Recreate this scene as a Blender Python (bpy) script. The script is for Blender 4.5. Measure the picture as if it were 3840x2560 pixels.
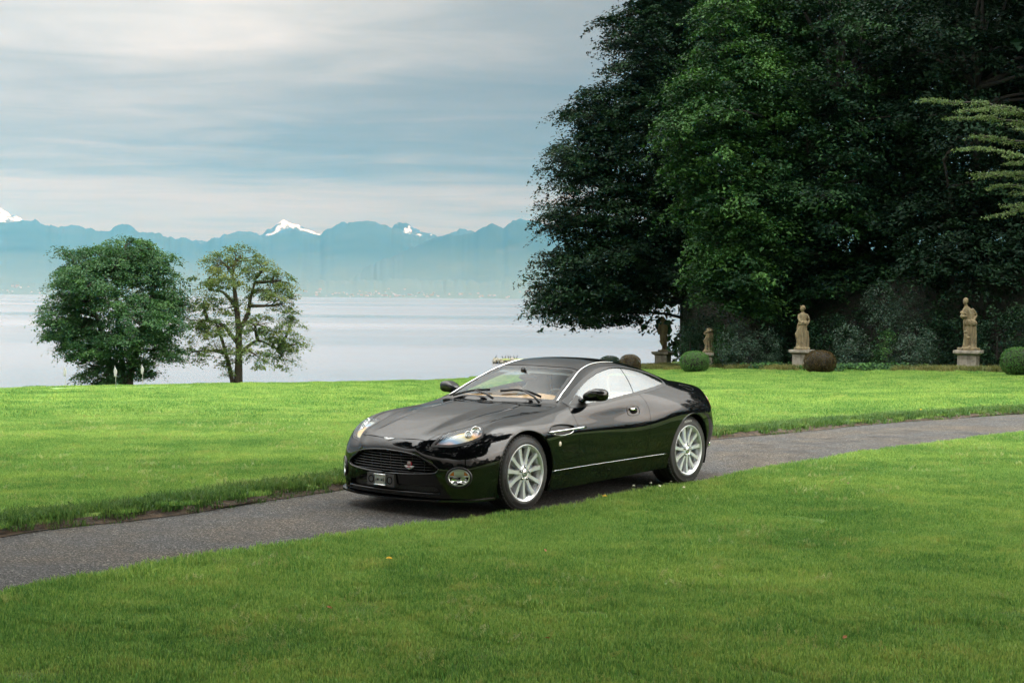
import bpy, bmesh, math, random
import numpy as np
from mathutils import Vector, Matrix

random.seed(7); np.random.seed(7)
scene = bpy.context.scene
for o in list(bpy.data.objects): bpy.data.objects.remove(o, do_unlink=True)
COL = scene.collection

# ---------------------------------------------------------------- camera
CAM_H, FPX, ROLL = 1.9158, 5662.65, 0.0088
_p = math.atan((1280-1114)/FPX)
_fw = Vector((0, math.cos(_p), -math.sin(_p))); _rt = Vector((1, 0, 0)); _up = _rt.cross(_fw)
_r2 = _rt*math.cos(ROLL) + _up*math.sin(ROLL); _u2 = _up*math.cos(ROLL) - _rt*math.sin(ROLL)
cd = bpy.data.cameras.new('camera'); cam = bpy.data.objects.new('camera', cd); COL.objects.link(cam)
cam.matrix_world = Matrix(((_r2.x, _u2.x, -_fw.x, 0), (_r2.y, _u2.y, -_fw.y, 0), (_r2.z, _u2.z, -_fw.z, CAM_H), (0, 0, 0, 1)))
cd.sensor_width = 36; cd.lens = FPX/3840*36; cd.clip_start = .1; cd.clip_end = 120000
scene.camera = cam

# ---------------------------------------------------------------- sky, sun, exposure
SUN_DIR = Vector((.80, -.28, .66)).normalized()          # towards the veiled sun
SUN_EL = math.asin(SUN_DIR.z); SUN_AZ = math.atan2(SUN_DIR.x, SUN_DIR.y)
world = bpy.data.worlds.new('World'); scene.world = world; world.use_nodes = True
def NT(nt):
    nt.nodes.clear()
    def n(t, **k):
        x = nt.nodes.new(t)
        for a, b in k.items():
            if a.startswith('in_'):
                key = a[3:]; key = int(key) if key.isdigit() else key.replace('_', ' ')
                if hasattr(b, 'is_linked'): nt.links.new(b, x.inputs[key])
                else: x.inputs[key].default_value = b
            else: setattr(x, a, b)
        return x
    def math_(op, a, b=None, c=None, clamp=False):
        x = nt.nodes.new('ShaderNodeMath'); x.operation = op; x.use_clamp = clamp
        for i, v in enumerate((a, b, c)):
            if v is None: continue
            if hasattr(v, 'is_linked'): nt.links.new(v, x.inputs[i])
            else: x.inputs[i].default_value = v
        return x.outputs[0]
    def ramp(fac, stops, interp='LINEAR'):
        x = nt.nodes.new('ShaderNodeValToRGB'); cr = x.color_ramp; cr.interpolation = interp
        while len(cr.elements) < len(stops): cr.elements.new(.5)
        for e, (p, c) in zip(cr.elements, stops):
            e.position = p; e.color = (*c, 1) if len(c) == 3 else c
        nt.links.new(fac, x.inputs[0]); return x.outputs[0]
    def mix(f, a, b, mode='MIX'):
        x = nt.nodes.new('ShaderNodeMix'); x.data_type = 'RGBA'; x.blend_type = mode
        for i, v in ((0, f), (6, a), (7, b)):
            if hasattr(v, 'is_linked'): nt.links.new(v, x.inputs[i])
            else: x.inputs[i].default_value = v if i == 0 else ((*v, 1) if len(v) == 3 else v)
        return x.outputs[2]
    def link(a, b): nt.links.new(a, b)
    n.math, n.ramp, n.mix, n.link = math_, ramp, mix, link
    return n
n = NT(world.node_tree)
tc = n('ShaderNodeTexCoord'); sep = n('ShaderNodeSeparateXYZ', in_0=tc.outputs['Generated'])
zc = n.math('MAXIMUM', sep.outputs[2], 0.0)
den = n.math('ADD', zc, .045)
uv = n('ShaderNodeCombineXYZ', in_0=n.math('DIVIDE', sep.outputs[0], den), in_1=n.math('DIVIDE', sep.outputs[1], den), in_2=0.0)
big = n('ShaderNodeTexNoise', in_Vector=uv.outputs[0], in_Scale=.42, in_Detail=5.0, in_Roughness=.55, in_Distortion=.4)
mp = n('ShaderNodeMapping', in_Vector=uv.outputs[0]); mp.inputs['Scale'].default_value = (.85, 1.5, 1); mp.inputs['Location'].default_value = (4.2, 1.3, 0)
fine = n('ShaderNodeTexNoise', in_Vector=mp.outputs[0], in_Scale=1.5, in_Detail=8.0, in_Roughness=.56, in_Distortion=.6)
dot = n('ShaderNodeVectorMath', operation='DOT_PRODUCT', in_0=tc.outputs['Generated'], in_1=tuple(SUN_DIR))
glow = n.math('POWER', n.math('MULTIPLY_ADD', dot.outputs['Value'], .5, .5), 7.0)
# layers of cloud by height above the horizon: thin bright streaks low down, a heavier grey deck above, thinning overhead
low = n.ramp(zc, [(0, (.90,)*3), (.045, (.86,)*3), (.068, (.74,)*3), (.082, (.36,)*3), (.098, (.30,)*3), (.125, (.36,)*3), (.165, (.48,)*3), (.23, (.60,)*3), (.5, (.64,)*3), (1, (.66,)*3)], 'EASE')
c1 = n.math('MULTIPLY_ADD', n.math('SUBTRACT', big.outputs[0], .5), .85, low)
c2 = n.math('MULTIPLY_ADD', n.math('SUBTRACT', fine.outputs[0], .5), n.ramp(zc, [(.05, (1,)*3), (.09, (.85,)*3), (.13, (.60,)*3), (.25, (.55,)*3), (1, (.5,)*3)]), c1)
left = n.math('MULTIPLY', n.math('ADD', n.math('MULTIPLY', sep.outputs[0], -1.0), -.10), n.math('MULTIPLY', n.math('MULTIPLY', n.math('MINIMUM', zc, .24), 12.0), n.ramp(sep.outputs[0], [(.12, (1,)*3), (.45, (0,)*3)], 'EASE')))
c3 = n.math('ADD', c2, n.math('MULTIPLY', n.math('MINIMUM', n.math('MAXIMUM', left, -.40), .22), 1.0), clamp=True)
colr = n.ramp(c3, [(0, (.20, .19, .172)), (.3, (.325, .31, .28)), (.55, (.545, .525, .48)), (.8, (.80, .78, .735)), (1, (.98, .955, .90))])
colr = n.mix(1.0, colr, n.ramp(zc, [(0, (1.07, .965, .86)), (.05, (1.07, .965, .87)), (.12, (1.06, .955, .865)), (.3, (.99, 1.0, 1.0)), (1, (.96, 1.0, 1.04))]), 'MULTIPLY')
lift = n.math('ADD', n.math('MULTIPLY_ADD', n.math('POWER', zc, 1.6), 5.2, .325), n.math('MULTIPLY', glow, 5.0))
clouds = n('ShaderNodeVectorMath', operation='SCALE', in_0=colr, in_Scale=n.math('MULTIPLY', lift, 10.0))
sky = n('ShaderNodeTexSky', sky_type='NISHITA', sun_disc=False)
sky.sun_elevation = SUN_EL; sky.sun_rotation = SUN_AZ; sky.altitude = 400
cov = n.mix(.96, sky.outputs[0], clouds.outputs[0])
bg = n('ShaderNodeBackground', in_Color=cov, in_Strength=.1)
n('ShaderNodeOutputWorld', in_Surface=bg.outputs[0])
sd = bpy.data.lights.new('sun', 'SUN'); sd.energy = 1.5; sd.angle = math.radians(80); sd.color = (1, .975, .94)
sun = bpy.data.objects.new('sun', sd); COL.objects.link(sun)
sun.rotation_euler = (-SUN_DIR).to_track_quat('-Z', 'Y').to_euler()
scene.view_settings.view_transform = 'Standard'; scene.view_settings.look = 'None'
scene.view_settings.exposure = 0.8; scene.view_settings.gamma = 1.0; scene.view_settings.use_curve_mapping = False
scene.render.engine = 'CYCLES'
cy = scene.cycles
cy.use_denoising = True; cy.max_bounces = 7; cy.diffuse_bounces = 3; cy.glossy_bounces = 4; cy.transmission_bounces = 6
cy.transparent_max_bounces = 12; cy.volume_bounces = 2; cy.sample_clamp_indirect = 6; cy.caustics_reflective = False; cy.caustics_refractive = False

# ---------------------------------------------------------------- helpers
def tag(o, label=None, cat=None, group=None, kind=None):
    if label: o['label'] = label
    if cat: o['category'] = cat
    if group: o['group'] = group
    if kind: o['kind'] = kind
    return o
def empty(name, loc=(0, 0, 0), rz=0, parent=None):
    o = bpy.data.objects.new(name, None); COL.objects.link(o); o.location = loc; o.rotation_euler[2] = rz
    o.empty_display_size = .2
    if parent: o.parent = parent
    return o
def link(name, me, parent=None, loc=None, rot=None):
    o = bpy.data.objects.new(name, me); COL.objects.link(o)
    if parent: o.parent = parent
    if loc is not None: o.location = loc
    if rot is not None: o.rotation_euler = rot
    return o
def mesh(name, V, F, mat=None, smooth=True, normals=None):
    me = bpy.data.meshes.new(name)
    V = np.asarray(V, dtype=float)
    if isinstance(F, np.ndarray) and F.ndim == 2:
        k = F.shape[1]; me.vertices.add(len(V)); me.vertices.foreach_set('co', V.ravel().astype(np.float32))
        me.loops.add(F.size); me.loops.foreach_set('vertex_index', F.ravel().astype(np.int32))
        me.polygons.add(len(F)); me.polygons.foreach_set('loop_start', np.arange(0, F.size, k, dtype=np.int32))
        me.update(calc_edges=True)
    else:
        me.from_pydata([tuple(v) for v in V], [], [tuple(int(i) for i in f) for f in F]); me.update()
        if normals is None:
            bm = bmesh.new(); bm.from_mesh(me); bmesh.ops.recalc_face_normals(bm, faces=bm.faces); bm.to_mesh(me); bm.free()
    me.polygons.foreach_set('use_smooth', np.full(len(me.polygons), smooth))
    if mat is not None: me.materials.append(mat)
    if normals is not None: me.normals_split_custom_set_from_vertices([tuple(v) for v in normals])
    me.update()
    return me
def obj(name, V, F, mat=None, parent=None, smooth=True, normals=None, loc=None, rot=None):
    return link(name, mesh(name, V, F, mat, smooth, normals), parent, loc, rot)
class MB:
    """collects simple shapes into one mesh"""
    def __init__(s): s.V = []; s.F = []
    def add(s, V, F):
        b = len(s.V); s.V += [tuple(v) for v in V]; s.F += [tuple(i+b for i in f) for f in F]; return s
    def box(s, c, d, rot=None, taper=1.0):
        V = []
        for z in (-1, 1):
            for x, y in ((-1, -1), (1, -1), (1, 1), (-1, 1)):
                k = taper if z > 0 else 1
                v = Vector((x*d[0]/2*k, y*d[1]/2*k, z*d[2]/2))
                if rot is not None: v = rot @ v
                V.append(tuple(v + Vector(c)))
        return s.add(V, [(3,2,1,0),(4,5,6,7),(0,1,5,4),(1,2,6,5),(2,3,7,6),(3,0,4,7)])
    def tube(s, pts, rad, seg=8, cap=True, squash=None):
        pts = [Vector(p) for p in pts]; n_ = len(pts); V = []; up0 = Vector((0, 0, 1))
        rad = rad if hasattr(rad, '__len__') else [rad]*n_
        ref = None
        for i, p in enumerate(pts):
            t = (pts[min(i+1, n_-1)] - pts[max(i-1, 0)]).normalized()
            if ref is None:
                ref = up0 if abs(t.z) < .9 else Vector((1, 0, 0))
            a = t.cross(ref).normalized(); b = a.cross(t).normalized(); ref = b
            for k in range(seg):
                q = 2*math.pi*k/seg; sa, sb = (1, 1) if squash is None else squash
                V.append(tuple(p + a*math.cos(q)*rad[i]*sa + b*math.sin(q)*rad[i]*sb))
        F = [(i*seg+k, i*seg+(k+1) % seg, (i+1)*seg+(k+1) % seg, (i+1)*seg+k) for i in range(n_-1) for k in range(seg)]
        if cap: F += [tuple(range(seg))[::-1], tuple((n_-1)*seg+k for k in range(seg))]
        return s.add(V, F)
    def lathe(s, prof, seg=32, axis='Z', c=(0, 0, 0), a0=0, a1=2*math.pi):
        full = abs(a1-a0-2*math.pi) < 1e-6; m = seg if full else seg+1; V = []
        for r, h in prof:
            for k in range(m):
                q = a0+(a1-a0)*k/seg; x, y = r*math.cos(q), r*math.sin(q)
                v = (x, y, h) if axis == 'Z' else ((x, h, y) if axis == 'Y' else (h, x, y))
                V.append((v[0]+c[0], v[1]+c[1], v[2]+c[2]))
        F = []
        for i in range(len(prof)-1):
            for k in range(seg if not full else m):
                k2 = (k+1) % m if full else k+1
                F.append((i*m+k, i*m+k2, (i+1)*m+k2, (i+1)*m+k))
        return s.add(V, F)
    def sphere(s, c, r, seg=12, rings=8, rot=None):
        r = r if hasattr(r, '__len__') else (r, r, r); V = []
        for i in range(1, rings):
            t = math.pi*i/rings
            for k in range(seg):
                q = 2*math.pi*k/seg; v = Vector((r[0]*math.sin(t)*math.cos(q), r[1]*math.sin(t)*math.sin(q), r[2]*math.cos(t)))
                if rot is not None: v = rot @ v
                V.append(tuple(v+Vector(c)))
        top, bot = Vector((0, 0, r[2])), Vector((0, 0, -r[2]))
        if rot is not None: top, bot = rot @ top, rot @ bot
        V += [tuple(top+Vector(c)), tuple(bot+Vector(c))]; a = len(V)-2
        F = [(i*seg+k, (i+1)*seg+k, (i+1)*seg+(k+1) % seg, i*seg+(k+1) % seg) for i in range(rings-2) for k in range(seg)]
        F += [(a, k, (k+1) % seg) for k in range(seg)]
        F += [(a+1, (rings-2)*seg+(k+1) % seg, (rings-2)*seg+k) for k in range(seg)]
        return s.add(V, F)
    def build(s, name, mat, parent=None, smooth=True, loc=None, rot=None):
        return obj(name, s.V, s.F, mat, parent, smooth, None, loc, rot)
def edge_split(o, ang=35):
    o.data.polygons.foreach_set('use_smooth', np.full(len(o.data.polygons), True))
    try: o.data.set_sharp_from_angle(angle=math.radians(ang))
    except Exception: pass
    return o
def pmat(name, color, rough=.5, metal=0.0, spec=.5, coat=0.0, **kw):
    m = bpy.data.materials.new(name); m.use_nodes = True; b = m.node_tree.nodes['Principled BSDF']
    b.inputs['Base Color'].default_value = (*color, 1); b.inputs['Roughness'].default_value = rough
    b.inputs['Metallic'].default_value = metal; b.inputs['Specular IOR Level'].default_value = spec
    b.inputs['Coat Weight'].default_value = coat; b.inputs['Coat Roughness'].default_value = .03
    for k, v in kw.items(): b.inputs[k.replace('_', ' ')].default_value = v
    return m
def nmat(name):
    m = bpy.data.materials.new(name); m.use_nodes = True; return m, NT(m.node_tree)
# ---------------------------------------------------------------- car surface
NC, NR = 24, 10          # key columns (nose to tail), key rows (sill to centre line)
def car_keys():
    K = np.zeros((NR, NC, 3))
    def put(r, c0, pts):
        for i, p in enumerate(pts): K[r, c0 + i] = p
    nx = [[.865,.85,.81,.72,.57],[.88,.865,.82,.735,.582],[.892,.875,.83,.742,.588],[.892,.874,.826,.735,.58],
          [.902,.878,.818,.71,.55],[.882,.845,.755,.62,.468]]
    nz = [[.165,.165,.165,.16,.155],[.262,.262,.262,.262,.27],[.352,.352,.355,.36,.37],[.455,.455,.455,.46,.47],
          [.572,.562,.548,.545,.555],[.632,.628,.626,.644,.674]]
    ny = [0,.25,.455,.66,.812]
    sx = [.38,.18,0,-.25,-.55,-.72,-.95,-1.25,-1.6,-1.95,-2.25,-2.5,-2.69,-2.95,-3.2]
    sy = [[.845,.862,.868,.862,.858,.857,.856,.856,.858,.863,.87,.876,.878,.866,.80],
          [.878,.900,.908,.902,.893,.890,.889,.890,.895,.905,.915,.922,.922,.905,.838],
          [.888,.910,.918,.912,.898,.893,.891,.892,.898,.913,.932,.942,.943,.924,.858],
          [.885,.914,.925,.921,.907,.902,.900,.901,.908,.927,.948,.958,.958,.938,.872],
          [.862,.898,.915,.917,.910,.907,.905,.903,.905,.926,.958,.966,.963,.938,.868],
          [.815,.848,.862,.868,.873,.872,.871,.870,.871,.892,.934,.945,.941,.915,.845]]
    sz = [[.152,.15,.15,.15,.152,.155,.16,.166,.176,.19,.2,.212,.222,.24,.262],
          [.295,.31,.32,.33,.332,.334,.337,.342,.347,.352,.354,.356,.36,.366,.372],
          [.40,.42,.43,.435,.435,.436,.438,.44,.444,.448,.452,.455,.457,.46,.462],
          [.505,.535,.55,.56,.56,.56,.56,.562,.564,.568,.572,.575,.577,.578,.576],
          [.60,.655,.675,.68,.677,.675,.675,.678,.682,.69,.70,.708,.71,.70,.685],
          [.705,.755,.778,.785,.78,.778,.78,.788,.80,.82,.835,.84,.838,.825,.80]]
    t = {0:[(-3.42,.63,.285),(-3.53,.46,.30),(-3.6,.24,.305),(-3.62,0,.305)],
         1:[(-3.44,.70,.378),(-3.62,.50,.38),(-3.71,.26,.38),(-3.735,0,.38)],
         2:[(-3.455,.735,.465),(-3.65,.52,.465),(-3.745,.27,.465),(-3.77,0,.465)],
         3:[(-3.455,.745,.572),(-3.65,.52,.57),(-3.745,.27,.57),(-3.772,0,.57)],
         4:[(-3.435,.735,.675),(-3.615,.505,.67),(-3.70,.26,.67),(-3.725,0,.67)],
         5:[(-3.43,.70,.80),(-3.60,.505,.795),(-3.69,.26,.795),(-3.715,0,.795)]}
    for r in range(6):
        put(r, 0, [(nx[r][i], ny[i], nz[r][i]) for i in range(5)])
        put(r, 5, [(sx[i], sy[r][i], sz[r][i]) for i in range(15)])
        put(r, 20, t[r])
    put(6, 0, [(.868,0,.650),(.80,.25,.672),(.69,.435,.694),(.555,.59,.725),(.425,.69,.766),(.305,.722,.80),(.14,.722,.828),
        (-.02,.722,.842),(-.27,.745,.852),(-.55,.80,.868),(-.72,.822,.89),(-.95,.824,.908),(-1.25,.825,.93),(-1.6,.826,.957),
        (-1.95,.828,.983),(-2.22,.832,.985),(-2.5,.82,.98),(-2.69,.802,.973),(-2.95,.765,.965),(-3.2,.705,.955),(-3.42,.605,.943),
        (-3.58,.45,.935),(-3.665,.235,.93),(-3.69,0,.93)])
    put(7, 0, [(.857,0,.659),(.745,.2,.695),(.60,.355,.722),(.465,.465,.748),(.335,.535,.772),(.225,.572,.797),(.085,.59,.82),
        (-.05,.60,.838),(-.28,.615,.854),(-.5,.648,.878),(-.70,.69,.915),(-1.0,.60,1.075),(-1.32,.505,1.222),(-1.65,.548,1.252),
        (-2.02,.575,1.238),(-2.32,.598,1.178),(-2.6,.612,1.098),(-2.8,.605,1.05),(-3.02,.575,1.01),(-3.24,.52,.99),(-3.44,.45,.982),
        (-3.565,.35,.978),(-3.635,.18,.978),(-3.655,0,.978)])
    put(8, 0, [(.851,0,.664),(.72,.13,.703),(.555,.22,.742),(.415,.275,.777),(.285,.308,.807),(.18,.325,.831),(.06,.335,.851),
        (-.06,.34,.867),(-.25,.348,.889),(-.43,.36,.91),(-.61,.385,.928),(-.90,.34,1.09),(-1.22,.29,1.252),(-1.62,.288,1.309),
        (-2.04,.292,1.292),(-2.37,.292,1.232),(-2.66,.290,1.158),(-2.86,.285,1.10),(-3.08,.275,1.042),(-3.28,.26,1.006),(-3.47,.24,.998),
        (-3.575,.19,1.0),(-3.63,.105,1.0),(-3.645,0,1.0)])
    put(9, 0, [(.846,0,.667),(.71,0,.711),(.545,0,.752),(.405,0,.786),(.28,0,.814),(.18,0,.835),(.06,0,.855),
        (-.06,0,.870),(-.245,0,.890),(-.41,0,.908),(-.575,0,.927),(-.865,0,1.097),(-1.18,0,1.262),(-1.6,0,1.318),
        (-2.05,0,1.303),(-2.39,0,1.244),(-2.68,0,1.17),(-2.88,0,1.112),(-3.1,0,1.052),(-3.3,0,1.013),(-3.48,0,1.004),
        (-3.58,0,1.007),(-3.625,0,1.007),(-3.635,0,1.007)])
    return K
def pchip(xk, Y, xs):
    """monotone cubic through Y (n,m) at xk sampled at xs"""
    h = np.diff(xk)[:, None]; d = np.diff(Y, axis=0) / h
    m = np.zeros_like(Y)
    m[1:-1] = (d[:-1] * h[1:] + d[1:] * h[:-1]) / (h[:-1] + h[1:])
    m[0] = (3 * d[0] - m[1]) / 2; m[-1] = (3 * d[-1] - m[-2]) / 2
    i = np.clip(np.searchsorted(xk, xs, side='right') - 1, 0, len(xk) - 2)
    hh = h[i]; t = ((xs - xk[i])[:, None]) / hh
    return ((1 + 2*t)*(1-t)**2) * Y[i] + t*(1-t)**2*hh*m[i] + t*t*(3-2*t)*Y[i+1] + t*t*(t-1)*hh*m[i+1]
def gsm(P, sig, axis, refl):
    """gaussian fairing along an axis; refl=(lo,hi): 'y' mirrors about the centre plane, 'o' odd extension"""
    n = int(3*sig) + 1; k = np.exp(-.5*(np.arange(-n, n+1)/sig)**2); k /= k.sum()
    P = np.moveaxis(P, axis, 0)
    def ext(E, how):   # E: rows next to the edge, nearest first, excluding edge
        pass
    lo = P[1:n+1][::-1].copy(); hi = P[-n-1:-1][::-1].copy()
    if refl[0] == 'y': lo[..., 1] *= -1
    else: lo = 2*P[0] - lo
    if refl[1] == 'y': hi[..., 1] *= -1
    else: hi = 2*P[-1] - hi
    Q = np.concatenate([lo, P, hi]); out = sum(k[j] * Q[j:j+len(P)] for j in range(2*n+1))
    return np.moveaxis(out, 0, axis)
CF, RF = 16, 12           # fine samples per key column / row
def car_grid():
    K = car_keys()
    cs = np.linspace(0, NC-1, (NC-1)*CF+1); rs = np.linspace(0, NR-1, (NR-1)*RF+1)
    A = np.stack([pchip(np.arange(NC, dtype=float), K[r], cs) for r in range(NR)])      # rows x fine columns
    S = np.stack([pchip(np.arange(NR, dtype=float), A[:, j], rs) for j in range(len(cs))], 1)
    F = gsm(S, .55*CF, 1, 'yy'); F = gsm(F, .30*RF, 0, 'oy')
    # keep the fold between bonnet and windscreen tight
    T = gsm(S, .12*CF, 1, 'yy'); T = gsm(T, .25*RF, 0, 'oy')
    C, R = np.meshgrid(cs, rs)
    w = np.exp(-((C-10.0)/.8)**2) * np.clip((R-6.2)/.8, 0, 1)
    P = F*(1-w[..., None]) + T*w[..., None]
    P[-1, :, 1] = 0; P[:, 0, 1] = 0; P[:, -1, 1] = 0
    # pressed forms: bonnet power bulge with vents dips, door waist
    x, y, z = P[..., 0], P[..., 1], P[..., 2]
    hood = np.clip((x+.55)/.2, 0, 1) * np.clip((.80-x)/.35, 0, 1) * (R > 6.3)
    edge = .30 + .035*np.clip(-x/.5, 0, 1)
    P[..., 2] += hood * .020 * (1/(1+np.exp((y-edge)/.011)) - .35)
    gz = hood * .012*np.exp(-((y-(edge+.06))/.04)**2) * np.clip((.45-x)/.3, 0, 1)
    P[..., 2] -= gz
    nose = np.exp(-((x-.83)/.10)**2)*np.exp(-((y-.33)/.055)**2)*np.exp(-((z-.60)/.055)**2)
    P[..., 0] += .012*nose
    return P, C, R
# ================================================================ terrain
def vnoise(x, y, seed=0):
    """smooth value noise, vectorised"""
    xi = np.floor(x).astype(np.int64); yi = np.floor(y).astype(np.int64); fx = x-xi; fy = y-yi
    def hsh(a, b):
        q = (a*374761393+b*668265263+seed*1442695041) & 0xffffffff; q = ((q ^ (q >> 13))*1274126177) & 0xffffffff
        return ((q ^ (q >> 16)) & 0xffff)/65535.0
    u_ = fx*fx*(3-2*fx); v_ = fy*fy*(3-2*fy)
    return (hsh(xi, yi)*(1-u_)+hsh(xi+1, yi)*u_)*(1-v_)+(hsh(xi, yi+1)*(1-u_)+hsh(xi+1, yi+1)*u_)*v_
def fbm(x, y, o=4, seed=0):
    s = 0; a = .5
    for i in range(o): s = s+a*vnoise(x*2**i, y*2**i, seed+i); a *= .5
    return s
KX = [-60,-30,-23.5,-18,-10,-2.7,4.1,7.2,11,15.5,25,60]; KK = [.066,.065,.0622,.0553,.0498,.045,.032,.0284,.024,.018,.014,.01]
def terr(x, y):
    d = np.maximum(np.asarray(y, float)-19, 0); return -np.interp(x, KX, KK)*(d*d/(d+9))
EDX = [-400,-60,-24,-18,-10,-3,4,8,14,22,40,80,400]; EDY = [75,72,70,71,71,71,72,78,92,104,118,130,160]
def ground_z(x, y):
    """lawn, falling to the lake beyond its edge"""
    e = np.maximum(np.asarray(y, float)-np.interp(x, EDX, EDY), 0)
    return np.maximum(terr(x, np.minimum(y, np.interp(x, EDX, EDY)+20)) - e*e/(e+3)*.75, -14)
NEAR = [(-9.5,-4),(-6.2,2.5),(-4.6,6.4),(-3.65,8.7),(-3.25,9.58),(-3.0,10.04),(-2.65,10.49),(-2.37,10.89),(-1.77,11.52),(-1.24,12.15),(-.63,12.68),(.11,13.29),(.64,13.97),(1.19,14.88),(1.93,15.63),(2.52,16.57),(3.47,17.74),(4.55,19.03),(5.72,20.28),(7.59,22.31),(10.4,24.9),(14.5,27.8),(22,31.5),(40,36)]
FAR = [(-12.5,-3),(-8.3,3.6),(-6.1,7.8),(-4.75,10.3),(-4.01,11.82),(-3.68,12.31),(-3.13,12.85),(-2.63,13.5),(-2.19,14.24),(-1.66,14.96),(-.55,16.6),(.75,18.35),(2.0,19.95),(2.8,20.82),(3.97,21.95),(5.72,24.0),(7.45,25.64),(9.27,27.27),(12.6,29.8),(17.2,32.6),(24,35.8),(40,40.5)]
def csmooth(pts, n=6):
    p = np.asarray(pts, float); out = []
    for i in range(len(p)-1):
        p0 = p[i-1] if i else 2*p[0]-p[1]; p3 = p[i+2] if i+2 < len(p) else 2*p[-1]-p[-2]
        for k in range(n):
            t = k/n; out.append(.5*((2*p[i])+(-p0+p[i+1])*t+(2*p0-5*p[i]+4*p[i+1]-p3)*t*t+(-p0+3*p[i]-3*p[i+1]+p3)*t**3))
    out.append(p[-1]); return np.array(out)
NEARC, FARC = csmooth(NEAR), csmooth(FAR)
PATHPOLY = np.concatenate([NEARC, FARC[::-1]])
def pl_dist(P, line):
    d = np.full(len(P), 1e9)
    for a, b in zip(line[:-1], line[1:]):
        e = b-a; w = P-a; t = np.clip((w@e)/(e@e), 0, 1); d = np.minimum(d, np.hypot(*(w-t[:, None]*e).T))
    return d
def in_poly(P, poly):
    ins = np.zeros(len(P), bool)
    for i in range(len(poly)):
        a, b = poly[i], poly[(i+1) % len(poly)]
        c = (a[1] > P[:, 1]) != (b[1] > P[:, 1])
        with np.errstate(divide='ignore', invalid='ignore'): xi = (b[0]-a[0])*(P[:, 1]-a[1])/(b[1]-a[1])+a[0]
        ins ^= c & (P[:, 0] < xi)
    return ins
def path_sd(P):
    """negative inside the path; with distances to its near and far edges"""
    dn, df = pl_dist(P, NEARC), pl_dist(P, FARC); ins = in_poly(P, PATHPOLY)
    return np.where(ins, -np.minimum(dn, df), np.minimum(dn, df)), dn, df
def lawn_z(x, y):
    P = np.stack([x, y], -1).reshape(-1, 2); sd = np.full(len(P), 9.0); df = np.full(len(P), 9.0); dn = np.full(len(P), 9.0)
    k = (P[:, 1] < 45) & (P[:, 1] > -6) & (np.abs(P[:, 0]) < 42)
    if k.any(): sd[k], dn[k], df[k] = path_sd(P[k])
    far = df < dn
    z = ground_z(P[:, 0], P[:, 1])
    edge = np.clip((sd+.05)/.16, 0, 1); edge = edge*edge*(3-2*edge)
    lip = np.where(far, .075*np.exp(-np.maximum(sd, 0)/1.5)+.005, .012)
    z = z + edge*lip - (1-edge)*.07
    z = z + (fbm(P[:, 0]*.35, P[:, 1]*.35, 3, 5)-.45)*.035*np.clip(sd/1.0, 0, 1)*np.exp(-np.maximum(P[:, 1]-25, 0)/15)
    return z.reshape(np.shape(x))
def axis_(dense, step, far, n):
    a, b = dense; mid = np.arange(a, b+1e-6, step); g = np.geomspace(step, 1, n)
    lo = a-np.cumsum(np.geomspace(step, (a-far[0])*.22, n)); hi = b+np.cumsum(np.geomspace(step, (far[1]-b)*.22, n))
    return np.concatenate([lo[::-1], mid, hi])
xs = axis_((-15, 19), .17, (-400, 400), 34); ys = np.concatenate([-np.geomspace(400, 3.2, 24)+6, np.arange(3, 33, .17), np.arange(33.2, 60, .6), np.arange(60, 125, .8), np.arange(126, 190, 3)])
ys = np.unique(ys)
X, Y = np.meshgrid(xs, ys); Z = lawn_z(X, Y)
ii = np.arange(X.size).reshape(X.shape); F = np.stack([ii[:-1, :-1], ii[:-1, 1:], ii[1:, 1:], ii[1:, :-1]], -1).reshape(-1, 4)
# lawn colour: clover and moss patches, straw where it is dry, mower swathes
m, n = nmat('lawn')
geo = n('ShaderNodeNewGeometry'); tc = geo.outputs['Position']
n1 = n('ShaderNodeTexNoise', in_Vector=tc, in_Scale=.55, in_Detail=5.0, in_Roughness=.6)
n2 = n('ShaderNodeTexNoise', in_Vector=tc, in_Scale=9.0, in_Detail=6.0, in_Roughness=.7)
mp = n('ShaderNodeMapping', in_Vector=tc); mp.inputs['Scale'].default_value = (.10, .75, 1); mp.inputs['Rotation'].default_value = (0, 0, -.35)
n3 = n('ShaderNodeTexNoise', in_Vector=mp.outputs[0], in_Scale=1.0, in_Detail=3.0)
c1 = n.ramp(n1.outputs[0], [(.3, (.065, .125, .022)), (.5, (.10, .17, .030)), (.68, (.15, .215, .042))])
c2 = n.ramp(n2.outputs[0], [(.3, (.55, .62, .5)), (.55, (1, 1, 1)), (.8, (1.35, 1.25, 1.1))])
c3 = n.mix(1.0, c1, c2, 'MULTIPLY'); c4 = n.mix(1.0, c3, n.ramp(n3.outputs[0], [(.35, (.86, .92, .85)), (.6, (1.14, 1.07, 1.0))]), 'MULTIPLY')
bm_ = n('ShaderNodeBump', in_Height=n2.outputs[0], in_Strength=.6, in_Distance=.05)
p = n('ShaderNodeBsdfPrincipled', in_Base_Color=c4, in_Roughness=.75, in_Normal=bm_.outputs[0]); p.inputs['Specular IOR Level'].default_value = .2
n('ShaderNodeOutputMaterial', in_Surface=p.outputs[0]); M_LAWN = m
lawn = obj('lawn', np.stack([X, Y, Z], -1).reshape(-1, 3), F, M_LAWN); tag(lawn, 'mown green lawn sloping to the lake', kind='structure')
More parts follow.
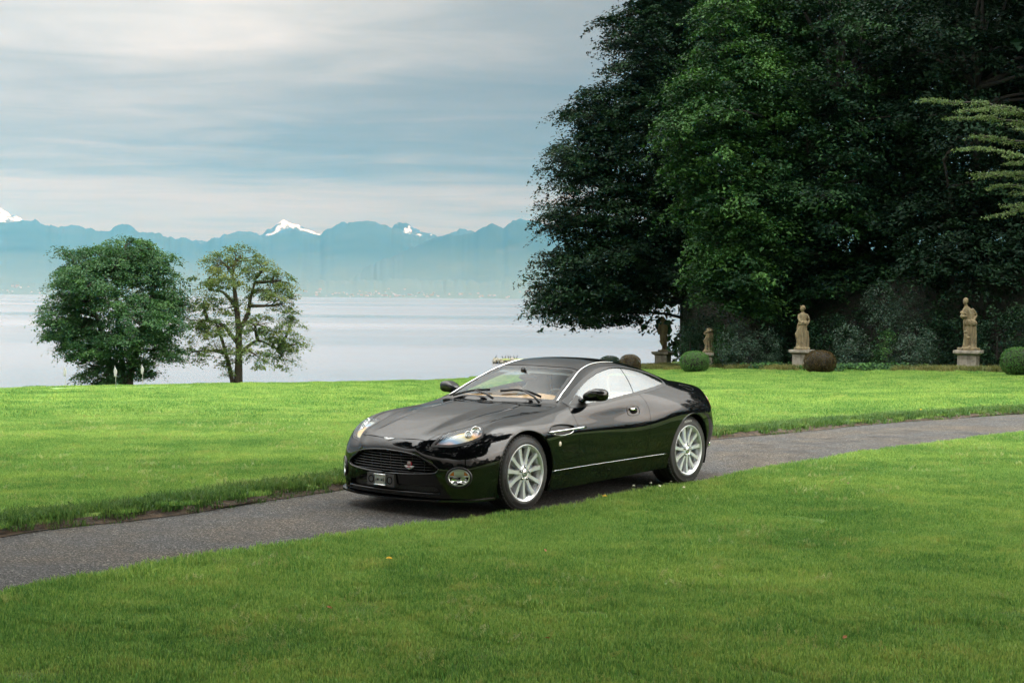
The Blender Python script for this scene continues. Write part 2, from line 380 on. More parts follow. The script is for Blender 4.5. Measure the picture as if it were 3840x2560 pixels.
# path
m, n = nmat('asphalt')
geo = n('ShaderNodeNewGeometry'); tc = geo.outputs['Position']
v1 = n('ShaderNodeTexVoronoi', in_Vector=tc, in_Scale=105.0); v2 = n('ShaderNodeTexNoise', in_Vector=tc, in_Scale=.8, in_Detail=5.0, in_Roughness=.62)
v3 = n('ShaderNodeTexNoise', in_Vector=tc, in_Scale=160.0, in_Detail=2.0); v4 = n('ShaderNodeTexNoise', in_Vector=tc, in_Scale=2.6, in_Detail=4.0)
sepc = n('ShaderNodeSeparateColor', in_0=v1.outputs['Color'])
agg = n.ramp(sepc.outputs[0], [(0, (.020, .0198, .0197)), (.45, (.046, .0455, .0448)), (.75, (.076, .075, .0735)), (.93, (.13, .127, .122)), (1, (.24, .235, .222))])
brown = n.ramp(v2.outputs[0], [(.44, (1, 1, 1)), (.56, (1.08, 1.0, .90)), (.70, (1.38, 1.2, 1.0))])
dark = n.ramp(v4.outputs[0], [(.32, (.66, .66, .68)), (.52, (1, 1, 1)), (.75, (1.15, 1.14, 1.1))])
cc = n.mix(1.0, n.mix(1.0, agg, brown, 'MULTIPLY'), dark, 'MULTIPLY')
hb = n('ShaderNodeBump', in_Height=n.math('ADD', v1.outputs['Distance'], n.math('MULTIPLY', v3.outputs[0], .4)), in_Strength=.55, in_Distance=.008)
p = n('ShaderNodeBsdfPrincipled', in_Base_Color=cc, in_Normal=hb.outputs[0]); p.inputs['Specular IOR Level'].default_value = .12; n.link(n.ramp(v4.outputs[0], [(.3, (.65,)*3), (.7, (.9,)*3)]), p.inputs['Roughness'])
n('ShaderNodeOutputMaterial', in_Surface=p.outputs[0]); M_PATH = m
k = 130; nt_ = np.linspace(0, 1, k)
def resamp(line, k):
    d = np.concatenate([[0], np.cumsum(np.hypot(*np.diff(line, axis=0).T))]); s = np.linspace(0, d[-1], k); return np.stack([np.interp(s, d, line[:, 0]), np.interp(s, d, line[:, 1])], 1)
a_, b_ = resamp(NEARC, k), resamp(FARC, k); V = []
for t in np.linspace(-.09, 1.09, 13):
    q = a_*(1-t)+b_*t; crown = .0*t
    V.append(np.stack([q[:, 0], q[:, 1], ground_z(q[:, 0], q[:, 1])+.0-.006*(abs(t-.5)*2)**2], 1))
V = np.stack(V); ii = np.arange(13*k).reshape(13, k); F = np.stack([ii[:-1, :-1], ii[:-1, 1:], ii[1:, 1:], ii[1:, :-1]], -1).reshape(-1, 4)[:, ::-1]
path = obj('path', V.reshape(-1, 3), F, M_PATH); tag(path, 'worn grey asphalt path crossing the lawn', kind='structure')
# soil strip along the far verge
m, n = nmat('verge_soil'); geo = n('ShaderNodeNewGeometry'); tc = geo.outputs['Position']
q1 = n('ShaderNodeTexNoise', in_Vector=tc, in_Scale=14.0, in_Detail=6.0, in_Roughness=.75)
cs_ = n.ramp(q1.outputs[0], [(.32, (.012, .010, .007)), (.5, (.040, .027, .016)), (.66, (.095, .062, .036)), (.8, (.16, .12, .07))])
hb = n('ShaderNodeBump', in_Height=q1.outputs[0], in_Strength=.8, in_Distance=.03)
p = n('ShaderNodeBsdfPrincipled', in_Base_Color=cs_, in_Roughness=.9, in_Normal=hb.outputs[0]); n('ShaderNodeOutputMaterial', in_Surface=p.outputs[0]); M_SOIL = m
L = resamp(FARC, 700); tdir = np.gradient(L, axis=0); tdir /= np.linalg.norm(tdir, axis=1, keepdims=True); nrm = np.stack([-tdir[:, 1], tdir[:, 0]], 1)
V = []; nn = np.arange(700)
for j, (o_, z_) in enumerate(((-.02, .000), (.005, .012), (.03, .03), (.07, .05), (.12, .06))):
    wob = (fbm(nn*.11, nn*0+j*3.1, 3, 9)-.45)*.16*(1 if j < 3 else .3)
    q = L+nrm*(o_+wob)[:, None] if hasattr(wob, '__len__') else L
    V.append(np.stack([q[:, 0], q[:, 1], ground_z(q[:, 0], q[:, 1])+z_+(fbm(nn*.31, nn*0+j, 2, 3)-.4)*.018*(j > 0)], 1))
V = np.stack(V); ii = np.arange(5*700).reshape(5, 700); F = np.stack([ii[:-1, :-1], ii[:-1, 1:], ii[1:, 1:], ii[1:, :-1]], -1).reshape(-1, 4)
soil = obj('verge_soil', V.reshape(-1, 3), F[:, ::-1], M_SOIL); tag(soil, 'bare brown soil along the far edge of the path', kind='structure')
# putting green: shorter, paler turf
m, n = nmat('putting_green'); geo = n('ShaderNodeNewGeometry')
q1 = n('ShaderNodeTexNoise', in_Vector=geo.outputs['Position'], in_Scale=1.2, in_Detail=5.0)
p = n('ShaderNodeBsdfPrincipled', in_Roughness=.7); n.link(n.ramp(q1.outputs[0], [(.3, (.12, .215, .05)), (.7, (.16, .265, .07))]), p.inputs['Base Color']); n('ShaderNodeOutputMaterial', in_Surface=p.outputs[0])
V = []; 
for r_ in np.linspace(0, 1, 14):
    for a in np.linspace(0, 2*math.pi, 64, endpoint=False):
        w_ = 1+.07*math.sin(3*a+.6)+.04*math.sin(5*a); x = -16.8+7.2*r_*w_*math.cos(a); y = 52.5+6.0*r_*w_*math.sin(a); V.append((x, y))
V = np.array(V); z = lawn_z(V[:, 0], V[:, 1])+.012
ii = np.arange(14*64).reshape(14, 64); F = np.stack([ii[:-1], np.roll(ii, -1, 1)[:-1], np.roll(ii, -1, 1)[1:], ii[1:]], -1).reshape(-1, 4)
green = obj('putting_green', np.column_stack([V, z]), F, m); tag(green, 'close-mown pale putting green by the lake', kind='structure')
# lake
m, n = nmat('lake_water'); geo = n('ShaderNodeNewGeometry')
mp = n('ShaderNodeMapping', in_Vector=geo.outputs['Position']); mp.inputs['Scale'].default_value = (.12, .5, 1)
w1 = n('ShaderNodeTexNoise', in_Vector=mp.outputs[0], in_Scale=1.0, in_Detail=5.0, in_Roughness=.6)
mp2 = n('ShaderNodeMapping', in_Vector=geo.outputs['Position']); mp2.inputs['Scale'].default_value = (.0006, .0045, 1)
w2 = n('ShaderNodeTexNoise', in_Vector=mp2.outputs[0], in_Scale=1.0, in_Detail=4.0)
bm_ = n('ShaderNodeBump', in_Height=w1.outputs[0], in_Strength=.35, in_Distance=.25)
p = n('ShaderNodeBsdfPrincipled', in_Normal=bm_.outputs[0]); p.inputs['Base Color'].default_value = (.14, .145, .16, 1); p.inputs['IOR'].default_value = 1.33
n.link(n.ramp(w2.outputs[0], [(.35, (.10,)*3), (.65, (.30,)*3)]), p.inputs['Roughness'])
n('ShaderNodeOutputMaterial', in_Surface=p.outputs[0])
LAKE = -9.0
lake = obj('lake', [(-42000, 60, LAKE), (42000, 60, LAKE), (42000, 12500, LAKE), (-42000, 12500, LAKE)], np.array([[0, 1, 2, 3]]), m); tag(lake, 'calm pale lake below the lawn', kind='structure')

# ================================================================ far shore
def hor(px): return 1114+(px-1920)*ROLL
def far_pt(px, py, D): return (D*(px-1920)/FPX, D, CAM_H+D*(hor(px)-py)/FPX)
def mountain_mat(name, snow):
    m, n = nmat(name); geo = n('ShaderNodeNewGeometry'); pos = geo.outputs['Position']
    q1 = n('ShaderNodeTexNoise', in_Vector=pos, in_Scale=.0016, in_Detail=8.0, in_Roughness=.65); q2 = n('ShaderNodeTexNoise', in_Vector=pos, in_Scale=.006, in_Detail=8.0, in_Roughness=.68)
    sp = n('ShaderNodeSeparateXYZ', in_0=pos)
    col = n.ramp(q1.outputs[0], [(.3, (.012, .020, .014)), (.55, (.025, .036, .024)), (.75, (.05, .052, .042))])
    if snow:
        hgt = n.math('ADD', n.math('MULTIPLY', sp.outputs[2], .0011), n.math('MULTIPLY', n.math('SUBTRACT', q2.outputs[0], .5), 2.6))
        col = n.mix(n.ramp(n.math('SUBTRACT', hgt, .66), [(.30, (0,)*3), (.46, (1,)*3)]), n.mix(.6, col, (.030, .030, .032)), (.50, .52, .55))
    else:
        low = n.ramp(n.math('MULTIPLY', sp.outputs[2], .0025), [(.0, (1,)*3), (.55, (.6,)*3), (1, (0,)*3)])
        fields = n.math('MULTIPLY', low, n.ramp(q2.outputs[0], [(.50, (0,)*3), (.60, (1,)*3)]))
        col = n.mix(n.math('MULTIPLY', fields, .3), col, (.10, .12, .08))
        col = n.mix(n.ramp(n.math('MULTIPLY', sp.outputs[2], .0022), [(0, (.55,)*3), (.7, (.18,)*3), (1, (0,)*3)]), col, (.115, .13, .10))  # low slopes paler: low-lying mist painted into the base colour
        scar = n.ramp(n('ShaderNodeTexNoise', in_Vector=pos, in_Scale=.0009, in_Detail=4.0).outputs[0], [(.66, (0,)*3), (.70, (1,)*3)])
        col = n.mix(n.math('MULTIPLY', scar, .06), col, (.22, .20, .17))
    p = n('ShaderNodeBsdfPrincipled', in_Base_Color=col, in_Roughness=.95); p.inputs['Specular IOR Level'].default_value = .1
    n('ShaderNodeOutputMaterial', in_Surface=p.outputs[0]); return m
def range_(name, label, ridge, D, D0, mat, seed, back=2500, x0=-2600, x1=6400, shore=-9.5, amp=.16, pw=1.25):
    rp = np.array(sorted(ridge)); pxs = np.arange(x0, x1+1, 6.0); py = np.interp(pxs, rp[:, 0], rp[:, 1])
    py = py + (fbm(pxs*.05, pxs*0+.3, 5, seed)-.47)*26 - (.5-np.abs(fbm(pxs*.011, pxs*0+4.3, 3, seed+9)-.47))*6+3
    zr = CAM_H+D*(hor(pxs)-py)/FPX; pys = np.convolve(np.pad(np.interp(pxs, rp[:, 0], rp[:, 1]), 30, mode='edge'), np.hanning(63)[1:-1]/np.hanning(63).sum(), 'valid')[:len(pxs)]; zs_ = CAM_H+D*(hor(pxs)-pys)/FPX; ts = np.concatenate([np.linspace(0, 1, 26), 1+np.linspace(.08, 1, 7)*back/(D-D0)])
    V = np.zeros((len(ts), len(pxs), 3))
    for i, t in enumerate(ts):
        d = D0+(D-D0)*t; x = d*(pxs-1920)/FPX
        if t <= 1:
            spur = (1-np.abs(2*fbm(x*.00055+seed, d*.0003+pxs*0, 4, seed+3)-1))-.62
            w8 = np.clip((t-.90)/.10, 0, 1)**1.5; zq = np.minimum(zr, zs_)*(1-w8)+zr*w8; base = shore+(zq-shore)*t**pw; z = base+spur*amp*2.0*(zr-shore)*t*(1-t)**.8*1.6
            z = np.minimum(z, (CAM_H+d*(hor(pxs)-py)/FPX)-(1-t)*2)
        else: z = zr-(t-1)*(D-D0)*.35
        V[i] = np.stack([x, pxs*0+d, z], 1)
    ii = np.arange(V.shape[0]*V.shape[1]).reshape(V.shape[:2]); F = np.stack([ii[:-1, :-1], ii[:-1, 1:], ii[1:, 1:], ii[1:, :-1]], -1).reshape(-1, 4)
    o = obj(name, V.reshape(-1, 3), F, mat); tag(o, label, kind='structure'); return V
Zm = lambda X_, Y_: (X_/1.12, 740+Y_/1.12)
main = [Zm(*q) for q in [(-900,110),(-500,70),(-200,100),(0,102),(100,99),(150,95),(205,120),(240,122),(290,117),(320,122),(360,133),(370,126),(400,135),(460,142),(480,116),(510,108),(545,120),(570,140),(610,150),(650,148),(700,165),(760,168),(800,172),(830,192),(870,180),(900,165),(950,155),(1000,140),(1050,142),(1085,155),(1110,168),(1150,163),(1200,145),(1240,132),(1270,150),(1340,153),(1380,130),(1430,107),(1500,95),(1560,105),(1640,120),(1700,145),(1750,165),(1800,172),(1830,178),(1870,165),(1930,135),(1950,126),(1985,142),(2100,170),(2500,150),(3200,130),(4500,150)]]
right = [Zm(*q) for q in [(-3000,420),(1180,400),(1300,352),(1400,330),(1500,302),(1600,265),(1700,225),(1760,194),(1800,180),(1850,162),(1900,155),(1960,150),(2020,128),(2060,113),(2080,116),(2110,126),(2150,100),(2190,92),(2250,100),(2290,118),(2400,112),(2700,140),(3000,110),(3600,150),(4600,130)]]
snow = [Zm(*q) for q in [(-1200,60),(-400,90),(-150,10),(-40,30),(0,45),(40,68),(100,99),(200,160),(1050,190),(1085,158),(1120,136),(1150,118),(1190,95),(1230,106),(1290,135),(1335,152),(1420,190),(1600,170),(1650,120),(1668,108),(1690,112),(1720,116),(1770,150),(1830,160),(1900,200),(2600,170),(4600,190)]]
hills = [Zm(*q) for q in [(-3000,350),(-400,345),(0,352),(200,360),(500,340),(800,350),(1100,350),(1300,345),(1500,350),(1700,342),(2000,348),(2300,340),(3000,350),(4600,345)]]
M_MTN, M_SNOW = mountain_mat('far_mountain', False), mountain_mat('snowy_mountain', True)
range_('snowy_mountains', 'snow-capped peaks far behind the ridge', snow, 19800, 18300, M_SNOW, 11, amp=.30, pw=.8)
range_('mountain_ridge', 'long hazy blue mountain ridge across the lake', main, 17500, 12000, M_MTN, 23)
range_('near_mountain', 'hazy blue mountain on the right of the far shore', right, 14000, 11500, M_MTN, 37)
HV = range_('shore_hills', 'low hazy hills along the far shore', hills, 12200, 10300, M_MTN, 51, back=1500, amp=.1, pw=1.0)
def hill_z(px, t):
    j = int(np.clip((px+2600)/6, 0, HV.shape[1]-1)); i = t*25; a = int(min(i, 24)); fr = i-a
    return HV[a, j]*(1-fr)+HV[a+1, j]*fr
rs = random.Random(3)
mw = [pmat('pale_render', (.27, .26, .24), .8), pmat('white_render', (.36, .355, .34), .8), pmat('ochre_render', (.24, .2, .155), .8)]
mr = pmat('far_roof_tiles', (.20, .11, .08), .8)
protos = []
for k, (w_, d_, h_) in enumerate(((30, 18, 12), (22, 16, 9), (55, 20, 22))):
    mb = MB(); mb.box((0, 0, h_/2-2), (w_, d_, h_+4)); wl = mesh('wall', mb.V, mb.F, mw[k % 3], False)
    rr = 5 if k < 2 else 1.5; V = [(-w_/2-1, -d_/2-1, h_), (w_/2+1, -d_/2-1, h_), (w_/2+1, d_/2+1, h_), (-w_/2-1, d_/2+1, h_), (-w_/2, 0, h_+rr), (w_/2, 0, h_+rr)]
    rf = mesh('roof', V, [(0,1,5,4), (2,3,4,5), (0,4,3), (1,2,5), (0,3,2,1)], mr, False); protos.append((wl, rf))
for k in range(96):
    if k < 58: px = rs.gauss(1430, 170); t = abs(rs.gauss(.10, .10))+.03
    elif k < 82: px = rs.uniform(1110, 2040); t = rs.uniform(.02, .45)
    else: px = rs.uniform(10, 165); t = rs.uniform(.05, .8)
    px = min(max(px, 5), 2050); q = hill_z(px, min(t, .9)); wl, rf = protos[rs.choice((0, 0, 1, 1, 2))]
    e = empty('far_house', (q[0], q[1], q[2]), rs.uniform(-.5, .5)); s_ = rs.uniform(.28, .62); e.scale = (s_,)*3
    link('wall', wl, e); link('roof', rf, e)
    tag(e, 'tiny pale building in the hazy town across the lake', 'house', 'houses of the town on the far shore')
# haze between here and the far mountains
hz = bpy.data.materials.new('haze'); hz.use_nodes = True; nt = hz.node_tree; nt.nodes.clear()
pv = nt.nodes.new('ShaderNodeVolumePrincipled'); pv.inputs['Color'].default_value = (.13, .60, 1, 1); pv.inputs['Absorption Color'].default_value = (1, 1, 1, 1)
pv.inputs['Density'].default_value = 6.5e-5; pv.inputs['Anisotropy'].default_value = .90
ou = nt.nodes.new('ShaderNodeOutputMaterial'); nt.links.new(pv.outputs[0], ou.inputs['Volume'])
mb = MB(); zt = 1480; zb = -15.5; mb.box((0, 14500-600, (zt+zb)/2), (86000, 29000, zt-zb)); hazeo = mb.build('haze', hz, None, False); tag(hazeo, 'pale blue haze over the lake and far shore', kind='stuff')
# ================================================================ trees and shrubs
def leaf_mat(name, dark, mid, lite, gloss=.45, rough=.5, trans=.25, spec=.3):
    m, n = nmat(name)
    at = n('ShaderNodeAttribute', attribute_name='tint'); sp = n('ShaderNodeSeparateColor', in_0=at.outputs['Color'])
    col = n.ramp(sp.outputs[0], [(0, dark), (.5, mid), (1, lite)])
    p = n('ShaderNodeBsdfPrincipled', in_Base_Color=col, in_Roughness=rough); p.inputs['Specular IOR Level'].default_value = spec
    t = n('ShaderNodeBsdfTranslucent', in_Color=n.mix(1.0, col, (1.3, 1.5, .7), 'MULTIPLY'))
    mx = n('ShaderNodeMixShader', in_0=trans); n.link(p.outputs[0], mx.inputs[1]); n.link(t.outputs[0], mx.inputs[2])
    n('ShaderNodeOutputMaterial', in_Surface=mx.outputs[0]); return m
def bark_mat(name, a, b):
    m, n = nmat(name); tc = n('ShaderNodeTexCoord'); mp = n('ShaderNodeMapping', in_Vector=tc.outputs['Object']); mp.inputs['Scale'].default_value = (1, 1, .25)
    q = n('ShaderNodeTexNoise', in_Vector=mp.outputs[0], in_Scale=16.0, in_Detail=6.0, in_Roughness=.7)
    hb = n('ShaderNodeBump', in_Height=q.outputs[0], in_Strength=.8, in_Distance=.03)
    p = n('ShaderNodeBsdfPrincipled', in_Roughness=.9, in_Normal=hb.outputs[0]); n.link(n.ramp(q.outputs[0], [(.3, a), (.7, b)]), p.inputs['Base Color'])
    n('ShaderNodeOutputMaterial', in_Surface=p.outputs[0]); return m
BARK = bark_mat('bark', (.018, .014, .010), (.075, .058, .042)); BARKD = bark_mat('dark_bark', (.005, .0045, .004), (.018, .015, .012))
def leaves_mesh(name, C, Nn, size, tint, mat, rng, fold=.25, aspect=.55):
    """one four-sided, slightly folded leaf at each centre C facing Nn"""
    k = len(C); Nn = Nn/np.maximum(np.linalg.norm(Nn, axis=1, keepdims=True), 1e-9)
    r = rng.normal(size=(k, 3)); a = np.cross(Nn, r); a /= np.maximum(np.linalg.norm(a, axis=1, keepdims=True), 1e-9); b = np.cross(Nn, a)
    s = np.asarray(size).reshape(-1, 1)*np.ones((k, 1))
    V = np.empty((k, 4, 3)); d = Nn*s*fold
    V[:, 0] = C-a*s*.5; V[:, 1] = C-b*s*aspect*.5+d*.4; V[:, 2] = C+a*s*.5-d*.3; V[:, 3] = C+b*s*aspect*.5+d*.4
    F = np.arange(k*4).reshape(k, 4)
    me = mesh(name, V.reshape(-1, 3), F, mat, False)
    at = me.color_attributes.new('tint', 'FLOAT_COLOR', 'POINT'); t4 = np.repeat(np.clip(tint, 0, 1), 4)
    at.data.foreach_set('color', np.stack([t4, t4, t4, np.ones_like(t4)], 1).ravel().astype(np.float32)); me.update()
    return me
def clumps_on(lobes, dens, rng, shell=.30, low=-.9):
    """clump centres through the outer shell of each lobe; returns centres, outward normals, lobe index"""
    C = []; O = []; I = []
    for li, (c, r) in enumerate(lobes):
        c = np.array(c, float); r = np.array(r, float); area = 4*math.pi*((r[0]*r[1])**1.6+(r[0]*r[2])**1.6+(r[1]*r[2])**1.6)**(1/1.6)/3**(1/1.6)
        k = max(int(area*dens), 6); u = rng.normal(size=(k, 3)); u /= np.linalg.norm(u, axis=1, keepdims=True)
        rad = 1-shell*rng.random(k)**1.6; bump = 1+.16*(fbm(u[:, 0]*2.3+li*7+5, u[:, 2]*2.3+u[:, 1]*1.7+9, 3, li)-.45)*2
        p = c+u*r*(rad*bump)[:, None]; keep = u[:, 2] > low; C.append(p[keep]); O.append((u/r)[keep]); I.append(np.full(keep.sum(), li))
    C = np.concatenate(C); O = np.concatenate(O); O /= np.linalg.norm(O, axis=1, keepdims=True); I = np.concatenate(I)
    # drop most of those buried inside another lobe
    bur = np.zeros(len(C))
    for li, (c, r) in enumerate(lobes):
        q = np.sum(((C-np.array(c))/np.array(r))**2, 1); bur = np.where((I != li) & (q < .55), 1, bur)
    keep = (bur == 0) | (rng.random(len(C)) < .12)
    return C[keep], O[keep], I[keep]
def boughs(lobes, rng, per=6, size=.58, thin=.52):
    """break each lobe into flattened, outward-tilted boughs with gaps between them"""
    out = []
    for c, r in lobes:
        c = np.array(c, float); r = np.array(r, float); got = []
        for _ in range(per*6):
            u = rng.normal(size=3); u /= np.linalg.norm(u)
            if u[2] < -.75 or any(np.dot(u, g) > .62 for g in got): continue
            got.append(u); s = size*rng.uniform(.75, 1.2); p = c+u*r*.66
            out.append((p, (r[0]*s, r[1]*s, max(r[2]*s*thin, .28))))
            if len(got) >= per: break
        out.append((c, r*.55))
    return out
def spray(C, O, per, rad, flat, leaf, rng, up=.75, droop=.35, tvar=.5, stretch=0.0):
    """leaves of each clump: a flattened, drooping pad"""
    k = len(C); ct = rng.random(k)
    D = rng.normal(size=(k, per, 3)); D /= np.linalg.norm(D, axis=2, keepdims=True); rr = rng.random((k, per, 1))**.45
    sc = rad*(.6+.8*rng.random((k, 1, 1))); off = D*rr*sc; off[..., 2] *= flat
    off += O[:, None, :]*rng.random((k, per, 1))*sc*.45
    oh = O.copy(); oh[:, 2] = 0; oh /= np.maximum(np.linalg.norm(oh, axis=1, keepdims=True), .3); al = (off*oh[:, None, :]).sum(2)
    off += oh[:, None, :]*(al*stretch)[..., None]
    off[..., 2] -= droop*(off[..., 0]**2+off[..., 1]**2)/np.maximum(sc[..., 0], .05)
    P = (C[:, None, :]+off).reshape(-1, 3)
    N = O[:, None, :]*(.45)+np.array([0, 0, up])+rng.normal(size=(k, per, 3))*.42; N = N.reshape(-1, 3)
    t = .5+(ct[:, None]-.5)*tvar+(rng.random((k, per))-.5)*.35
    t = t+.22*np.clip(off[..., 2]/np.maximum(sc[..., 0]*flat, .02), -1, 1)*0
    s = leaf*(.5+1.0*rng.random(k*per)**1.3)*np.repeat(.8+.5*rng.random(k), per)
    return P, N, s, t.reshape(-1)
def limb_tubes(mb, a, b, r0, r1, rng, seg=6, sag=.12, n_=6):
    a, b = Vector(a), Vector(b); L = (b-a).length; pts = []; side = Vector(rng.normal(size=3))*L*.06
    for i in range(n_):
        t = i/(n_-1); p = a.lerp(b, t)+side*math.sin(t*math.pi)+Vector((0, 0, sag*L*math.sin(t*math.pi)*.6)); pts.append(p)
    mb.tube(pts, list(np.linspace(r0, r1, n_)), seg)
    return pts
def make_tree(name, label, cat, base, stems, lobes, mat, bark, seed, dens=1.2, per=46, rad=.55, flat=.45, leaf=.14, group=None, up=.75, droop=.35, shell=.3, twigs=60, low=-.9, tvar=.5, aspect=.55, stretch=0.0, split=0, limb=.09):
    """stems: list of [(x,y,z,r),...] relative to base; lobes relative to base"""
    rng = np.random.default_rng(seed); T = empty(name, base); tag(T, label, cat, group)
    mb = MB(); tips = []
    for st in stems:
        q = csmooth([s_[:3] for s_ in st], 4); rr = np.interp(np.linspace(0, 1, len(q)), np.linspace(0, 1, len(st)), [s_[3] for s_ in st])
        mb.tube([Vector(p) for p in q], list(rr), 9); tips += [Vector(p) for p in q[len(q)//3:]]
    main_lobes = lobes
    if split: lobes = boughs(lobes, rng, split)
    C, O, I = clumps_on(lobes, dens, rng, shell, low)
    lim = MB(); cent = []
    for c, r in lobes:
        src = min(tips, key=lambda t: (t-Vector(c)).length+max(0, t.z-c[2])*1.5); pts = limb_tubes(lim, src, c, limb+.2*limb*min(r), limb*.35, rng); cent.append(pts)
    pick = rng.permutation(len(C))[:twigs]
    for i in pick:
        pts = cent[I[i]]; s_ = pts[rng.integers(2, len(pts))]; limb_tubes(lim, s_, C[i], limb*.3, limb*.09, rng, 5, .05, 5)
    mb.build('trunk', bark, T); lim.build('limbs', bark, T)
    P, N, s, t = spray(C, O, per, rad, flat, leaf, rng, up, droop, tvar, stretch)
    link('crown', leaves_mesh('crown', P, N, s, t, mat, rng, aspect=aspect), T)
    return T
def W(px, py, d):
    """point at ground distance d along the line of sight through a photo pixel"""
    return np.array([d*((px-1920)+(1280-py)*ROLL)/FPX, d, CAM_H+d*(hor(px)-py)/FPX])
def lobes_at(base, L):
    """(px, py, depth, half width px, half height px, depth radius m) -> lobes relative to base"""
    out = []
    for px, py, d, a, b, rz in L:
        c = W(px, py, d)-np.array(base); k = d/FPX; out.append((c, (a*k, rz, b*k)))
    return out
ML1 = leaf_mat('leaf_maple', (.014, .050, .018), (.027, .082, .026), (.056, .128, .034))
ML2 = leaf_mat('leaf_olive', (.036, .072, .019), (.070, .118, .028), (.145, .172, .042))
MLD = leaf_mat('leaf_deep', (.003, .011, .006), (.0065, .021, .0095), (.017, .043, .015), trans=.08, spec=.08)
MLB = leaf_mat('leaf_bright', (.005, .020, .007), (.014, .046, .013), (.048, .112, .024), trans=.12, spec=.12)
MLH = leaf_mat('leaf_holly', (.008, .022, .014), (.016, .038, .022), (.034, .066, .040), rough=.3, spec=.22, trans=.02)
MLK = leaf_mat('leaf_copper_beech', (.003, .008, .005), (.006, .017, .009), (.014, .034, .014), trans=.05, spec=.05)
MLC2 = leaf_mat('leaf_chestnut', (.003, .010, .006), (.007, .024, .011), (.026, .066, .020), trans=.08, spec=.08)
MLC = leaf_mat('needle_cedar', (.035, .062, .028), (.085, .125, .050), (.15, .19, .075), trans=.1, spec=.1)
MLY = leaf_mat('leaf_box', (.022, .060, .014), (.042, .108, .022), (.075, .165, .032), trans=.1, spec=.15)
MLR = leaf_mat('leaf_russet', (.024, .020, .009), (.050, .036, .014), (.095, .062, .022), trans=.1, spec=.08)
def gz(x, y): return float(lawn_z(np.array([x]), np.array([y]))[0])
# --- pair of trees by the water on the left
b1 = (-17.65, 68.2, gz(-17.65, 68.2)-.1)
L = [(320,985,68,105,80,1.3),(262,1085,68,85,98,1.3),(480,965,68,118,68,1.4),(560,1030,68.5,105,92,1.4),(622,1095,68.5,72,98,1.1),(390,1070,67,145,115,1.5),(272,1195,68,100,110,1.5),(515,1180,67,145,115,1.6),(625,1195,68,72,105,1.2),(325,1295,68,100,85,1.3),(450,1290,67,135,90,1.5),(575,1290,68,98,85,1.2),(385,1385,68,85,55,1.0),(495,1380,68.5,80,48,1.0),(220,1235,68.3,52,58,.9)]
make_tree('maple_tree', 'dense rounded green tree behind the golf flags, left of the pair', 'tree', b1,
    [[(-.35,0,0,.17),(-.42,0,.8,.13),(-.9,.1,2.4,.10),(-1.5,.1,4.2,.05)],[(.05,.1,0,.14),(.0,.1,1.0,.12),(-.2,.2,3.2,.09),(-.3,.2,5.2,.04)],[(.35,0,0,.20),(.42,0,.8,.15),(.9,.1,2.4,.11),(1.5,0,4.6,.05)]],
    lobes_at(b1, L), ML1, BARK, 21, dens=6.8, per=60, rad=.34, flat=.36, leaf=.10, twigs=110, tvar=.9, stretch=.4, split=6)
b2 = (-12.55, 69.2, gz(-12.55, 69.2)-.1)
L = [(830,985,69,70,45,.8),(900,960,69.3,80,40,.9),(985,1010,69,70,45,.8),(780,1040,69,65,40,.7),(1050,1050,69,45,45,.7),(870,1050,68.5,90,40,.8),(1010,1090,69.3,80,40,.8),(760,1130,69,70,45,.9),(880,1150,69,70,35,.7),(1060,1140,69,50,45,.7),(1090,1210,69,45,50,.7),(740,1210,69,60,50,.8),(830,1230,68.3,95,45,.9),(960,1220,68.5,80,45,.8),(1030,1270,69,90,45,.8),(720,1320,69,40,55,.5),(810,1310,68.5,65,45,.6),(1060,1340,69,55,45,.6),(960,1330,68,70,50,.6),(1110,1290,69.2,30,50,.5),(850,1375,69,40,45,.5)]
rng0 = np.random.default_rng(5)
make_tree('oak_tree', 'open-crowned tree with bare limbs showing, right of the pair by the water', 'tree', b2,
    [[(0,0,0,.21),(.02,0,1.2,.17),(.0,.05,2.6,.14),(-.15,.1,4.0,.11),(-.3,.1,5.2,.05)],[(.02,0,2.5,.12),(.4,.1,3.3,.10),(.55,.1,4.1,.07),(.8,.1,5.0,.04)],[(-.22,0,0,.11),(-.5,.05,1.2,.09),(-.85,.1,2.4,.07),(-1.1,.1,3.0,.04)],[(0,0,1.9,.09),(-.7,0,2.8,.08),(-1.4,0,3.0,.05)],[(-.1,0,3.6,.08),(-.7,0,4.3,.06),(-1.3,.1,4.4,.03)],[(.05,0,1.5,.09),(.9,0,2.1,.06),(1.8,0,1.7,.03)]],
    lobes_at(b2, L), ML2, BARK, 22, dens=4.4, per=62, rad=.32, flat=.40, leaf=.09, twigs=160, shell=.75, tvar=.9, up=.7, stretch=.3)
# --- the big dark trees on the right
def base_at(px, d): x = (px-1920)/FPX*d; return (x, d, gz(x, d)-.15)
bA = base_at(2585, 73)
L = [(2085,1120,71,95,70,2.0),(2160,1165,70.5,95,60,2.0),(2220,1080,70,140,100,2.6),(2260,1165,71,120,70,2.2),(2350,1110,71.5,85,55,2.0),(2400,1030,72,100,60,2.0),(2120,1000,70.5,115,95,2.2),(2280,940,70,150,120,2.6),(2420,980,71,150,120,2.6),(2135,820,71,110,115,2.2),(2270,780,70.5,130,130,2.6),(2400,800,71,150,150,2.8),(2135,640,71,95,115,2.0),(2230,560,71,120,130,2.4),(2350,600,71,140,150,2.8),(2200,420,71.5,100,105,2.0),(2330,400,71,130,120,2.6),(2450,420,72,140,140,2.8),(2400,230,72,110,140,2.4),(2320,110,72,85,95,1.6),(2460,60,72.5,130,120,2.6),(2625,1020,74,60,60,1.8),(2520,700,73,150,200,3),(2600,200,74,160,220,3),(2480,-120,73,160,140,3),(2540,910,73.5,120,110,2.4)]
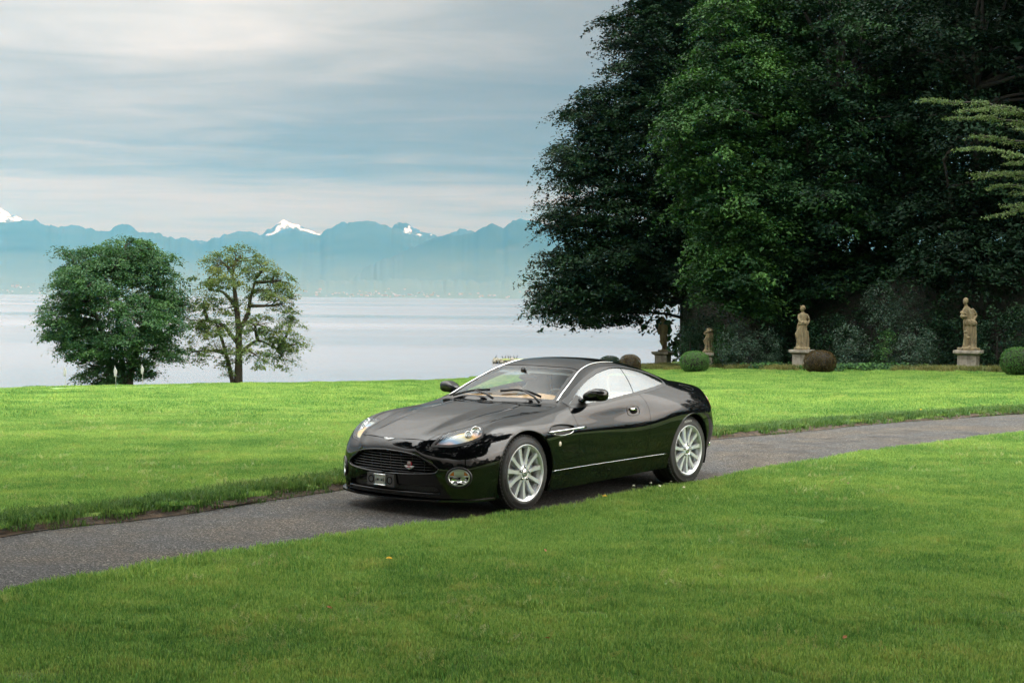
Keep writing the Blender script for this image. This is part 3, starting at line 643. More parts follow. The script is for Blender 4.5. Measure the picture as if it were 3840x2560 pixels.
make_tree('hornbeam_tree', 'huge dark tree whose low boughs sweep out over the lake', 'tree', bA,
    [[(0,0,0,.42),(-.1,0,1.6,.36),(-.25,0,5,.30),(-.6,0,9,.2),(-.7,.1,14,.08)],[(-.2,0,3,.2),(-1.5,-.3,4.2,.15),(-3.4,-.8,4.3,.08),(-5.2,-1.2,3.6,.04)],[(-.2,0,6,.18),(-2,-.4,8,.12),(-4,-.8,8.5,.06)]],
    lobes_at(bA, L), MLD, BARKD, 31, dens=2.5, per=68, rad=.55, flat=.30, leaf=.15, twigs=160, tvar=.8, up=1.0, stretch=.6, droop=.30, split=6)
bB = base_at(2760, 66)
L = [(2690,180,64,110,110,2),(2610,330,63,110,90,2),(2560,480,62.5,90,80,1.8),(2660,450,62,120,100,2.2),(2600,640,62.5,100,90,1.9),(2680,600,62,130,110,2.2),(2640,790,62.5,110,90,2),(2730,750,62,130,120,2.2),(2720,910,62,120,100,2),(2690,1010,62,110,80,1.8),(2790,1000,61.5,150,90,2),(2800,870,62,130,120,2.2),(2850,420,63,150,130,2.4),(2820,620,62.5,150,130,2.4),(2760,300,63,130,120,2.2),(2750,1090,62,130,70,1.7),(2850,1120,62.5,90,70,1.6),(2900,250,65,150,150,2.6),(2700,40,65,130,130,2.4),(2880,60,66,160,150,2.6),(2930,780,63.5,120,140,2.4)]
make_tree('lime_tree', 'brighter green tree rising behind the two middle statues', 'tree', bB,
    [[(0,0,0,.34),(0,0,2,.28),(-.1,0,6,.22),(-.3,-.2,12,.08)],[(0,0,4,.16),(-1,-.6,6,.1),(-1.8,-1.4,7,.05)],[(0,0,5,.16),(.8,-.8,7,.1),(1.2,-1.4,9,.04)]],
    lobes_at(bB, L), MLB, BARKD, 32, dens=2.2, per=68, rad=.55, flat=.28, leaf=.15, twigs=120, tvar=.9, up=1.0, droop=.38, stretch=.6, split=6)
bC = base_at(3120, 63)
L = [(3060,360,62,150,130,2.6),(3100,560,61.5,150,110,2.4),(3060,720,61.5,150,110,2.4),(3200,640,61.5,140,120,2.4),(3150,850,61.5,150,100,2.2),(3020,930,62,120,90,2),(3280,800,62,130,110,2.4),(3260,430,62.5,150,150,2.8),(3330,1010,62,130,100,2.2),(3200,1010,62,140,90,2.2),(3080,1080,62.5,120,80,2),(3120,160,64,180,170,3),(3350,230,64,180,180,3),(3000,20,66,180,160,3),(3260,10,66,180,160,3),(3400,620,63,140,160,2.8)]
make_tree('chestnut_tree', 'broad dark tree above the crowned statue and the hollies', 'tree', bC,
    [[(0,0,0,.36),(.05,0,3,.26),(-.1,0,8,.14),(.1,0,11,.05)],[(0,0,3,.16),(1,-.5,5,.1),(2,-1,6.4,.05)],[(0,0,4,.16),(-.8,-.7,6,.1),(-1.2,-1.2,8,.04)]],
    lobes_at(bC, L), MLC2, BARKD, 33, dens=1.7, per=62, rad=.58, flat=.28, leaf=.16, twigs=110, tvar=.9, up=1.0, stretch=.6, split=6)
bD = base_at(3640, 60)
L = [(3520,1000,57,130,100,2.2),(3620,900,58,150,120,2.4),(3700,1030,56,150,100,2.2),(3800,920,57,150,120,2.4),(3500,820,59,130,120,2.4),(3650,700,59,170,150,2.8),(3560,480,60,170,170,3),(3760,520,60,180,180,3),(3500,200,61,190,190,3),(3740,180,61,190,190,3),(3620,-60,62,200,150,3),(3900,700,58,160,200,3),(3920,300,60,180,220,3)]
make_tree('beech_tree', 'near-black tree behind the rightmost statue', 'tree', bD,
    [[(0,0,0,.34),(0,0,4,.26),(.1,0,8,.14),(0,0,11,.05)],[(0,0,3,.16),(1.4,-.8,5,.1),(2.4,-1.6,6,.05)],[(0,0,4,.16),(-1,-1,6,.1),(-1.6,-1.5,8,.04)]],
    lobes_at(bD, L), MLK, BARKD, 34, dens=1.4, per=60, rad=.62, flat=.28, leaf=.17, twigs=80, tvar=.7, up=1.0, stretch=.6, split=6)
# woods behind them
for k, (px, d, sx_) in enumerate(((2720, 84, 330), (3020, 80, 340), (3340, 78, 350), (3680, 74, 360), (4050, 68, 380), (4500, 60, 420))):
    b = base_at(px, d); L = [(px, 1150, d, sx_*.8, 160, 3), (px-100, 900, d, sx_, 260, 3.5), (px+80, 550, d, sx_, 300, 3.5), (px, 180, d, sx_, 300, 3.5), (px, -150, d, sx_, 260, 3.5), (px+40, -480, d, sx_*.9, 260, 3.5)]
    make_tree('forest_tree', ('forest tree deep in the shade behind the bright lime tree', 'forest tree deep in the shade behind the chestnut', 'forest tree in the shade right of the chestnut', 'forest tree in the shade at the right edge of the photo', 'forest tree just outside the right edge', 'outermost forest tree beyond the right edge')[k], 'tree', b,
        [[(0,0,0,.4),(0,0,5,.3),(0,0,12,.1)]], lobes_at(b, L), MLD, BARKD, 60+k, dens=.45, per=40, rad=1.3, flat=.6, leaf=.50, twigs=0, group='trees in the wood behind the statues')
# unseen trees added right of the frame to shade the right-hand lawn
for k, (x, y, h_) in enumerate(((27.5, 49, 19), (32, 41.5, 20), (37.5, 35, 18), (24.5, 57, 20))):
    w_ = 7.5; b = (x, y, gz(x, y)-.2); make_tree('forest_tree', ('added shading tree right of the frame, second back from the lawn', 'added shading tree right of the frame in the middle of the row', 'added shading tree furthest to the right beside the lawn', 'added shading tree right of the frame nearest the statues')[k], 'tree', b, [[(0,0,0,.4),(0,0,h_*.4,.3),(0,0,h_*.8,.1)]],
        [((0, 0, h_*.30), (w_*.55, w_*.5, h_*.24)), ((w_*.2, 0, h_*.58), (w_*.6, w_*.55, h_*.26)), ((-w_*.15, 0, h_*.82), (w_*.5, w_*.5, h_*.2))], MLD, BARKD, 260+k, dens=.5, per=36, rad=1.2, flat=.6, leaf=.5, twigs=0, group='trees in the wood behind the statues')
# tall clipped yew hedge closing off the wood behind the statues
def hedge(label, pts, h_, wd, seed):
    rng = np.random.default_rng(seed); q = resamp(csmooth(pts, 5), 60); z0 = lawn_z(q[:, 0], q[:, 1]); T = empty('yew_hedge', (q[30, 0], q[30, 1], z0[30])); tag(T, label, 'hedge')
    o = np.array([q[30, 0], q[30, 1], z0[30]]); td = np.gradient(q, axis=0); td /= np.linalg.norm(td, axis=1, keepdims=True); nr = np.stack([-td[:, 1], td[:, 0]], 1)
    prof = [(-.5, -.1), (-.52, .5), (-.46, .9), (-.2, 1.0), (.2, 1.0), (.46, .9), (.52, .5), (.5, -.1)]; V = []
    for u, v in prof: V.append(np.column_stack([q+nr*(u*wd*.86), z0+v*h_*.96])-o)
    V = np.stack(V, 1).reshape(-1, 3); F = [(i*8+k, i*8+k+1, (i+1)*8+k+1, (i+1)*8+k) for i in range(59) for k in range(7)]+[tuple(range(8)), tuple(59*8+k for k in range(8))[::-1]]
    obj('inner_growth', V, F, BARKD, T)
    L_ = np.linalg.norm(np.diff(q, axis=0), axis=1).sum(); n_ = int(L_*h_*260); t = rng.random(n_)*59; i = t.astype(int); f_ = (t-i)[:, None]; c = q[i]*(1-f_)+q[np.minimum(i+1, 59)]*f_; zz = z0[i]; nn = nr[i]
    face = rng.random(n_); side = np.where(face < .55, -1, np.where(face < .7, 1, 0)); up_ = (side == 0); u = np.where(up_, rng.random(n_)*2-1, side)*.5*wd*(1+.10*(fbm(t*.8, rng.random(n_)*0+zz+face*3, 3, seed)-.4)); v = np.where(up_, 1.0, rng.random(n_))*h_+(fbm(t*.5, t*0+2, 3, seed)-.45)*.5
    P = np.column_stack([c+nn*u[:, None], zz+v])-o; N = np.column_stack([nn*np.where(up_, 0, side)[:, None], up_*1.0+.25])+rng.normal(size=(n_, 3))*.5
    link('foliage', leaves_mesh('foliage', P+rng.normal(size=P.shape)*.06, N, rng.uniform(.06, .14, n_), .3+.4*rng.random(n_), MLD, rng), T)
hedge('tall dark yew hedge running behind the statues', [(8.6, 70.5), (10.3, 66.0), (13.2, 62.6), (16.6, 58.6), (19.6, 54.0), (22.5, 49.5), (26, 45)], 3.6, 1.6, 300)
# --- cedar boughs reaching in from the right
def cedar():
    rng = np.random.default_rng(77); d0 = 44; bx = base_at(4080, d0); T = empty('cedar_tree', bx); tag(T, 'cedar with pale feathery layered boughs reaching in at the right edge', 'tree')
    mb = MB(); mb.tube([(0,0,0),(0,0,4),(.1,0,9),(0,0,13)], [.45,.38,.26,.1], 10); mb.build('trunk', BARKD, T)
    lim = MB(); P = []; Nn = []; S = []; Tt = []
    boughs = [((4080,520),(3440,362)),((4080,560),(3540,430)),((4080,640),(3610,500)),((4090,700),(3580,545)),((4080,760),(3650,640)),((4080,780),(3700,690)),((4080,860),(3760,760)),((4080,500),(3580,400)),((4080,690),(3660,660)),((4080,820),(3700,800)),((4090,620),(3790,470)),((4090,720),(3770,600)),((4090,820),(3800,720))]
    for (p0, p1) in boughs:
        dd = d0-rng.uniform(-2.0, 3.0); a = W(*p0, d0)-np.array(bx); a[0] *= .2; b = W(*p1, dd)-np.array(bx)
        pts = [a+(b-a)*t+np.array([0, 0, .30*math.sin(t*math.pi*.9)-.22*t*t])+np.array([0, rng.normal()*.04, rng.normal()*.03]) for t in np.linspace(0, 1, 12)]
        lim.tube([Vector(p) for p in pts], list(np.linspace(.07, .008, 12)), 6)
        dirv = (b-a)/np.linalg.norm(b-a); side = np.cross(dirv, [0, 0, 1]); side /= np.linalg.norm(side); L_ = np.linalg.norm(b-a)
        for t in rng.random(int(L_*16))**.8*.82+.2:
            t = min(t, .999); i = min(int(t*11), 10); fr = t*11-i; c = pts[i]*(1-fr)+pts[i+1]*fr
            sg = rng.choice((-1, 1)); ln = (.18+.55*(1-t)+.25*rng.random())*rng.uniform(.5, 1.1); nk = int(ln*44); tt = rng.random(nk)
            az = rng.uniform(.35, 1.0); pos = c+(side*sg*az+dirv*(1.1-az*.6))*(tt*ln)[:, None]; pos[:, 2] -= .30*(tt*ln)**1.5; pos += rng.normal(size=(nk, 3))*[.03, .03, .028]
            P.append(pos); Nn.append(np.tile([0, 0, .6], (nk, 1))+rng.normal(size=(nk, 3))*.6); S.append(rng.uniform(.05, .10, nk)); Tt.append(.1+.25*rng.random()+.4*tt*rng.random(nk)+.2*rng.random(nk))
    lim.build('limbs', BARKD, T); link('crown', leaves_mesh('crown', np.concatenate(P), np.concatenate(Nn), np.concatenate(S), np.concatenate(Tt), MLC, rng, aspect=.38), T)
cedar()
# --- clipped balls, shrubs and low planting along the statue row
def ball(label, px, py_bot, py_top, halfw, d, mat, seed, tall=1.0):
    rng = np.random.default_rng(seed); k = d/FPX; x = (px-1920)/FPX*d; zb = gz(x, d)-.03; zt = W(px, py_top, d)[2]; hgt = zt-zb; r = halfw*k
    T = empty('topiary_ball', (x, d, zb)); tag(T, label, 'topiary', 'clipped topiary balls by the statues')
    mb = MB(); mb.tube([(0, 0, 0), (.02, 0, hgt*.5)], [.05, .03], 8); mb.build('stem', BARKD, T)
    n_ = int(5200*r*max(hgt, .5)*2.0); u = rng.normal(size=(n_, 3)); u /= np.linalg.norm(u, axis=1, keepdims=True)
    pw = np.sign(u)*np.abs(u)**.86; rad = (1+.035*(fbm(u[:, 0]*4+3, u[:, 2]*4+u[:, 1]*3+7, 3, seed)-.45)*2)*(1-.10*rng.random(n_)**2)
    P = pw*rad[:, None]*[r, r, hgt*.5]; P[:, 2] = np.maximum(P[:, 2]+hgt*.5, 0.02+.05*rng.random(n_))
    t = .35+.3*rng.random(n_)+.3*(fbm(u[:, 0]*3, u[:, 2]*3+u[:, 1], 2, seed+4)-.4)
    link('crown', leaves_mesh('crown', P, u+rng.normal(size=(n_, 3))*.45, .045*(.7+.6*rng.random(n_)), t, mat, rng), T)
    mb = MB(); mb.sphere((0, 0, hgt*.5), (r*.86, r*.86, hgt*.43), 18, 12); mb.build('inner_growth', BARKD, T)
ball('dark green clipped ball just left of the brown one behind the roof', 2288, 1408, 1333, 42, 61, MLD, 81)
ball('brown clipped ball behind the car roof, left of the first statue', 2364, 1415, 1328, 41, 58.5, MLR, 82)
ball('bright green clipped ball hiding the foot of the headless statue', 2606, 1398, 1315, 56, 57, MLY, 83)
ball('brown clipped ball to the right of the crowned statue', 3076, 1399, 1312, 60, 52.5, MLR, 84)
ball('green clipped ball at the right edge of the photo', 3822, 1408, 1300, 66, 46.5, MLY, 85)
def shrub(label, name, L, px, d, mat, seed, dens=11, per=44, rad=.22, leaf=.06, flat=.9, up=.35, droop=.05, cat='shrub', group=None, aspect=.55):
    b = base_at(px, d); make_tree(name, label, cat, b, [[(0,0,0,.05),(.02,0,.6,.04),(0,0,1.3,.02)]], lobes_at(b, L), mat, BARKD, seed, dens, per, rad, flat, leaf, group, up, droop, .35, 0, -.95, .6, aspect, 0.0, 0, .02)
shrub('glinting dark holly bush between the headless and crowned statues', 'holly_bush', [(2790,1330,60,95,55,1.0),(2850,1310,60,70,70,.9),(2760,1290,60.5,60,70,.9)], 2800, 60.5, MLH, 91)
shrub('upright holly with glossy leaves right of the brown ball', 'holly_bush', [(3185,1345,55,42,50,.6),(3180,1270,55,38,60,.6),(3230,1320,55.5,40,55,.6)], 3190, 55.5, MLH, 92)
shrub('rounded glossy holly left of the rightmost statue', 'holly_bush', [(3400,1340,54,70,60,.9),(3440,1280,54.5,60,60,.8),(3460,1345,54.3,50,50,.7)], 3410, 54.6, MLH, 93)
shrub('tall ragged holly climbing behind the glossy ones', 'holly_bush', [(3330,1190,57,70,70,.9),(3400,1160,57.5,60,60,.9),(3300,1120,58,60,60,.9)], 3330, 58, MLH, 94, dens=6)
shrub('dark columnar yew beside the first statue', 'yew_shrub', [(2588,1310,63.5,38,70,.6),(2590,1250,63.5,30,40,.5)], 2588, 63.6, MLD, 95)
shrub('bright green hedge end right of the headless statue', 'hedge_shrub', [(2715,1350,61,34,50,.7),(2710,1280,61.5,40,70,.8)], 2715, 61.4, MLB, 96)
shrub('green fan-shaped yew between the two hollies', 'yew_shrub', [(3318,1345,54.5,34,55,.5),(3322,1290,54.8,30,45,.5)], 3318, 54.9, MLB, 97)
for k, (px, d, py) in enumerate(((2640, 66, 1290), (2920, 63, 1290), (3000, 62, 1320), (3110, 60, 1290), (3270, 60, 1270), (3520, 56, 1300), (3580, 56, 1240), (3740, 53, 1270), (3860, 52, 1250))):
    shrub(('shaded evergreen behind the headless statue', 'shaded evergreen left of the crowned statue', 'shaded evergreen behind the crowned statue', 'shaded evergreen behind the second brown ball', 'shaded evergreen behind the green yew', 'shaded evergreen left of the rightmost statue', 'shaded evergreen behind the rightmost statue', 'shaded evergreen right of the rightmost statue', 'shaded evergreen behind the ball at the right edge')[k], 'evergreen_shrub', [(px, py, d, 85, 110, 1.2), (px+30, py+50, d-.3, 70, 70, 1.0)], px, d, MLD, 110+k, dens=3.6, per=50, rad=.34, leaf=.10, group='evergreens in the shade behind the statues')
# distant belt of trees around the park, seen in the paintwork and windows
belt = []; rq = random.Random(8)
bl = resamp(csmooth([(58, 74), (74, 62), (88, 44), (98, 26), (103, 8), (101, -10), (93, -28), (79, -45), (58, -60), (32, -70), (4, -75), (-26, -73), (-52, -66), (-74, -52), (-88, -30)], 6), 300); q_ = 0
while q_ < 299:
    x, y = bl[q_]; x += rq.uniform(-3, 3); y += rq.uniform(-3, 3); w_ = rq.uniform(6, 12); h_ = rq.uniform(6.5, 14.5); q_ += rq.choice((3, 4, 5, 6))
    z_ = gz(x, y)-.2; belt += [((x, y, z_+h_*.62), (w_*.5, w_*.5, h_*.38)), ((x+w_*.3, y, z_+h_*.38), (w_*.45, w_*.45, h_*.36)), ((x-w_*.3, y+w_*.2, z_+h_*.36), (w_*.45, w_*.45, h_*.34))]
rb_ = np.random.default_rng(201); C, O, I = clumps_on(belt, .20, rb_); P, N, s, t = spray(C, O, 22, 1.7, .6, 1.1, rb_)
tag(link('far_tree_belt', leaves_mesh('far_tree_belt', P, N, s, t, MLD, rb_)), 'far belt of park trees mirrored in the paintwork', kind='stuff')

# unseen tree added overhead so its canopy darkens the foreground lawn
b = (3.5, -7.5, -.2)   # trunk well behind the camera
make_tree('added_shade_tree', 'unseen tree added behind the camera, its canopy shading the near lawn', 'tree', b, [[(0,0,0,.5),(0,0,4,.42),(-.5,1,9,.25),(-.5,1,13,.1)]],
    [((-5.5, 6.5, 8.6), (4.2, 4.6, 2.2)), ((1, 7.5, 9.2), (4.6, 4.4, 2.4)), ((6.5, 5.5, 8.8), (4.2, 4.6, 2.2)), ((-4, 1, 10.5), (5, 4.5, 3.2)), ((4, 0, 10.8), (5, 4.5, 3.2)), ((0, 3, 13), (5, 5, 3)), ((-11.5, 10.2, 9.4), (4.6, 3.6, 2.0)), ((-6.0, 11.6, 9.2), (4.4, 3.4, 1.9)), ((-.5, 11.8, 9.2), (4.4, 3.4, 1.9)), ((5.0, 11.0, 9.4), (4.6, 3.6, 2.0)), ((-14, 5, 10), (5, 5, 2.6)), ((9.5, 10.0, 9.6), (4.6, 3.6, 2.0)), ((12, 5, 10), (5, 5, 2.6)), ((-15, 16.2, 10.4), (4.6, 3.2, 1.8)), ((-9, 17, 10.2), (4.4, 3.2, 1.8)), ((-3.5, 17.4, 10.2), (4.4, 3.2, 1.8)), ((2, 17, 10.3), (4.4, 3.2, 1.8)), ((7.5, 16.5, 10.4), (4.6, 3.2, 1.8))], MLD, BARKD, 401, dens=1.5, per=34, rad=.9, flat=.5, leaf=.42, twigs=10)
# ================================================================ statues
def stone_mat(name, base, dark, moss):
    m, n = nmat(name); tc = n('ShaderNodeTexCoord')
    q1 = n('ShaderNodeTexNoise', in_Vector=tc.outputs['Object'], in_Scale=5.0, in_Detail=7.0, in_Roughness=.68); q2 = n('ShaderNodeTexNoise', in_Vector=tc.outputs['Object'], in_Scale=40.0, in_Detail=4.0)
    mp = n('ShaderNodeMapping', in_Vector=tc.outputs['Object']); mp.inputs['Scale'].default_value = (9, 9, 1.4); q3 = n('ShaderNodeTexNoise', in_Vector=mp.outputs[0], in_Scale=1.0, in_Detail=4.0)
    c = n.ramp(q1.outputs[0], [(.28, dark), (.5, base), (.75, tuple(min(1, v*1.2) for v in base))])
    c = n.mix(n.ramp(q3.outputs[0], [(.52, (0,)*3), (.72, (.7,)*3)]), c, dark); c = n.mix(n.ramp(q2.outputs[0], [(.6, (0,)*3), (.8, (.5,)*3)]), c, moss)
    hb = n('ShaderNodeBump', in_Height=n.math('ADD', q2.outputs[0], q1.outputs[0]), in_Strength=.5, in_Distance=.02)
    p = n('ShaderNodeBsdfPrincipled', in_Base_Color=c, in_Roughness=.9, in_Normal=hb.outputs[0]); n('ShaderNodeOutputMaterial', in_Surface=p.outputs[0]); return m
M_STONE = stone_mat('weathered_stone', (.15, .118, .064), (.036, .031, .018), (.07, .066, .03)); M_PED = stone_mat('pale_stone', (.22, .20, .165), (.085, .078, .062), (.095, .088, .05))
def remeshed(mb, voxel):
    o = mb.build('tmp', None, None); md = o.modifiers.new('r', 'REMESH'); md.mode = 'VOXEL'; md.voxel_size = voxel
    sm = o.modifiers.new('s', 'SMOOTH'); sm.factor = .4; sm.iterations = 1
    dg = bpy.context.evaluated_depsgraph_get(); dg.update(); me = bpy.data.meshes.new_from_object(o.evaluated_get(dg)); old = o.data
    bpy.data.objects.remove(o); bpy.data.meshes.remove(old); me.polygons.foreach_set('use_smooth', np.full(len(me.polygons), True)); return me
def drape(mb, rings, folds=8, amp=.15, tw=1.8, seg=64):
    """rings: (z, cx, cy, rx, ry, fold strength)"""
    V = []
    q = csmooth([(z, cx, cy, rx, ry, f_) for z, cx, cy, rx, ry, f_ in rings], 5)
    for z, cx, cy, rx, ry, f_ in q:
        for k in range(seg):
            a = 2*math.pi*k/seg; w = 1+f_*amp*(math.sin(folds*a+z*tw+.7*math.sin(3*a))+.5*math.sin((folds-4)*a-z*2.2*tw))
            V.append((cx+rx*w*math.cos(a), cy+ry*w*math.sin(a), z))
    n_ = len(q); F = [(i*seg+k, i*seg+(k+1) % seg, (i+1)*seg+(k+1) % seg, (i+1)*seg+k) for i in range(n_-1) for k in range(seg)]; F += [tuple(range(seg))[::-1], tuple((n_-1)*seg+k for k in range(seg))]
    mb.add(V, F)
def head(mb, c, face=-1, s=1.0, hair=True):
    x, y, z = c; mb.sphere((x, y, z), (.078*s, .088*s, .108*s), 14, 10); mb.sphere((x+.01, y-.035*s*0, z-.055*s), (.058*s, .065*s, .06*s), 12, 8)
    f_ = Vector(face).normalized(); mb.tube([Vector((x, y, z+.01))+f_*.07*s, Vector((x, y, z-.025))+f_*.105*s], [.010, .018], 6)          # nose
    mb.sphere(tuple(Vector((x, y, z-.075*s))+f_*.06*s), (.03, .03, .022), 8, 6)                                                         # chin
    mb.sphere(tuple(Vector((x, y, z+.028))+f_*.062*s), (.045, .045, .018), 8, 6)                                                        # brow
    if hair:
        mb.sphere((x-f_.x*.03, y-f_.y*.03, z+.035), (.092*s, .10*s, .10*s), 12, 8); mb.sphere((x-f_.x*.10, y-f_.y*.10, z+.0), (.05, .05, .055), 10, 6)
def hand(mb, p, d, s=1.0):
    p, d = Vector(p), Vector(d).normalized(); sd = d.cross(Vector((0, 0, 1)));
    if sd.length < .1: sd = Vector((0, 1, 0))
    sd.normalize(); mb.sphere(tuple(p+d*.03), (.04*s, .035*s, .045*s), 8, 6)
    for k in (-1.5, -.5, .5, 1.5): mb.tube([p+d*.05+sd*k*.018, p+d*(.11-.008*abs(k))+sd*k*.020-Vector((0, 0, .012))], [.012, .009], 5)
    mb.tube([p+d*.02+sd*.035, p+d*.06+sd*.065], [.013, .009], 5)
def pedestal(T, w, h, rot):
    P = empty('pedestal', (0, 0, 0), rot, T)
    def blk(name, z0, z1, w0, w1=None):
        w1 = w1 or w0; V = [(sx*w0/2, sy*w0/2, z0) for sx, sy in ((-1,-1),(1,-1),(1,1),(-1,1))]+[(sx*w1/2, sy*w1/2, z1) for sx, sy in ((-1,-1),(1,-1),(1,1),(-1,1))]
        o = obj(name, V, [(3,2,1,0),(4,5,6,7),(0,1,5,4),(1,2,6,5),(2,3,7,6),(3,0,4,7)], M_PED, P, False)
        bv = o.modifiers.new('b', 'BEVEL'); bv.width = .012; bv.segments = 2; return o
    blk('footing', -.12, .09, w*1.16); blk('shaft', .09, h-.17, w); blk('cornice', h-.17, h-.10, w*1.04, w*1.34); blk('cap', h-.10, h, w*1.40)
    for a in range(4):
        q = Matrix.Rotation(a*math.pi/2, 3, 'Z'); mb = MB(); z0, z1 = .17, h-.25; hw = w*.34; y = -w/2-.004
        for (c, d) in (((0, y, z0), (2*hw+.03, .022, .03)), ((0, y, z1), (2*hw+.03, .022, .03)), ((-hw, y, (z0+z1)/2), (.03, .022, z1-z0)), ((hw, y, (z0+z1)/2), (.03, .022, z1-z0))):
            mb.box(tuple(q @ Vector(c)), d, q)
        mb.build('panel_moulding', M_PED, P, False)
    return P
def statue(label, px, d, pxtop, pxped, wped, rot, fig, figh):
    x = (px-1920)/FPX*d; z = gz(x, d); T = empty('statue', (x, d, z)); tag(T, label, 'statue', 'stone statues along the trees')
    h = W(px, pxped, d)[2]-z; pedestal(T, wped, h, rot)
    H = W(px, pxtop, d)[2]-z-h; mb = MB(); fig(mb); zs = [v[2] for v in mb.V]; k = H/max(zs)
    me = remeshed(mb, .017); co = np.empty(len(me.vertices)*3, np.float32); me.vertices.foreach_get('co', co); me.vertices.foreach_set('co', co*k); me.materials.append(M_STONE)
    o = link('figure', me, T, (0, 0, h-.005))
    return T
def plinth(mb, w=.5): mb.box((0, 0, .045), (w, w*.9, .10))
def fig_crowned(mb):      # draped woman, crown, right arm on the hip, cloak flaring at the knee
    plinth(mb, .56)
    drape(mb, [(.08,.0,0,.24,.21,1),(.22,.0,0,.215,.19,1),(.5,-.01,0,.19,.165,1),(.8,-.01,0,.185,.155,.9),(1.0,0,0,.17,.14,.7),(1.1,.01,0,.145,.12,.5),(1.22,.02,0,.155,.12,.35),(1.36,.02,0,.17,.115,.2),(1.43,.02,0,.13,.09,.1),(1.48,.015,0,.06,.055,0),(1.53,.01,0,.052,.05,0)])
    drape(mb, [(1.0,.0,-.03,.19,.15,1),(1.07,.02,-.03,.195,.155,1),(1.14,.05,-.02,.17,.14,.8)], 7, .10)
    mb.add([(-.12,-.1,.95),(-.30,-.13,.62),(-.19,-.12,.28),(-.05,-.05,.55),(-.12,.1,.95),(-.28,.06,.62),(-.19,.08,.28),(-.05,.05,.55)], [(0,1,2,3),(7,6,5,4),(0,4,5,1),(1,5,6,2),(2,6,7,3),(3,7,4,0)])
    head(mb, (-.005, -.01, 1.625), (-1, -.35, 0)); 
    for a in np.linspace(0, 2*math.pi, 9)[:-1]: mb.tube([(-.005+.075*math.cos(a), .075*math.sin(a), 1.70), (-.005+.09*math.cos(a), .09*math.sin(a), 1.765)], [.018, .008], 5)
    mb.tube([(.16,-.02,1.40),(.23,-.03,1.27),(.265,.0,1.15),(.21,-.06,1.05),(.17,-.09,1.0)], [.055,.052,.045,.042,.035], 8); hand(mb, (.18,-.09,1.0), (-.6,-.2,-.5))
    mb.tube([(-.13,0,1.40),(-.16,-.06,1.25),(-.12,-.13,1.12),(-.06,-.15,1.08)], [.052,.048,.042,.034], 8); hand(mb, (-.06,-.15,1.08), (.8,-.2,-.1))
    mb.tube([(.2,.02,.75),(.235,.02,.4),(.22,.0,.1)], [.05,.06,.07], 8)
    mb.sphere((-.17,-.16,.115), (.09,.05,.035), 10, 6)
def fig_headless(mb):     # headless draped torso, cloak bunched at the shoulder
    plinth(mb, .5)
    drape(mb, [(.08,.0,0,.22,.19,1),(.2,.02,0,.19,.17,1),(.45,.02,0,.165,.145,1),(.7,.03,0,.16,.14,.9),(.9,.03,0,.165,.135,.7),(1.05,.03,0,.15,.12,.6),(1.14,.02,0,.10,.09,.5),(1.17,.02,0,.06,.06,.2)])
    mb.add([(-.08,-.1,.85),(-.27,-.13,.56),(-.13,-.12,.30),(-.02,-.05,.5),(-.08,.1,.85),(-.25,.06,.56),(-.13,.08,.30),(-.02,.05,.5)], [(0,1,2,3),(7,6,5,4),(0,4,5,1),(1,5,6,2),(2,6,7,3),(3,7,4,0)])
    mb.tube([(-.13,-.08,.98),(-.02,-.14,1.02),(.12,-.12,1.06),(.2,-.02,1.08)], [.05,.06,.06,.045], 8); mb.tube([(-.1,.0,1.08),(.02,-.06,1.14),(.15,-.02,1.12)], [.045,.055,.045], 8)
    mb.tube([(.18,.0,.95),(.2,.0,.5),(.19,0,.1)], [.045,.05,.07], 8); mb.sphere((-.14,-.15,.115), (.10,.06,.035), 10, 6)
    mb.tube([(-.14,.0,1.0),(-.2,-.02,.92),(-.17,-.1,.86)], [.05,.045,.035], 8)
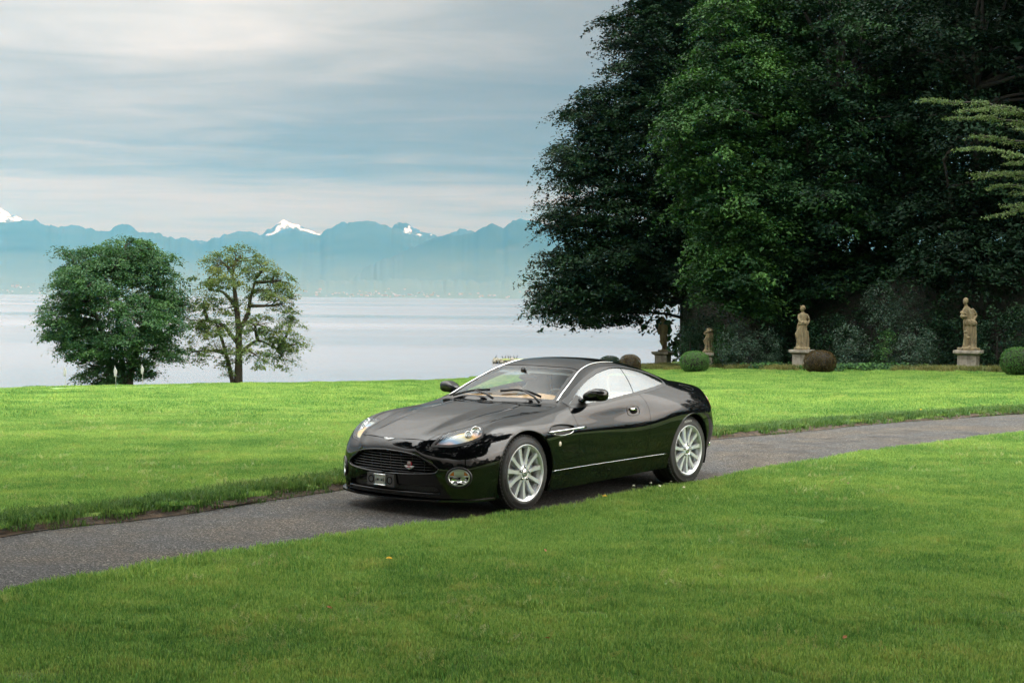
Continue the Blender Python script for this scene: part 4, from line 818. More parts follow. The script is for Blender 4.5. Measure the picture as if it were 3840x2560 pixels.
def fig_basket(mb):       # leaning woman with a basket of fruit on her arm, hand on the hip, child at her knee
    plinth(mb, .62)
    drape(mb, [(.08,.02,0,.24,.21,1),(.25,.03,0,.20,.18,1),(.5,.04,0,.19,.165,1),(.75,.03,0,.20,.165,.9),(.95,.03,0,.185,.15,.7),(1.08,.02,0,.16,.13,.5),(1.22,.0,0,.165,.125,.4),(1.36,-.04,0,.165,.115,.25),(1.43,-.07,0,.12,.09,.1),(1.50,-.10,0,.062,.06,0),(1.56,-.12,0,.055,.052,0)])
    drape(mb, [(.86,.03,-.02,.215,.175,1),(.95,.02,-.03,.225,.18,1),(1.03,-.01,-.03,.19,.155,.9)], 7, .10)
    head(mb, (-.145, -.02, 1.655), (-.8, -.6, -.15))
    mb.tube([(.09,0,1.40),(.20,.03,1.30),(.26,.05,1.18),(.19,-.02,1.08),(.14,-.08,1.05)], [.055,.050,.045,.04,.033], 8); hand(mb, (.15,-.08,1.05), (-.7,-.2,-.3))
    mb.tube([(-.17,0,1.38),(-.235,-.03,1.22),(-.23,-.13,1.10),(-.19,-.19,1.12)], [.055,.05,.045,.036], 8); hand(mb, (-.19,-.19,1.12), (.2,-.5,.4))
    mb.lathe([(.05, 0), (.11, .06), (.125, .13), (.11, .14)], 16, 'Z', (-.23, -.14, 1.08)); mb.sphere((-.23,-.14,1.14), (.11,.11,.07), 12, 8)
    for k, (a, b, c) in enumerate(((-.27,-.17,1.25),(-.2,-.17,1.26),(-.24,-.10,1.27),(-.25,-.14,1.32),(-.3,-.12,1.28))): mb.sphere((a, b, c), .048, 8, 6)
    mb.sphere((-.15,-.17,.62), (.06,.065,.07), 10, 8); mb.tube([(-.14,-.16,.56),(-.12,-.15,.40),(-.10,-.14,.2),(-.1,-.16,.1)], [.075,.085,.07,.05], 8); mb.tube([(-.16,-.2,.5),(-.1,-.24,.42),(-.02,-.2,.46)], [.03,.028,.024], 6)
    mb.tube([(.2,.0,.8),(.225,.0,.45),(.2,.0,.1)], [.05,.055,.07], 8); mb.sphere((-.04,-.2,.115), (.05,.09,.035), 10, 6)
def fig_youth(mb):        # youth in a cap, garland held at the chest, cloak on the back, legs crossed
    plinth(mb, .5)
    mb.tube([(.06,0,.85),(.05,-.02,.5),(.07,0,.1)], [.10,.075,.055], 10); mb.tube([(-.06,-.02,.85),(-.02,-.06,.5),(.0,-.04,.1)], [.10,.075,.055], 10); mb.sphere((.05,-.09,.115), (.05,.10,.035), 8, 6); mb.sphere((-.05,-.1,.115), (.05,.1,.035), 8, 6)
    drape(mb, [(.66,0,0,.165,.13,1),(.85,0,0,.165,.13,.8),(1.0,0,0,.145,.115,.5),(1.2,.01,0,.155,.115,.3),(1.36,.01,0,.17,.11,.2),(1.43,.0,0,.12,.085,.1),(1.49,-.01,0,.06,.055,0),(1.54,-.02,0,.052,.05,0)])
    head(mb, (-.03, -.01, 1.63), (-1, -.2, 0)); mb.sphere((.0,0,1.725), (.115,.115,.035), 12, 6); mb.sphere((.02,0,1.745), (.085,.085,.05), 12, 6)
    mb.tube([(.16,0,1.39),(.20,.02,1.2),(.185,-.02,1.02),(.14,-.08,.92)], [.055,.05,.042,.034], 8); hand(mb, (.15,-.08,.92), (-.3,-.4,-.6))
    mb.tube([(-.15,0,1.38),(-.2,-.04,1.22),(-.23,-.08,1.32),(-.225,-.1,1.40)], [.052,.045,.04,.034], 8); hand(mb, (-.225,-.1,1.40), (0,-.2,.8))
    mb.tube([(-.22,-.1,1.42),(-.235,-.1,1.3),(-.25,-.09,1.1),(-.2,-.09,.95),(-.12,-.1,.88)], [.05,.055,.06,.055,.045], 8)
    mb.tube([(.12,.08,1.38),(.16,.12,1.0),(.14,.1,.6),(.15,.05,.15)], [.07,.10,.09,.06], 8)
    mb.add([(-.1,-.08,.72),(-.21,-.1,.56),(-.10,-.09,.34),(-.0,-.05,.5),(-.1,.08,.72),(-.2,.06,.56),(-.10,.07,.34),(-.0,.05,.5)], [(0,1,2,3),(7,6,5,4),(0,4,5,1),(1,5,6,2),(2,6,7,3),(3,7,4,0)])
RP = math.radians(-28)
statue('grey statue of a youth in a cap standing against the lake', 2487, 71, 1190, 1318, .60, RP, fig_youth, 1.7)
statue('headless draped stone figure half hidden by the bright green ball', 2657, 61.7, 1228, 1322, .56, RP, fig_headless, 1.1)
statue('tall statue of a crowned woman in flowing drapery', 3008, 57.7, 1143, 1311, .58, RP, fig_crowned, 1.7)
statue('rightmost statue, leaning woman carrying a basket of fruit', 3633, 51.5, 1115, 1313, .62, RP, fig_basket, 1.8)
# ================================================================ jetty, birds, flags
rk = stone_mat('jetty_rock', (.17, .155, .115), (.05, .05, .04), (.10, .12, .045)); moss = pmat('jetty_moss', (.13, .15, .045), .95)
J = empty('stone_jetty', (W(1930, 1340, 248)[0], 248, LAKE)); tag(J, 'mossy stone jetty reaching into the lake beyond the car roof', 'jetty')
rs = random.Random(11); k_ = 248/FPX; x0 = (1856-1930)*k_; x1 = (2260-1930)*k_; ztop = W(1930, 1347, 248)[2]-LAKE
protos = []
for i in range(5):
    mb = MB(); mb.sphere((0, 0, 0), (.5, .42, .36), 8, 6); V = [tuple(c*(1+rs.uniform(-.16, .16)) for c in v) for v in mb.V]; protos.append(mesh('rock', V, mb.F, rk, False))
mb = MB(); mb.box(((x0+x1)/2+.3, .9, ztop/2-.5), (x1-x0-.4, 2.0, ztop+.8), None, .96); mb.build('core', rk, J, False)
for i in range(120):
    t = rs.random(); x = x0+(x1-x0)*t if i > 18 else x0+rs.uniform(-.15, .35); z = rs.uniform(.0, ztop-.12); o = link('rock', protos[i % 5], J, (x, rs.uniform(-.35, .0) if i > 18 else rs.uniform(-.2, 1.8), z), (rs.uniform(0, 6), rs.uniform(0, 6), rs.uniform(0, 6))); o.scale = (rs.uniform(.6, 1.15),)*3
V = []; F = []
for i in range(60):
    x = x0-.1+(x1-x0)*i/59
    for j in range(6): V.append((x, -.25+2.3*j/5, ztop+.02+.10*rs.random()-(.2 if j in (0, 5) else 0)-(.15 if i == 0 else 0)))
F = [(i*6+j, (i+1)*6+j, (i+1)*6+j+1, i*6+j+1) for i in range(59) for j in range(5)]; obj('moss_cap', V, F, moss, J)
mbird = pmat('dark_feathers', (.018, .018, .02), .6)
for k, (px, lean, lab) in enumerate(((1861, -1, 'lone dark cormorant at the left tip of the jetty'), (1885, 1, 'hunched cormorant, second from the jetty tip'), (1897, -1, 'cormorant third from the jetty tip'), (1907, 1, 'cormorant in the middle of the row of seven'), (1915, 1, 'cormorant fifth from the jetty tip'), (1929, 1, 'cormorant sixth from the jetty tip, next to last'), (1940, -1, 'last cormorant, nearest the car roof'))):
    x = W(px, 1340, 248)[0]; y = 248.5; mb = MB(); s = lean; hn = .62 if k == 1 else .8
    mb.tube([(.16*s, 0, .02), (.11*s, 0, .12), (.03*s, 0, .25), (-.03*s, 0, .38), (-.045*s, 0, .46*hn/.8), (-.03*s, 0, .54*hn/.8), (-.05*s, 0, .60*hn/.8), (-.09*s, 0, .61*hn/.8), (-.15*s, 0, .60*hn/.8)], [.012, .035, .085, .075, .042, .03, .034, .022, .006], 8)
    mb.tube([(.0, .03, .0), (.01*s, .03, .2)], .012, 5); mb.tube([(.0, -.03, .0), (.01*s, -.03, .2)], .012, 5); mb.tube([(.06*s, .075, .34), (.09*s, .08, .2), (.12*s, .05, .1)], [.03, .03, .01], 6); mb.tube([(.06*s, -.075, .34), (.09*s, -.08, .2), (.12*s, -.05, .1)], [.03, .03, .01], 6)
    o = mb.build('cormorant', mbird, None, loc=(x, y, LAKE+ztop+.05)); tag(o, lab, 'bird', 'cormorants on the jetty')
mpole = pmat('flagstick_white', (.28, .28, .28), .5); mflag = pmat('flag_cloth', (.30, .30, .30), .8)
for k, (px, d, pyt, lab) in enumerate(((243, 53.5, 1372, 'leftmost golf flag, standing against the lake'), (432, 50.5, 1372, 'white golf flag in front of the left tree trunk'), (533, 55.5, 1366, 'white golf flag right of the left tree trunk'))):
    x = (px-1920)/FPX*d; z = gz(x, d); top = W(px, pyt, d)[2]-z; G = empty('golf_flag', (x, d, z)); tag(G, lab, 'golf flag', 'flags on the putting green')
    mb = MB(); mb.tube([(.02, 0, -.05), (.012, 0, top*.5), (-.02, 0, top)], [.008, .007, .005], 8); mb.build('flagstick', mpole, G)
    V = []; F = []
    for i in range(9):
        t = i/8; wv = .085*math.sin(min(1, t*1.35)*math.pi*.75)+.01
        for j in range(5): u = j/4; V.append((-.02+.004+(u-.35)*wv*1.15, .02*math.sin(u*6+i*.6), top-.01-t*.34-.03*u))
    F = [(i*5+j, i*5+j+1, (i+1)*5+j+1, (i+1)*5+j) for i in range(8) for j in range(4)]; o = obj('flag', V, F, mflag, G); sdm = o.modifiers.new('t', 'SOLIDIFY'); sdm.thickness = .004
# ================================================================ flowers and fallen leaves in the grass
def gpt(px, py):
    d = CAM_H*FPX/(py-hor(px)); return (d*((px-1920))/FPX, d)
my, mg2, mwf = pmat('dandelion_yellow', (.80, .52, .01), .6), pmat('stalk_green', (.09, .19, .03), .6), pmat('clover_white', (.75, .73, .62), .7)
for k, (px, py, lab) in enumerate(((2274, 1893, 'yellow dandelion by the kerbless edge right of the front wheel'), (1464, 2142, 'yellow dandelion low in the middle of the near lawn'), (3458, 1545, 'yellow dandelion on the far verge at the right'))):
    x, y = gpt(px, py+8); z = gz(x, y); D_ = empty('dandelion', (x, y, z)); tag(D_, lab, 'flower', 'dandelions in the lawn')
    mb = MB(); mb.tube([(0, 0, 0), (.004, 0, .05), (0, 0, .085)], .0025, 5); mb.build('stalk', mg2, D_)
    mb = MB()
    for r_, zz, m_ in ((.022, .086, 16), (.015, .091, 12), (.008, .094, 8)):
        for i in range(m_):
            a = 2*math.pi*i/m_+r_*40; c, s = math.cos(a), math.sin(a); w = .003; mb.add([(0, 0, zz-.004), (c*r_-s*w, s*r_+c*w, zz+.003), (c*r_*1.12, s*r_*1.12, zz+.002), (c*r_+s*w, s*r_-c*w, zz+.003)], [(0, 1, 2, 3)])
    mb.build('petals', my, D_, False)
for k, (px, py, lab) in enumerate(((2523, 1812, 'white clover flower on a tall stalk beside the rear tyre'), (2447, 1832, 'white clover flower left of the tallest one'), (2383, 1842, 'leftmost white clover flower at the path edge'), (2480, 1848, 'low white clover flower below the tallest one'), (2571, 1852, 'rightmost white clover flower below the rear tyre'))):
    x, y = gpt(px, py+10); z = gz(x, y); D_ = empty('clover_flower', (x, y, z)); tag(D_, lab, 'flower', 'clover flowers near the rear wheel'); hh = .11 if k == 0 else .075
    mb = MB(); mb.tube([(0, 0, 0), (.006, 0, hh*.6), (0, 0, hh)], .0022, 5); mb.build('stalk', mg2, D_)
    mb = MB(); rr = np.random.default_rng(k)
    for i in range(46):
        u = rr.normal(size=3); u /= np.linalg.norm(u); u[2] = abs(u[2])*.9-.2; b = Vector(u)*.013; mb.tube([Vector((0, 0, hh+.003))+b*.3, Vector((0, 0, hh+.003))+b], [.0022, .0028], 4)
    mb.build('florets', mwf, D_)
mlf = [pmat('dead_leaf_orange', (.26, .10, .025), .7), pmat('dead_leaf_brown', (.14, .07, .03), .75)]
for k, (px, py, lab) in enumerate(((2061, 2437, 'orange dead leaf near the bottom of the picture'), (1241, 2318, 'small orange dead leaf in the lower left lawn'), (2052, 2096, 'brown curled leaf in the middle of the near lawn'), (3190, 1832, 'brown curled leaf on the lawn right of the car'), (3185, 2440, 'orange dead leaf in the lower right lawn'))):
    x, y = gpt(px, py); z = gz(x, y)+.045; rr = random.Random(k); V = []
    pr = [(0,-.5),(.2,-.38),(.34,-.1),(.26,.2),(0,.55),(-.26,.2),(-.34,-.1),(-.2,-.38)]; s = .034
    for a, b in pr: V.append((a*s, b*s, .35*a*a*s*3))
    V.append((0, 0, 0)); V = V+[(0, -.75*s, .004)]
    o = obj('fallen_leaf', V, [(i, (i+1) % 8, 8) for i in range(8)]+[(0, 9, 1)], mlf[k % 2 if k not in (0, 1, 4) else 0], None, False, None, (x, y, z), (rr.uniform(-.5, .5), rr.uniform(-.5, .5), rr.uniform(0, 6)))
    sdm = o.modifiers.new('t', 'SOLIDIFY'); sdm.thickness = .0015; tag(o, lab, 'leaf', 'dead leaves on the lawn')
# ================================================================ car
MP = {}
m, n = nmat('black_paint')
tc = n('ShaderNodeTexCoord')
dr = n('ShaderNodeTexVoronoi', in_Vector=tc.outputs['Object'], in_Scale=62.0)
drops = n.ramp(dr.outputs['Distance'], [(0, (1,)*3), (.10, (.8,)*3), (.16, (0,)*3)])
geo = n('ShaderNodeNewGeometry'); gz = n('ShaderNodeSeparateXYZ', in_0=geo.outputs['Normal'])
upf = n.math('MULTIPLY', drops, n.math('MULTIPLY_ADD', gz.outputs[2], 1.6, -.25, clamp=True))
bmp = n('ShaderNodeBump', in_Height=upf, in_Strength=.05, in_Distance=.004)
p = n('ShaderNodeBsdfPrincipled', in_Roughness=.30, in_Normal=bmp.outputs[0])
p.inputs['Base Color'].default_value = (.0028, .0031, .0038, 1); p.inputs['Specular IOR Level'].default_value = .0
p.inputs['Coat Weight'].default_value = .50; p.inputs['Coat Roughness'].default_value = .012; p.inputs['Coat IOR'].default_value = 1.85; p.inputs['Coat Tint'].default_value = (.84, .93, 1, 1)
n.link(bmp.outputs[0], p.inputs['Coat Normal'])
n('ShaderNodeOutputMaterial', in_Surface=p.outputs[0]); MP['paint'] = m
MP['black'] = pmat('black_plastic', (.008, .008, .009), .45)
MP['matte'] = pmat('dark_shell', (.004, .004, .0045), .9, spec=.1)
MP['rubber'] = pmat('rubber_trim', (.010, .010, .011), .4)
MP['chrome'] = pmat('chrome', (.82, .83, .84), .09, 1.0)
MP['silver'] = pmat('silver_wheel_paint', (.58, .60, .63), .26, .45, coat=.5)
MP['alu'] = pmat('brushed_aluminium', (.62, .63, .64), .32, 1.0)
MP['disc'] = pmat('brake_disc', (.34, .34, .34), .38, .9)
MP['caliper'] = pmat('caliper_black', (.02, .02, .022), .3, coat=.5)
MP['white'] = pmat('white_print', (.55, .56, .57), .5)
MP['slat'] = pmat('grille_bar', (.065, .065, .068), .25, 1.0)
MP['tan'] = pmat('tan_leather', (.42, .205, .08), .55)
MP['brown'] = pmat('brown_leather', (.20, .135, .10), .5)
MP['greyleather'] = pmat('dark_leather', (.05, .045, .043), .5)
MP['amber'] = pmat('amber_lens', (.75, .22, .02), .15, coat=1)
MP['red'] = pmat('red_enamel', (.42, .012, .03), .2, coat=1)
MP['redlamp'] = pmat('red_lens', (.35, .01, .01), .1, coat=1)
MP['plate'] = pmat('plate_metal', (.36, .37, .36), .4, .6)
MP['greyplastic'] = pmat('grey_plastic', (.045, .045, .047), .6)
# tyre rubber with faint moulded rings
m, n = nmat('tyre_rubber'); tc = n('ShaderNodeTexCoord')
nz = n('ShaderNodeTexNoise', in_Vector=tc.outputs['Object'], in_Scale=90.0, in_Detail=3.0)
p = n('ShaderNodeBsdfPrincipled', in_Roughness=.62); p.inputs['Base Color'].default_value = (.013, .013, .014, 1)
n.link(n.ramp(nz.outputs[0], [(.3, (.009, .009, .01)), (.7, (.018, .018, .019))]), p.inputs['Base Color'])
n('ShaderNodeOutputMaterial', in_Surface=p.outputs[0]); MP['tyre'] = m
# mesh grille (fine woven wire)
m, n = nmat('wire_mesh'); tc = n('ShaderNodeTexCoord')
w1 = n('ShaderNodeTexVoronoi', in_Vector=tc.outputs['Object'], in_Scale=190.0, feature='DISTANCE_TO_EDGE')
p = n('ShaderNodeBsdfPrincipled', in_Roughness=.4)
n.link(n.ramp(w1.outputs['Distance'], [(.05, (.055, .055, .06)), (.12, (.003, .003, .003))]), p.inputs['Base Color'])
n('ShaderNodeOutputMaterial', in_Surface=p.outputs[0]); MP['mesh'] = m
def glass(name, refl, tint, edge=.6):
    m, n = nmat(name)
    geo = n('ShaderNodeNewGeometry'); fr = n('ShaderNodeFresnel', in_IOR=n.math('MULTIPLY_ADD', geo.outputs['Backfacing'], 1/1.5-1.5, 1.5))
    fac = n.math('ADD', n.math('MULTIPLY', fr.outputs[0], edge), refl, clamp=True)
    t = n('ShaderNodeBsdfTransparent'); t.inputs[0].default_value = (*tint, 1)
    g = n('ShaderNodeBsdfGlossy'); g.inputs['Roughness'].default_value = .006; g.inputs[0].default_value = (.93, .97, 1, 1)
    mx = n('ShaderNodeMixShader', in_0=fac); n.link(t.outputs[0], mx.inputs[1]); n.link(g.outputs[0], mx.inputs[2])
    n('ShaderNodeOutputMaterial', in_Surface=mx.outputs[0]); return m
MP['screen'] = glass('windscreen_glass', .0, (.84, .92, .90), .62)
MP['sideglass'] = glass('side_glass', .15, (.70, .80, .79), 1.0)
MP['lensglass'] = glass('clear_lens', .0, (.97, .98, .98), .7)
# headlamp innards: rainbow fringes of the stressed cover painted into the reflector colour
m, n = nmat('headlamp_reflector'); tc = n('ShaderNodeTexCoord')
nz = n('ShaderNodeTexNoise', in_Vector=tc.outputs['Object'], in_Scale=3.6, in_Detail=1.5, in_Distortion=.8)
mp = n('ShaderNodeMapping', in_Vector=tc.outputs['Object']); mp.inputs['Rotation'].default_value = (.3, .9, .4)
wv = n('ShaderNodeSeparateXYZ', in_0=mp.outputs[0])
ph = n.math('FRACT', n.math('ADD', n.math('MULTIPLY', wv.outputs[2], 2.6), n.math('MULTIPLY', nz.outputs[0], 1.9)))
rb = n.ramp(ph, [(0, (.42, .47, .49)), (.18, (.60, .60, .54)), (.36, (.80, .64, .28)), (.5, (.84, .44, .13)), (.62, (.68, .46, .42)), (.78, (.28, .42, .62)), (1, (.42, .47, .49))], 'EASE')
p = n('ShaderNodeBsdfPrincipled', in_Base_Color=rb, in_Roughness=.35, in_Metallic=.0)
n('ShaderNodeOutputMaterial', in_Surface=p.outputs[0]); MP['lampbowl'] = m

# ---- grid and cutting tools
GP, GC, GR = car_grid()
def grid_normals(P):
    du = np.empty_like(P); dv = np.empty_like(P)
    # along columns: mirror past the centre plane at nose and tail; along rows: mirror past the centre line
    L = P[:, 1:2].copy(); L[..., 1] *= -1; Rr = P[:, -2:-1].copy(); Rr[..., 1] *= -1
    E = np.concatenate([L, P, Rr], 1); du = E[:, 2:] - E[:, :-2]
    T = P[-2:-1].copy(); T[..., 1] *= -1; B = 2*P[:1] - P[1:2]
    E = np.concatenate([B, P, T], 0); dv = E[2:] - E[:-2]
    N = np.cross(dv, du); l = np.linalg.norm(N, axis=-1, keepdims=True)
    bad = l[..., 0] < 1e-9; l[l < 1e-9] = 1; N = N/l
    N[bad] = (.6, 0, .8)
    return N
GN = grid_normals(GP)
if GN[40, 180, 1] < 0: GN = -GN
nr_, nc_ = GC.shape
VX = np.concatenate([GP.reshape(-1, 3), GN.reshape(-1, 3), GC.reshape(-1, 1), GR.reshape(-1, 1)], 1)   # x y z nx ny nz c r
idx = np.arange(nr_*nc_).reshape(nr_, nc_)
QF = np.stack([idx[:-1, :-1], idx[:-1, 1:], idx[1:, 1:], idx[1:, :-1]], -1).reshape(-1, 4)
_f = QF[len(QF)//3]; _a = VX[_f, :3]
if np.dot(np.cross(_a[1]-_a[0], _a[2]-_a[0]), VX[_f[0], 3:6]) < 0: QF = QF[:, ::-1]
class Piece:
    def __init__(s, V, F): s.V, s.F = V, F
    def clip(s, g):
        """keep the part where g > 0 (g per vertex)"""
        V, F = s.V, s.F; pos = g > 0; newV = []; cache = {}; out = []; base = len(V)
        for f in F:
            k = [pos[i] for i in f]
            if all(k): out.append(f); continue
            if not any(k): continue
            poly = []
            for a in range(len(f)):
                i, j = f[a], f[(a+1) % len(f)]
                if pos[i]: poly.append(i)
                if pos[i] != pos[j]:
                    e = (i, j) if i < j else (j, i)
                    if e not in cache:
                        t = g[e[0]]/(g[e[0]]-g[e[1]]); cache[e] = base+len(newV); newV.append(V[e[0]]*(1-t)+V[e[1]]*t)
                    poly.append(cache[e])
            if len(poly) > 2: out.append(tuple(poly))
        W = np.concatenate([V, np.array(newV)]) if newV else V
        used = np.unique(np.array([i for f in out for i in f], dtype=int)) if out else np.array([], int)
        mp = -np.ones(len(W), int); mp[used] = np.arange(len(used))
        return Piece(W[used], [tuple(mp[i] for i in f) for f in out])
    def split(s, fn, gap=.004):
        g = fn(s.V); return s.clip(g-gap/2), s.clip(-g-gap/2)
    def off(s, d):
        V = s.V.copy(); V[:, :3] += V[:, 3:6]*d; return Piece(V, s.F)
    def mirrored(s):
        V = s.V.copy(); V[:, 1] *= -1; V[:, 4] *= -1; return Piece(V, [f[::-1] for f in s.F])
    def __add__(s, o):
        b = len(s.V); return Piece(np.concatenate([s.V, o.V]), s.F + [tuple(i+b for i in f) for f in o.F])
    def build(s, name, mat, parent, depth=.014, normals=True):
        V = s.V; N = V[:, 3:6]/np.maximum(np.linalg.norm(V[:, 3:6], axis=1, keepdims=True), 1e-9)
        P = V[:, :3]; F = list(s.F)
        if depth:
            cnt = {}
            for f in F:
                for a in range(len(f)):
                    e = (f[a], f[(a+1) % len(f)]); k = (min(e), max(e))
                    if k in cnt: cnt[k] = None
                    else: cnt[k] = e
            ed = [e for e in cnt.values() if e is not None and not (abs(P[e[0], 1]) < 1e-5 and abs(P[e[1], 1]) < 1e-5)]
            ring = sorted({i for e in ed for i in e}); m1 = {i: len(P)+k for k, i in enumerate(ring)}
            m2 = {i: len(P)+len(ring)+k for k, i in enumerate(ring)}
            P = np.concatenate([P, P[ring], P[ring]-N[ring]*depth]); cen = {}
            N = np.concatenate([N, N[ring], N[ring]])
            sn = np.zeros((len(P), 3))
            for a, b in ed:
                d = P[b]-P[a]; w = np.cross(d, V[a, 3:6]); l = np.linalg.norm(w)
                if l > 1e-9:
                    for q in (m1[a], m1[b], m2[a], m2[b]): sn[q] += w/l
                F.append((m1[b], m1[a], m2[a], m2[b]))
            k = np.linalg.norm(sn, axis=1) > 1e-6; N[k] = sn[k]/np.linalg.norm(sn[k], axis=1, keepdims=True)
        return obj(name, P, F, mat, parent, True, N if normals else None)
def sd_poly(P2, poly):
    """signed distance in the plane, positive inside"""
    poly = np.asarray(poly, float); d = np.full(len(P2), 1e9); ins = np.zeros(len(P2), bool)
    for i in range(len(poly)):
        a, b = poly[i], poly[(i+1) % len(poly)]; e = b-a; w = P2-a
        t = np.clip((w@e)/max(e@e, 1e-12), 0, 1); d = np.minimum(d, np.linalg.norm(w-t[:, None]*e, axis=1))
        c = (a[1] > P2[:, 1]) != (b[1] > P2[:, 1])
        with np.errstate(divide='ignore', invalid='ignore'):
            xi = (b[0]-a[0])*(P2[:, 1]-a[1])/(b[1]-a[1])+a[0]
        ins ^= c & (P2[:, 0] < xi)
    return np.where(ins, d, -d)
def curve(pts, n=8, closed=False):
    """smooth a polyline (Catmull-Rom)"""
    p = np.asarray(pts, float); out = []; m = len(p); rng = range(m if closed else m-1)
    for i in rng:
        p0 = p[(i-1) % m] if closed or i > 0 else 2*p[0]-p[1]; p1 = p[i]; p2 = p[(i+1) % m]
        p3 = p[(i+2) % m] if closed or i+2 < m else 2*p[-1]-p[-2]
        for k in range(n):
            t = k/n; out.append(.5*((2*p1)+(-p0+p2)*t+(2*p0-5*p1+4*p2-p3)*t*t+(-p0+3*p1-3*p2+p3)*t**3))
    if not closed: out.append(p[-1])
    return np.array(out)
XZ, XY, YZ = (0, 2), (0, 1), (1, 2)
def reg(poly, ax, cond=None):
    def f(V):
        g = sd_poly(V[:, ax], poly)
        if cond is not None: g = np.where(cond(V), g, -.5)
        return g
    return f
# outlines, car space (x forward from the front axle, y left, z up)
WF, WR, AF, AR = (0, .343), (-2.69, .355), .385, .383
SIDEGLASS = curve([(-.775,.915),(-.90,.968),(-1.03,1.026),(-1.15,1.072),(-1.27,1.115),(-1.40,1.155),(-1.54,1.19),(-1.75,1.222),(-1.95,1.216),(-2.15,1.186),(-2.32,1.142),(-2.44,1.10),(-2.475,1.075),(-2.44,1.05),(-2.30,1.035),(-2.1,1.014),(-1.85,.989),(-1.6,.964),(-1.36,.940),(-1.1,.922),(-.9,.911)], 4, True)
BELT = lambda V: V[:, 7] < 7.02
DOOR = list(curve([(-.735,.885),(-.722,.855),(-.745,.80),(-.765,.73),(-.775,.6),(-.79,.45),(-.797,.338)], 5)) + \
       list(curve([(-1.88,.348),(-1.905,.45),(-1.925,.58),(-1.945,.71),(-1.952,.80),(-1.945,.85),(-1.918,.91),(-1.87,.965),(-1.80,1.0)], 5)) + [(-1.7,1.3), (-.735,1.0)]
HOODP = list(curve([(.90,-.3),(.852,0),(.836,.1),(.818,.18),(.772,.37)], 5)) + list(curve([(.762,.385),(.60,.452),(.45,.502),(.30,.545),(.05,.602),(-.25,.655),(-.45,.70),(-.58,.735)], 5)) + list(curve([(-.655,.725),(-.68,.68),(-.64,.55),(-.60,.38),(-.56,.2),(-.55,0),(-.55,-.3)], 4))
LAMP = curve([(.778,.435),(.70,.452),(.58,.482),(.46,.52),(.375,.565),(.362,.62),(.385,.69),(.43,.748),(.482,.768),(.58,.712),(.68,.612),(.745,.505)], 6, True)
GRILLE = curve([(-.6,.05),(-.3,.533),(0,.562),(.3,.533),(.36,.522),(.45,.474),(.515,.435),(.532,.408),(.515,.385),(.47,.373),(.25,.358),(0,.354),(-.25,.358)], 6, True)
GRILLE = np.array([(-y, z) for y, z in curve([(0,.562),(.16,.553),(.29,.537),(.37,.515),(.45,.474),(.52,.434),(.537,.41),(.52,.387),(.47,.374),(.25,.359),(0,.354)], 6)][::-1][:-1] + [(y, z) for y, z in curve([(0,.562),(.16,.553),(.29,.537),(.37,.515),(.45,.474),(.52,.434),(.537,.41),(.52,.387),(.47,.374),(.25,.359),(0,.354)], 6)])
INTAKE = curve([(-.46,.262),(0,.268),(.46,.262),(.53,.24),(.50,.205),(0,.2),(-.50,.205),(-.53,.24)], 4, True)
FOG = np.array([(.672-.0+.0, .345)])
VENT = curve([(-.325,.715),(-.36,.742),(-.48,.752),(-.60,.745),(-.69,.728),(-.70,.70),(-.665,.668),(-.58,.656),(-.46,.652),(-.36,.664),(-.32,.69)], 4, True)
FRONT = lambda V: V[:, 0] > .55
LOWER = lambda V: V[:, 7] < 6.6
def g_arch(V): return np.minimum(np.hypot(V[:, 0]-WF[0], V[:, 2]-WF[1])-AF, np.hypot(V[:, 0]-WR[0], V[:, 2]-WR[1])-AR)
CAR = empty('sports_car')
tag(CAR, 'glossy black two-door sports coupe parked on the asphalt path', 'car')
full = Piece(VX, [tuple(f) for f in QF])
g_shell = full
# --- inner shell (what shows dark in the gaps)
def g_glasscut(V, grow=0):
    s = sd_poly(V[:, XZ], SIDEGLASS); s = np.where(BELT(V), s, -.5)
    w = np.minimum.reduce([V[:, 6]-10.14, 12.0-V[:, 6], V[:, 7]-7.10])*.3
    b = np.minimum.reduce([V[:, 6]-14.75, 17.6-V[:, 6], V[:, 7]-7.35])*.3
    return s, w, b
_i2 = np.arange(0, nr_, 2); _j2 = np.arange(0, nc_, 2); _c = idx[np.ix_(_i2, _j2)]; _q = np.stack([_c[:-1, :-1], _c[:-1, 1:], _c[1:, 1:], _c[1:, :-1]], -1).reshape(-1, 4)
_q = _q if tuple(QF[0]) == (idx[0, 0], idx[0, 1], idx[1, 1], idx[1, 0]) else _q[:, ::-1]
sh = Piece(VX, [tuple(f) for f in _q]); sh = sh.clip(g_arch(sh.V))
sh = sh.clip(-reg(GRILLE, YZ, FRONT)(sh.V)); sh = sh.clip(-reg(INTAKE, YZ, FRONT)(sh.V)); sh = sh.clip(-reg(LAMP, XY, lambda V: V[:, 0] > .2)(sh.V))
for k in range(3): sh = sh.clip(-(g_glasscut(sh.V)[k]-.03))
sh = sh.clip(-reg(VENT, XZ, LOWER)(sh.V)); sh = sh.clip(np.where(np.hypot(sh.V[:, 1]-.693, sh.V[:, 2]-.348) < .13, -.1, .1)*1.0 + np.where(sh.V[:, 0] > .3, 0, 1))
so = sh.off(-.015); (so + so.mirrored()).build('inner_shell', MP['matte'], CAR, depth=.02)
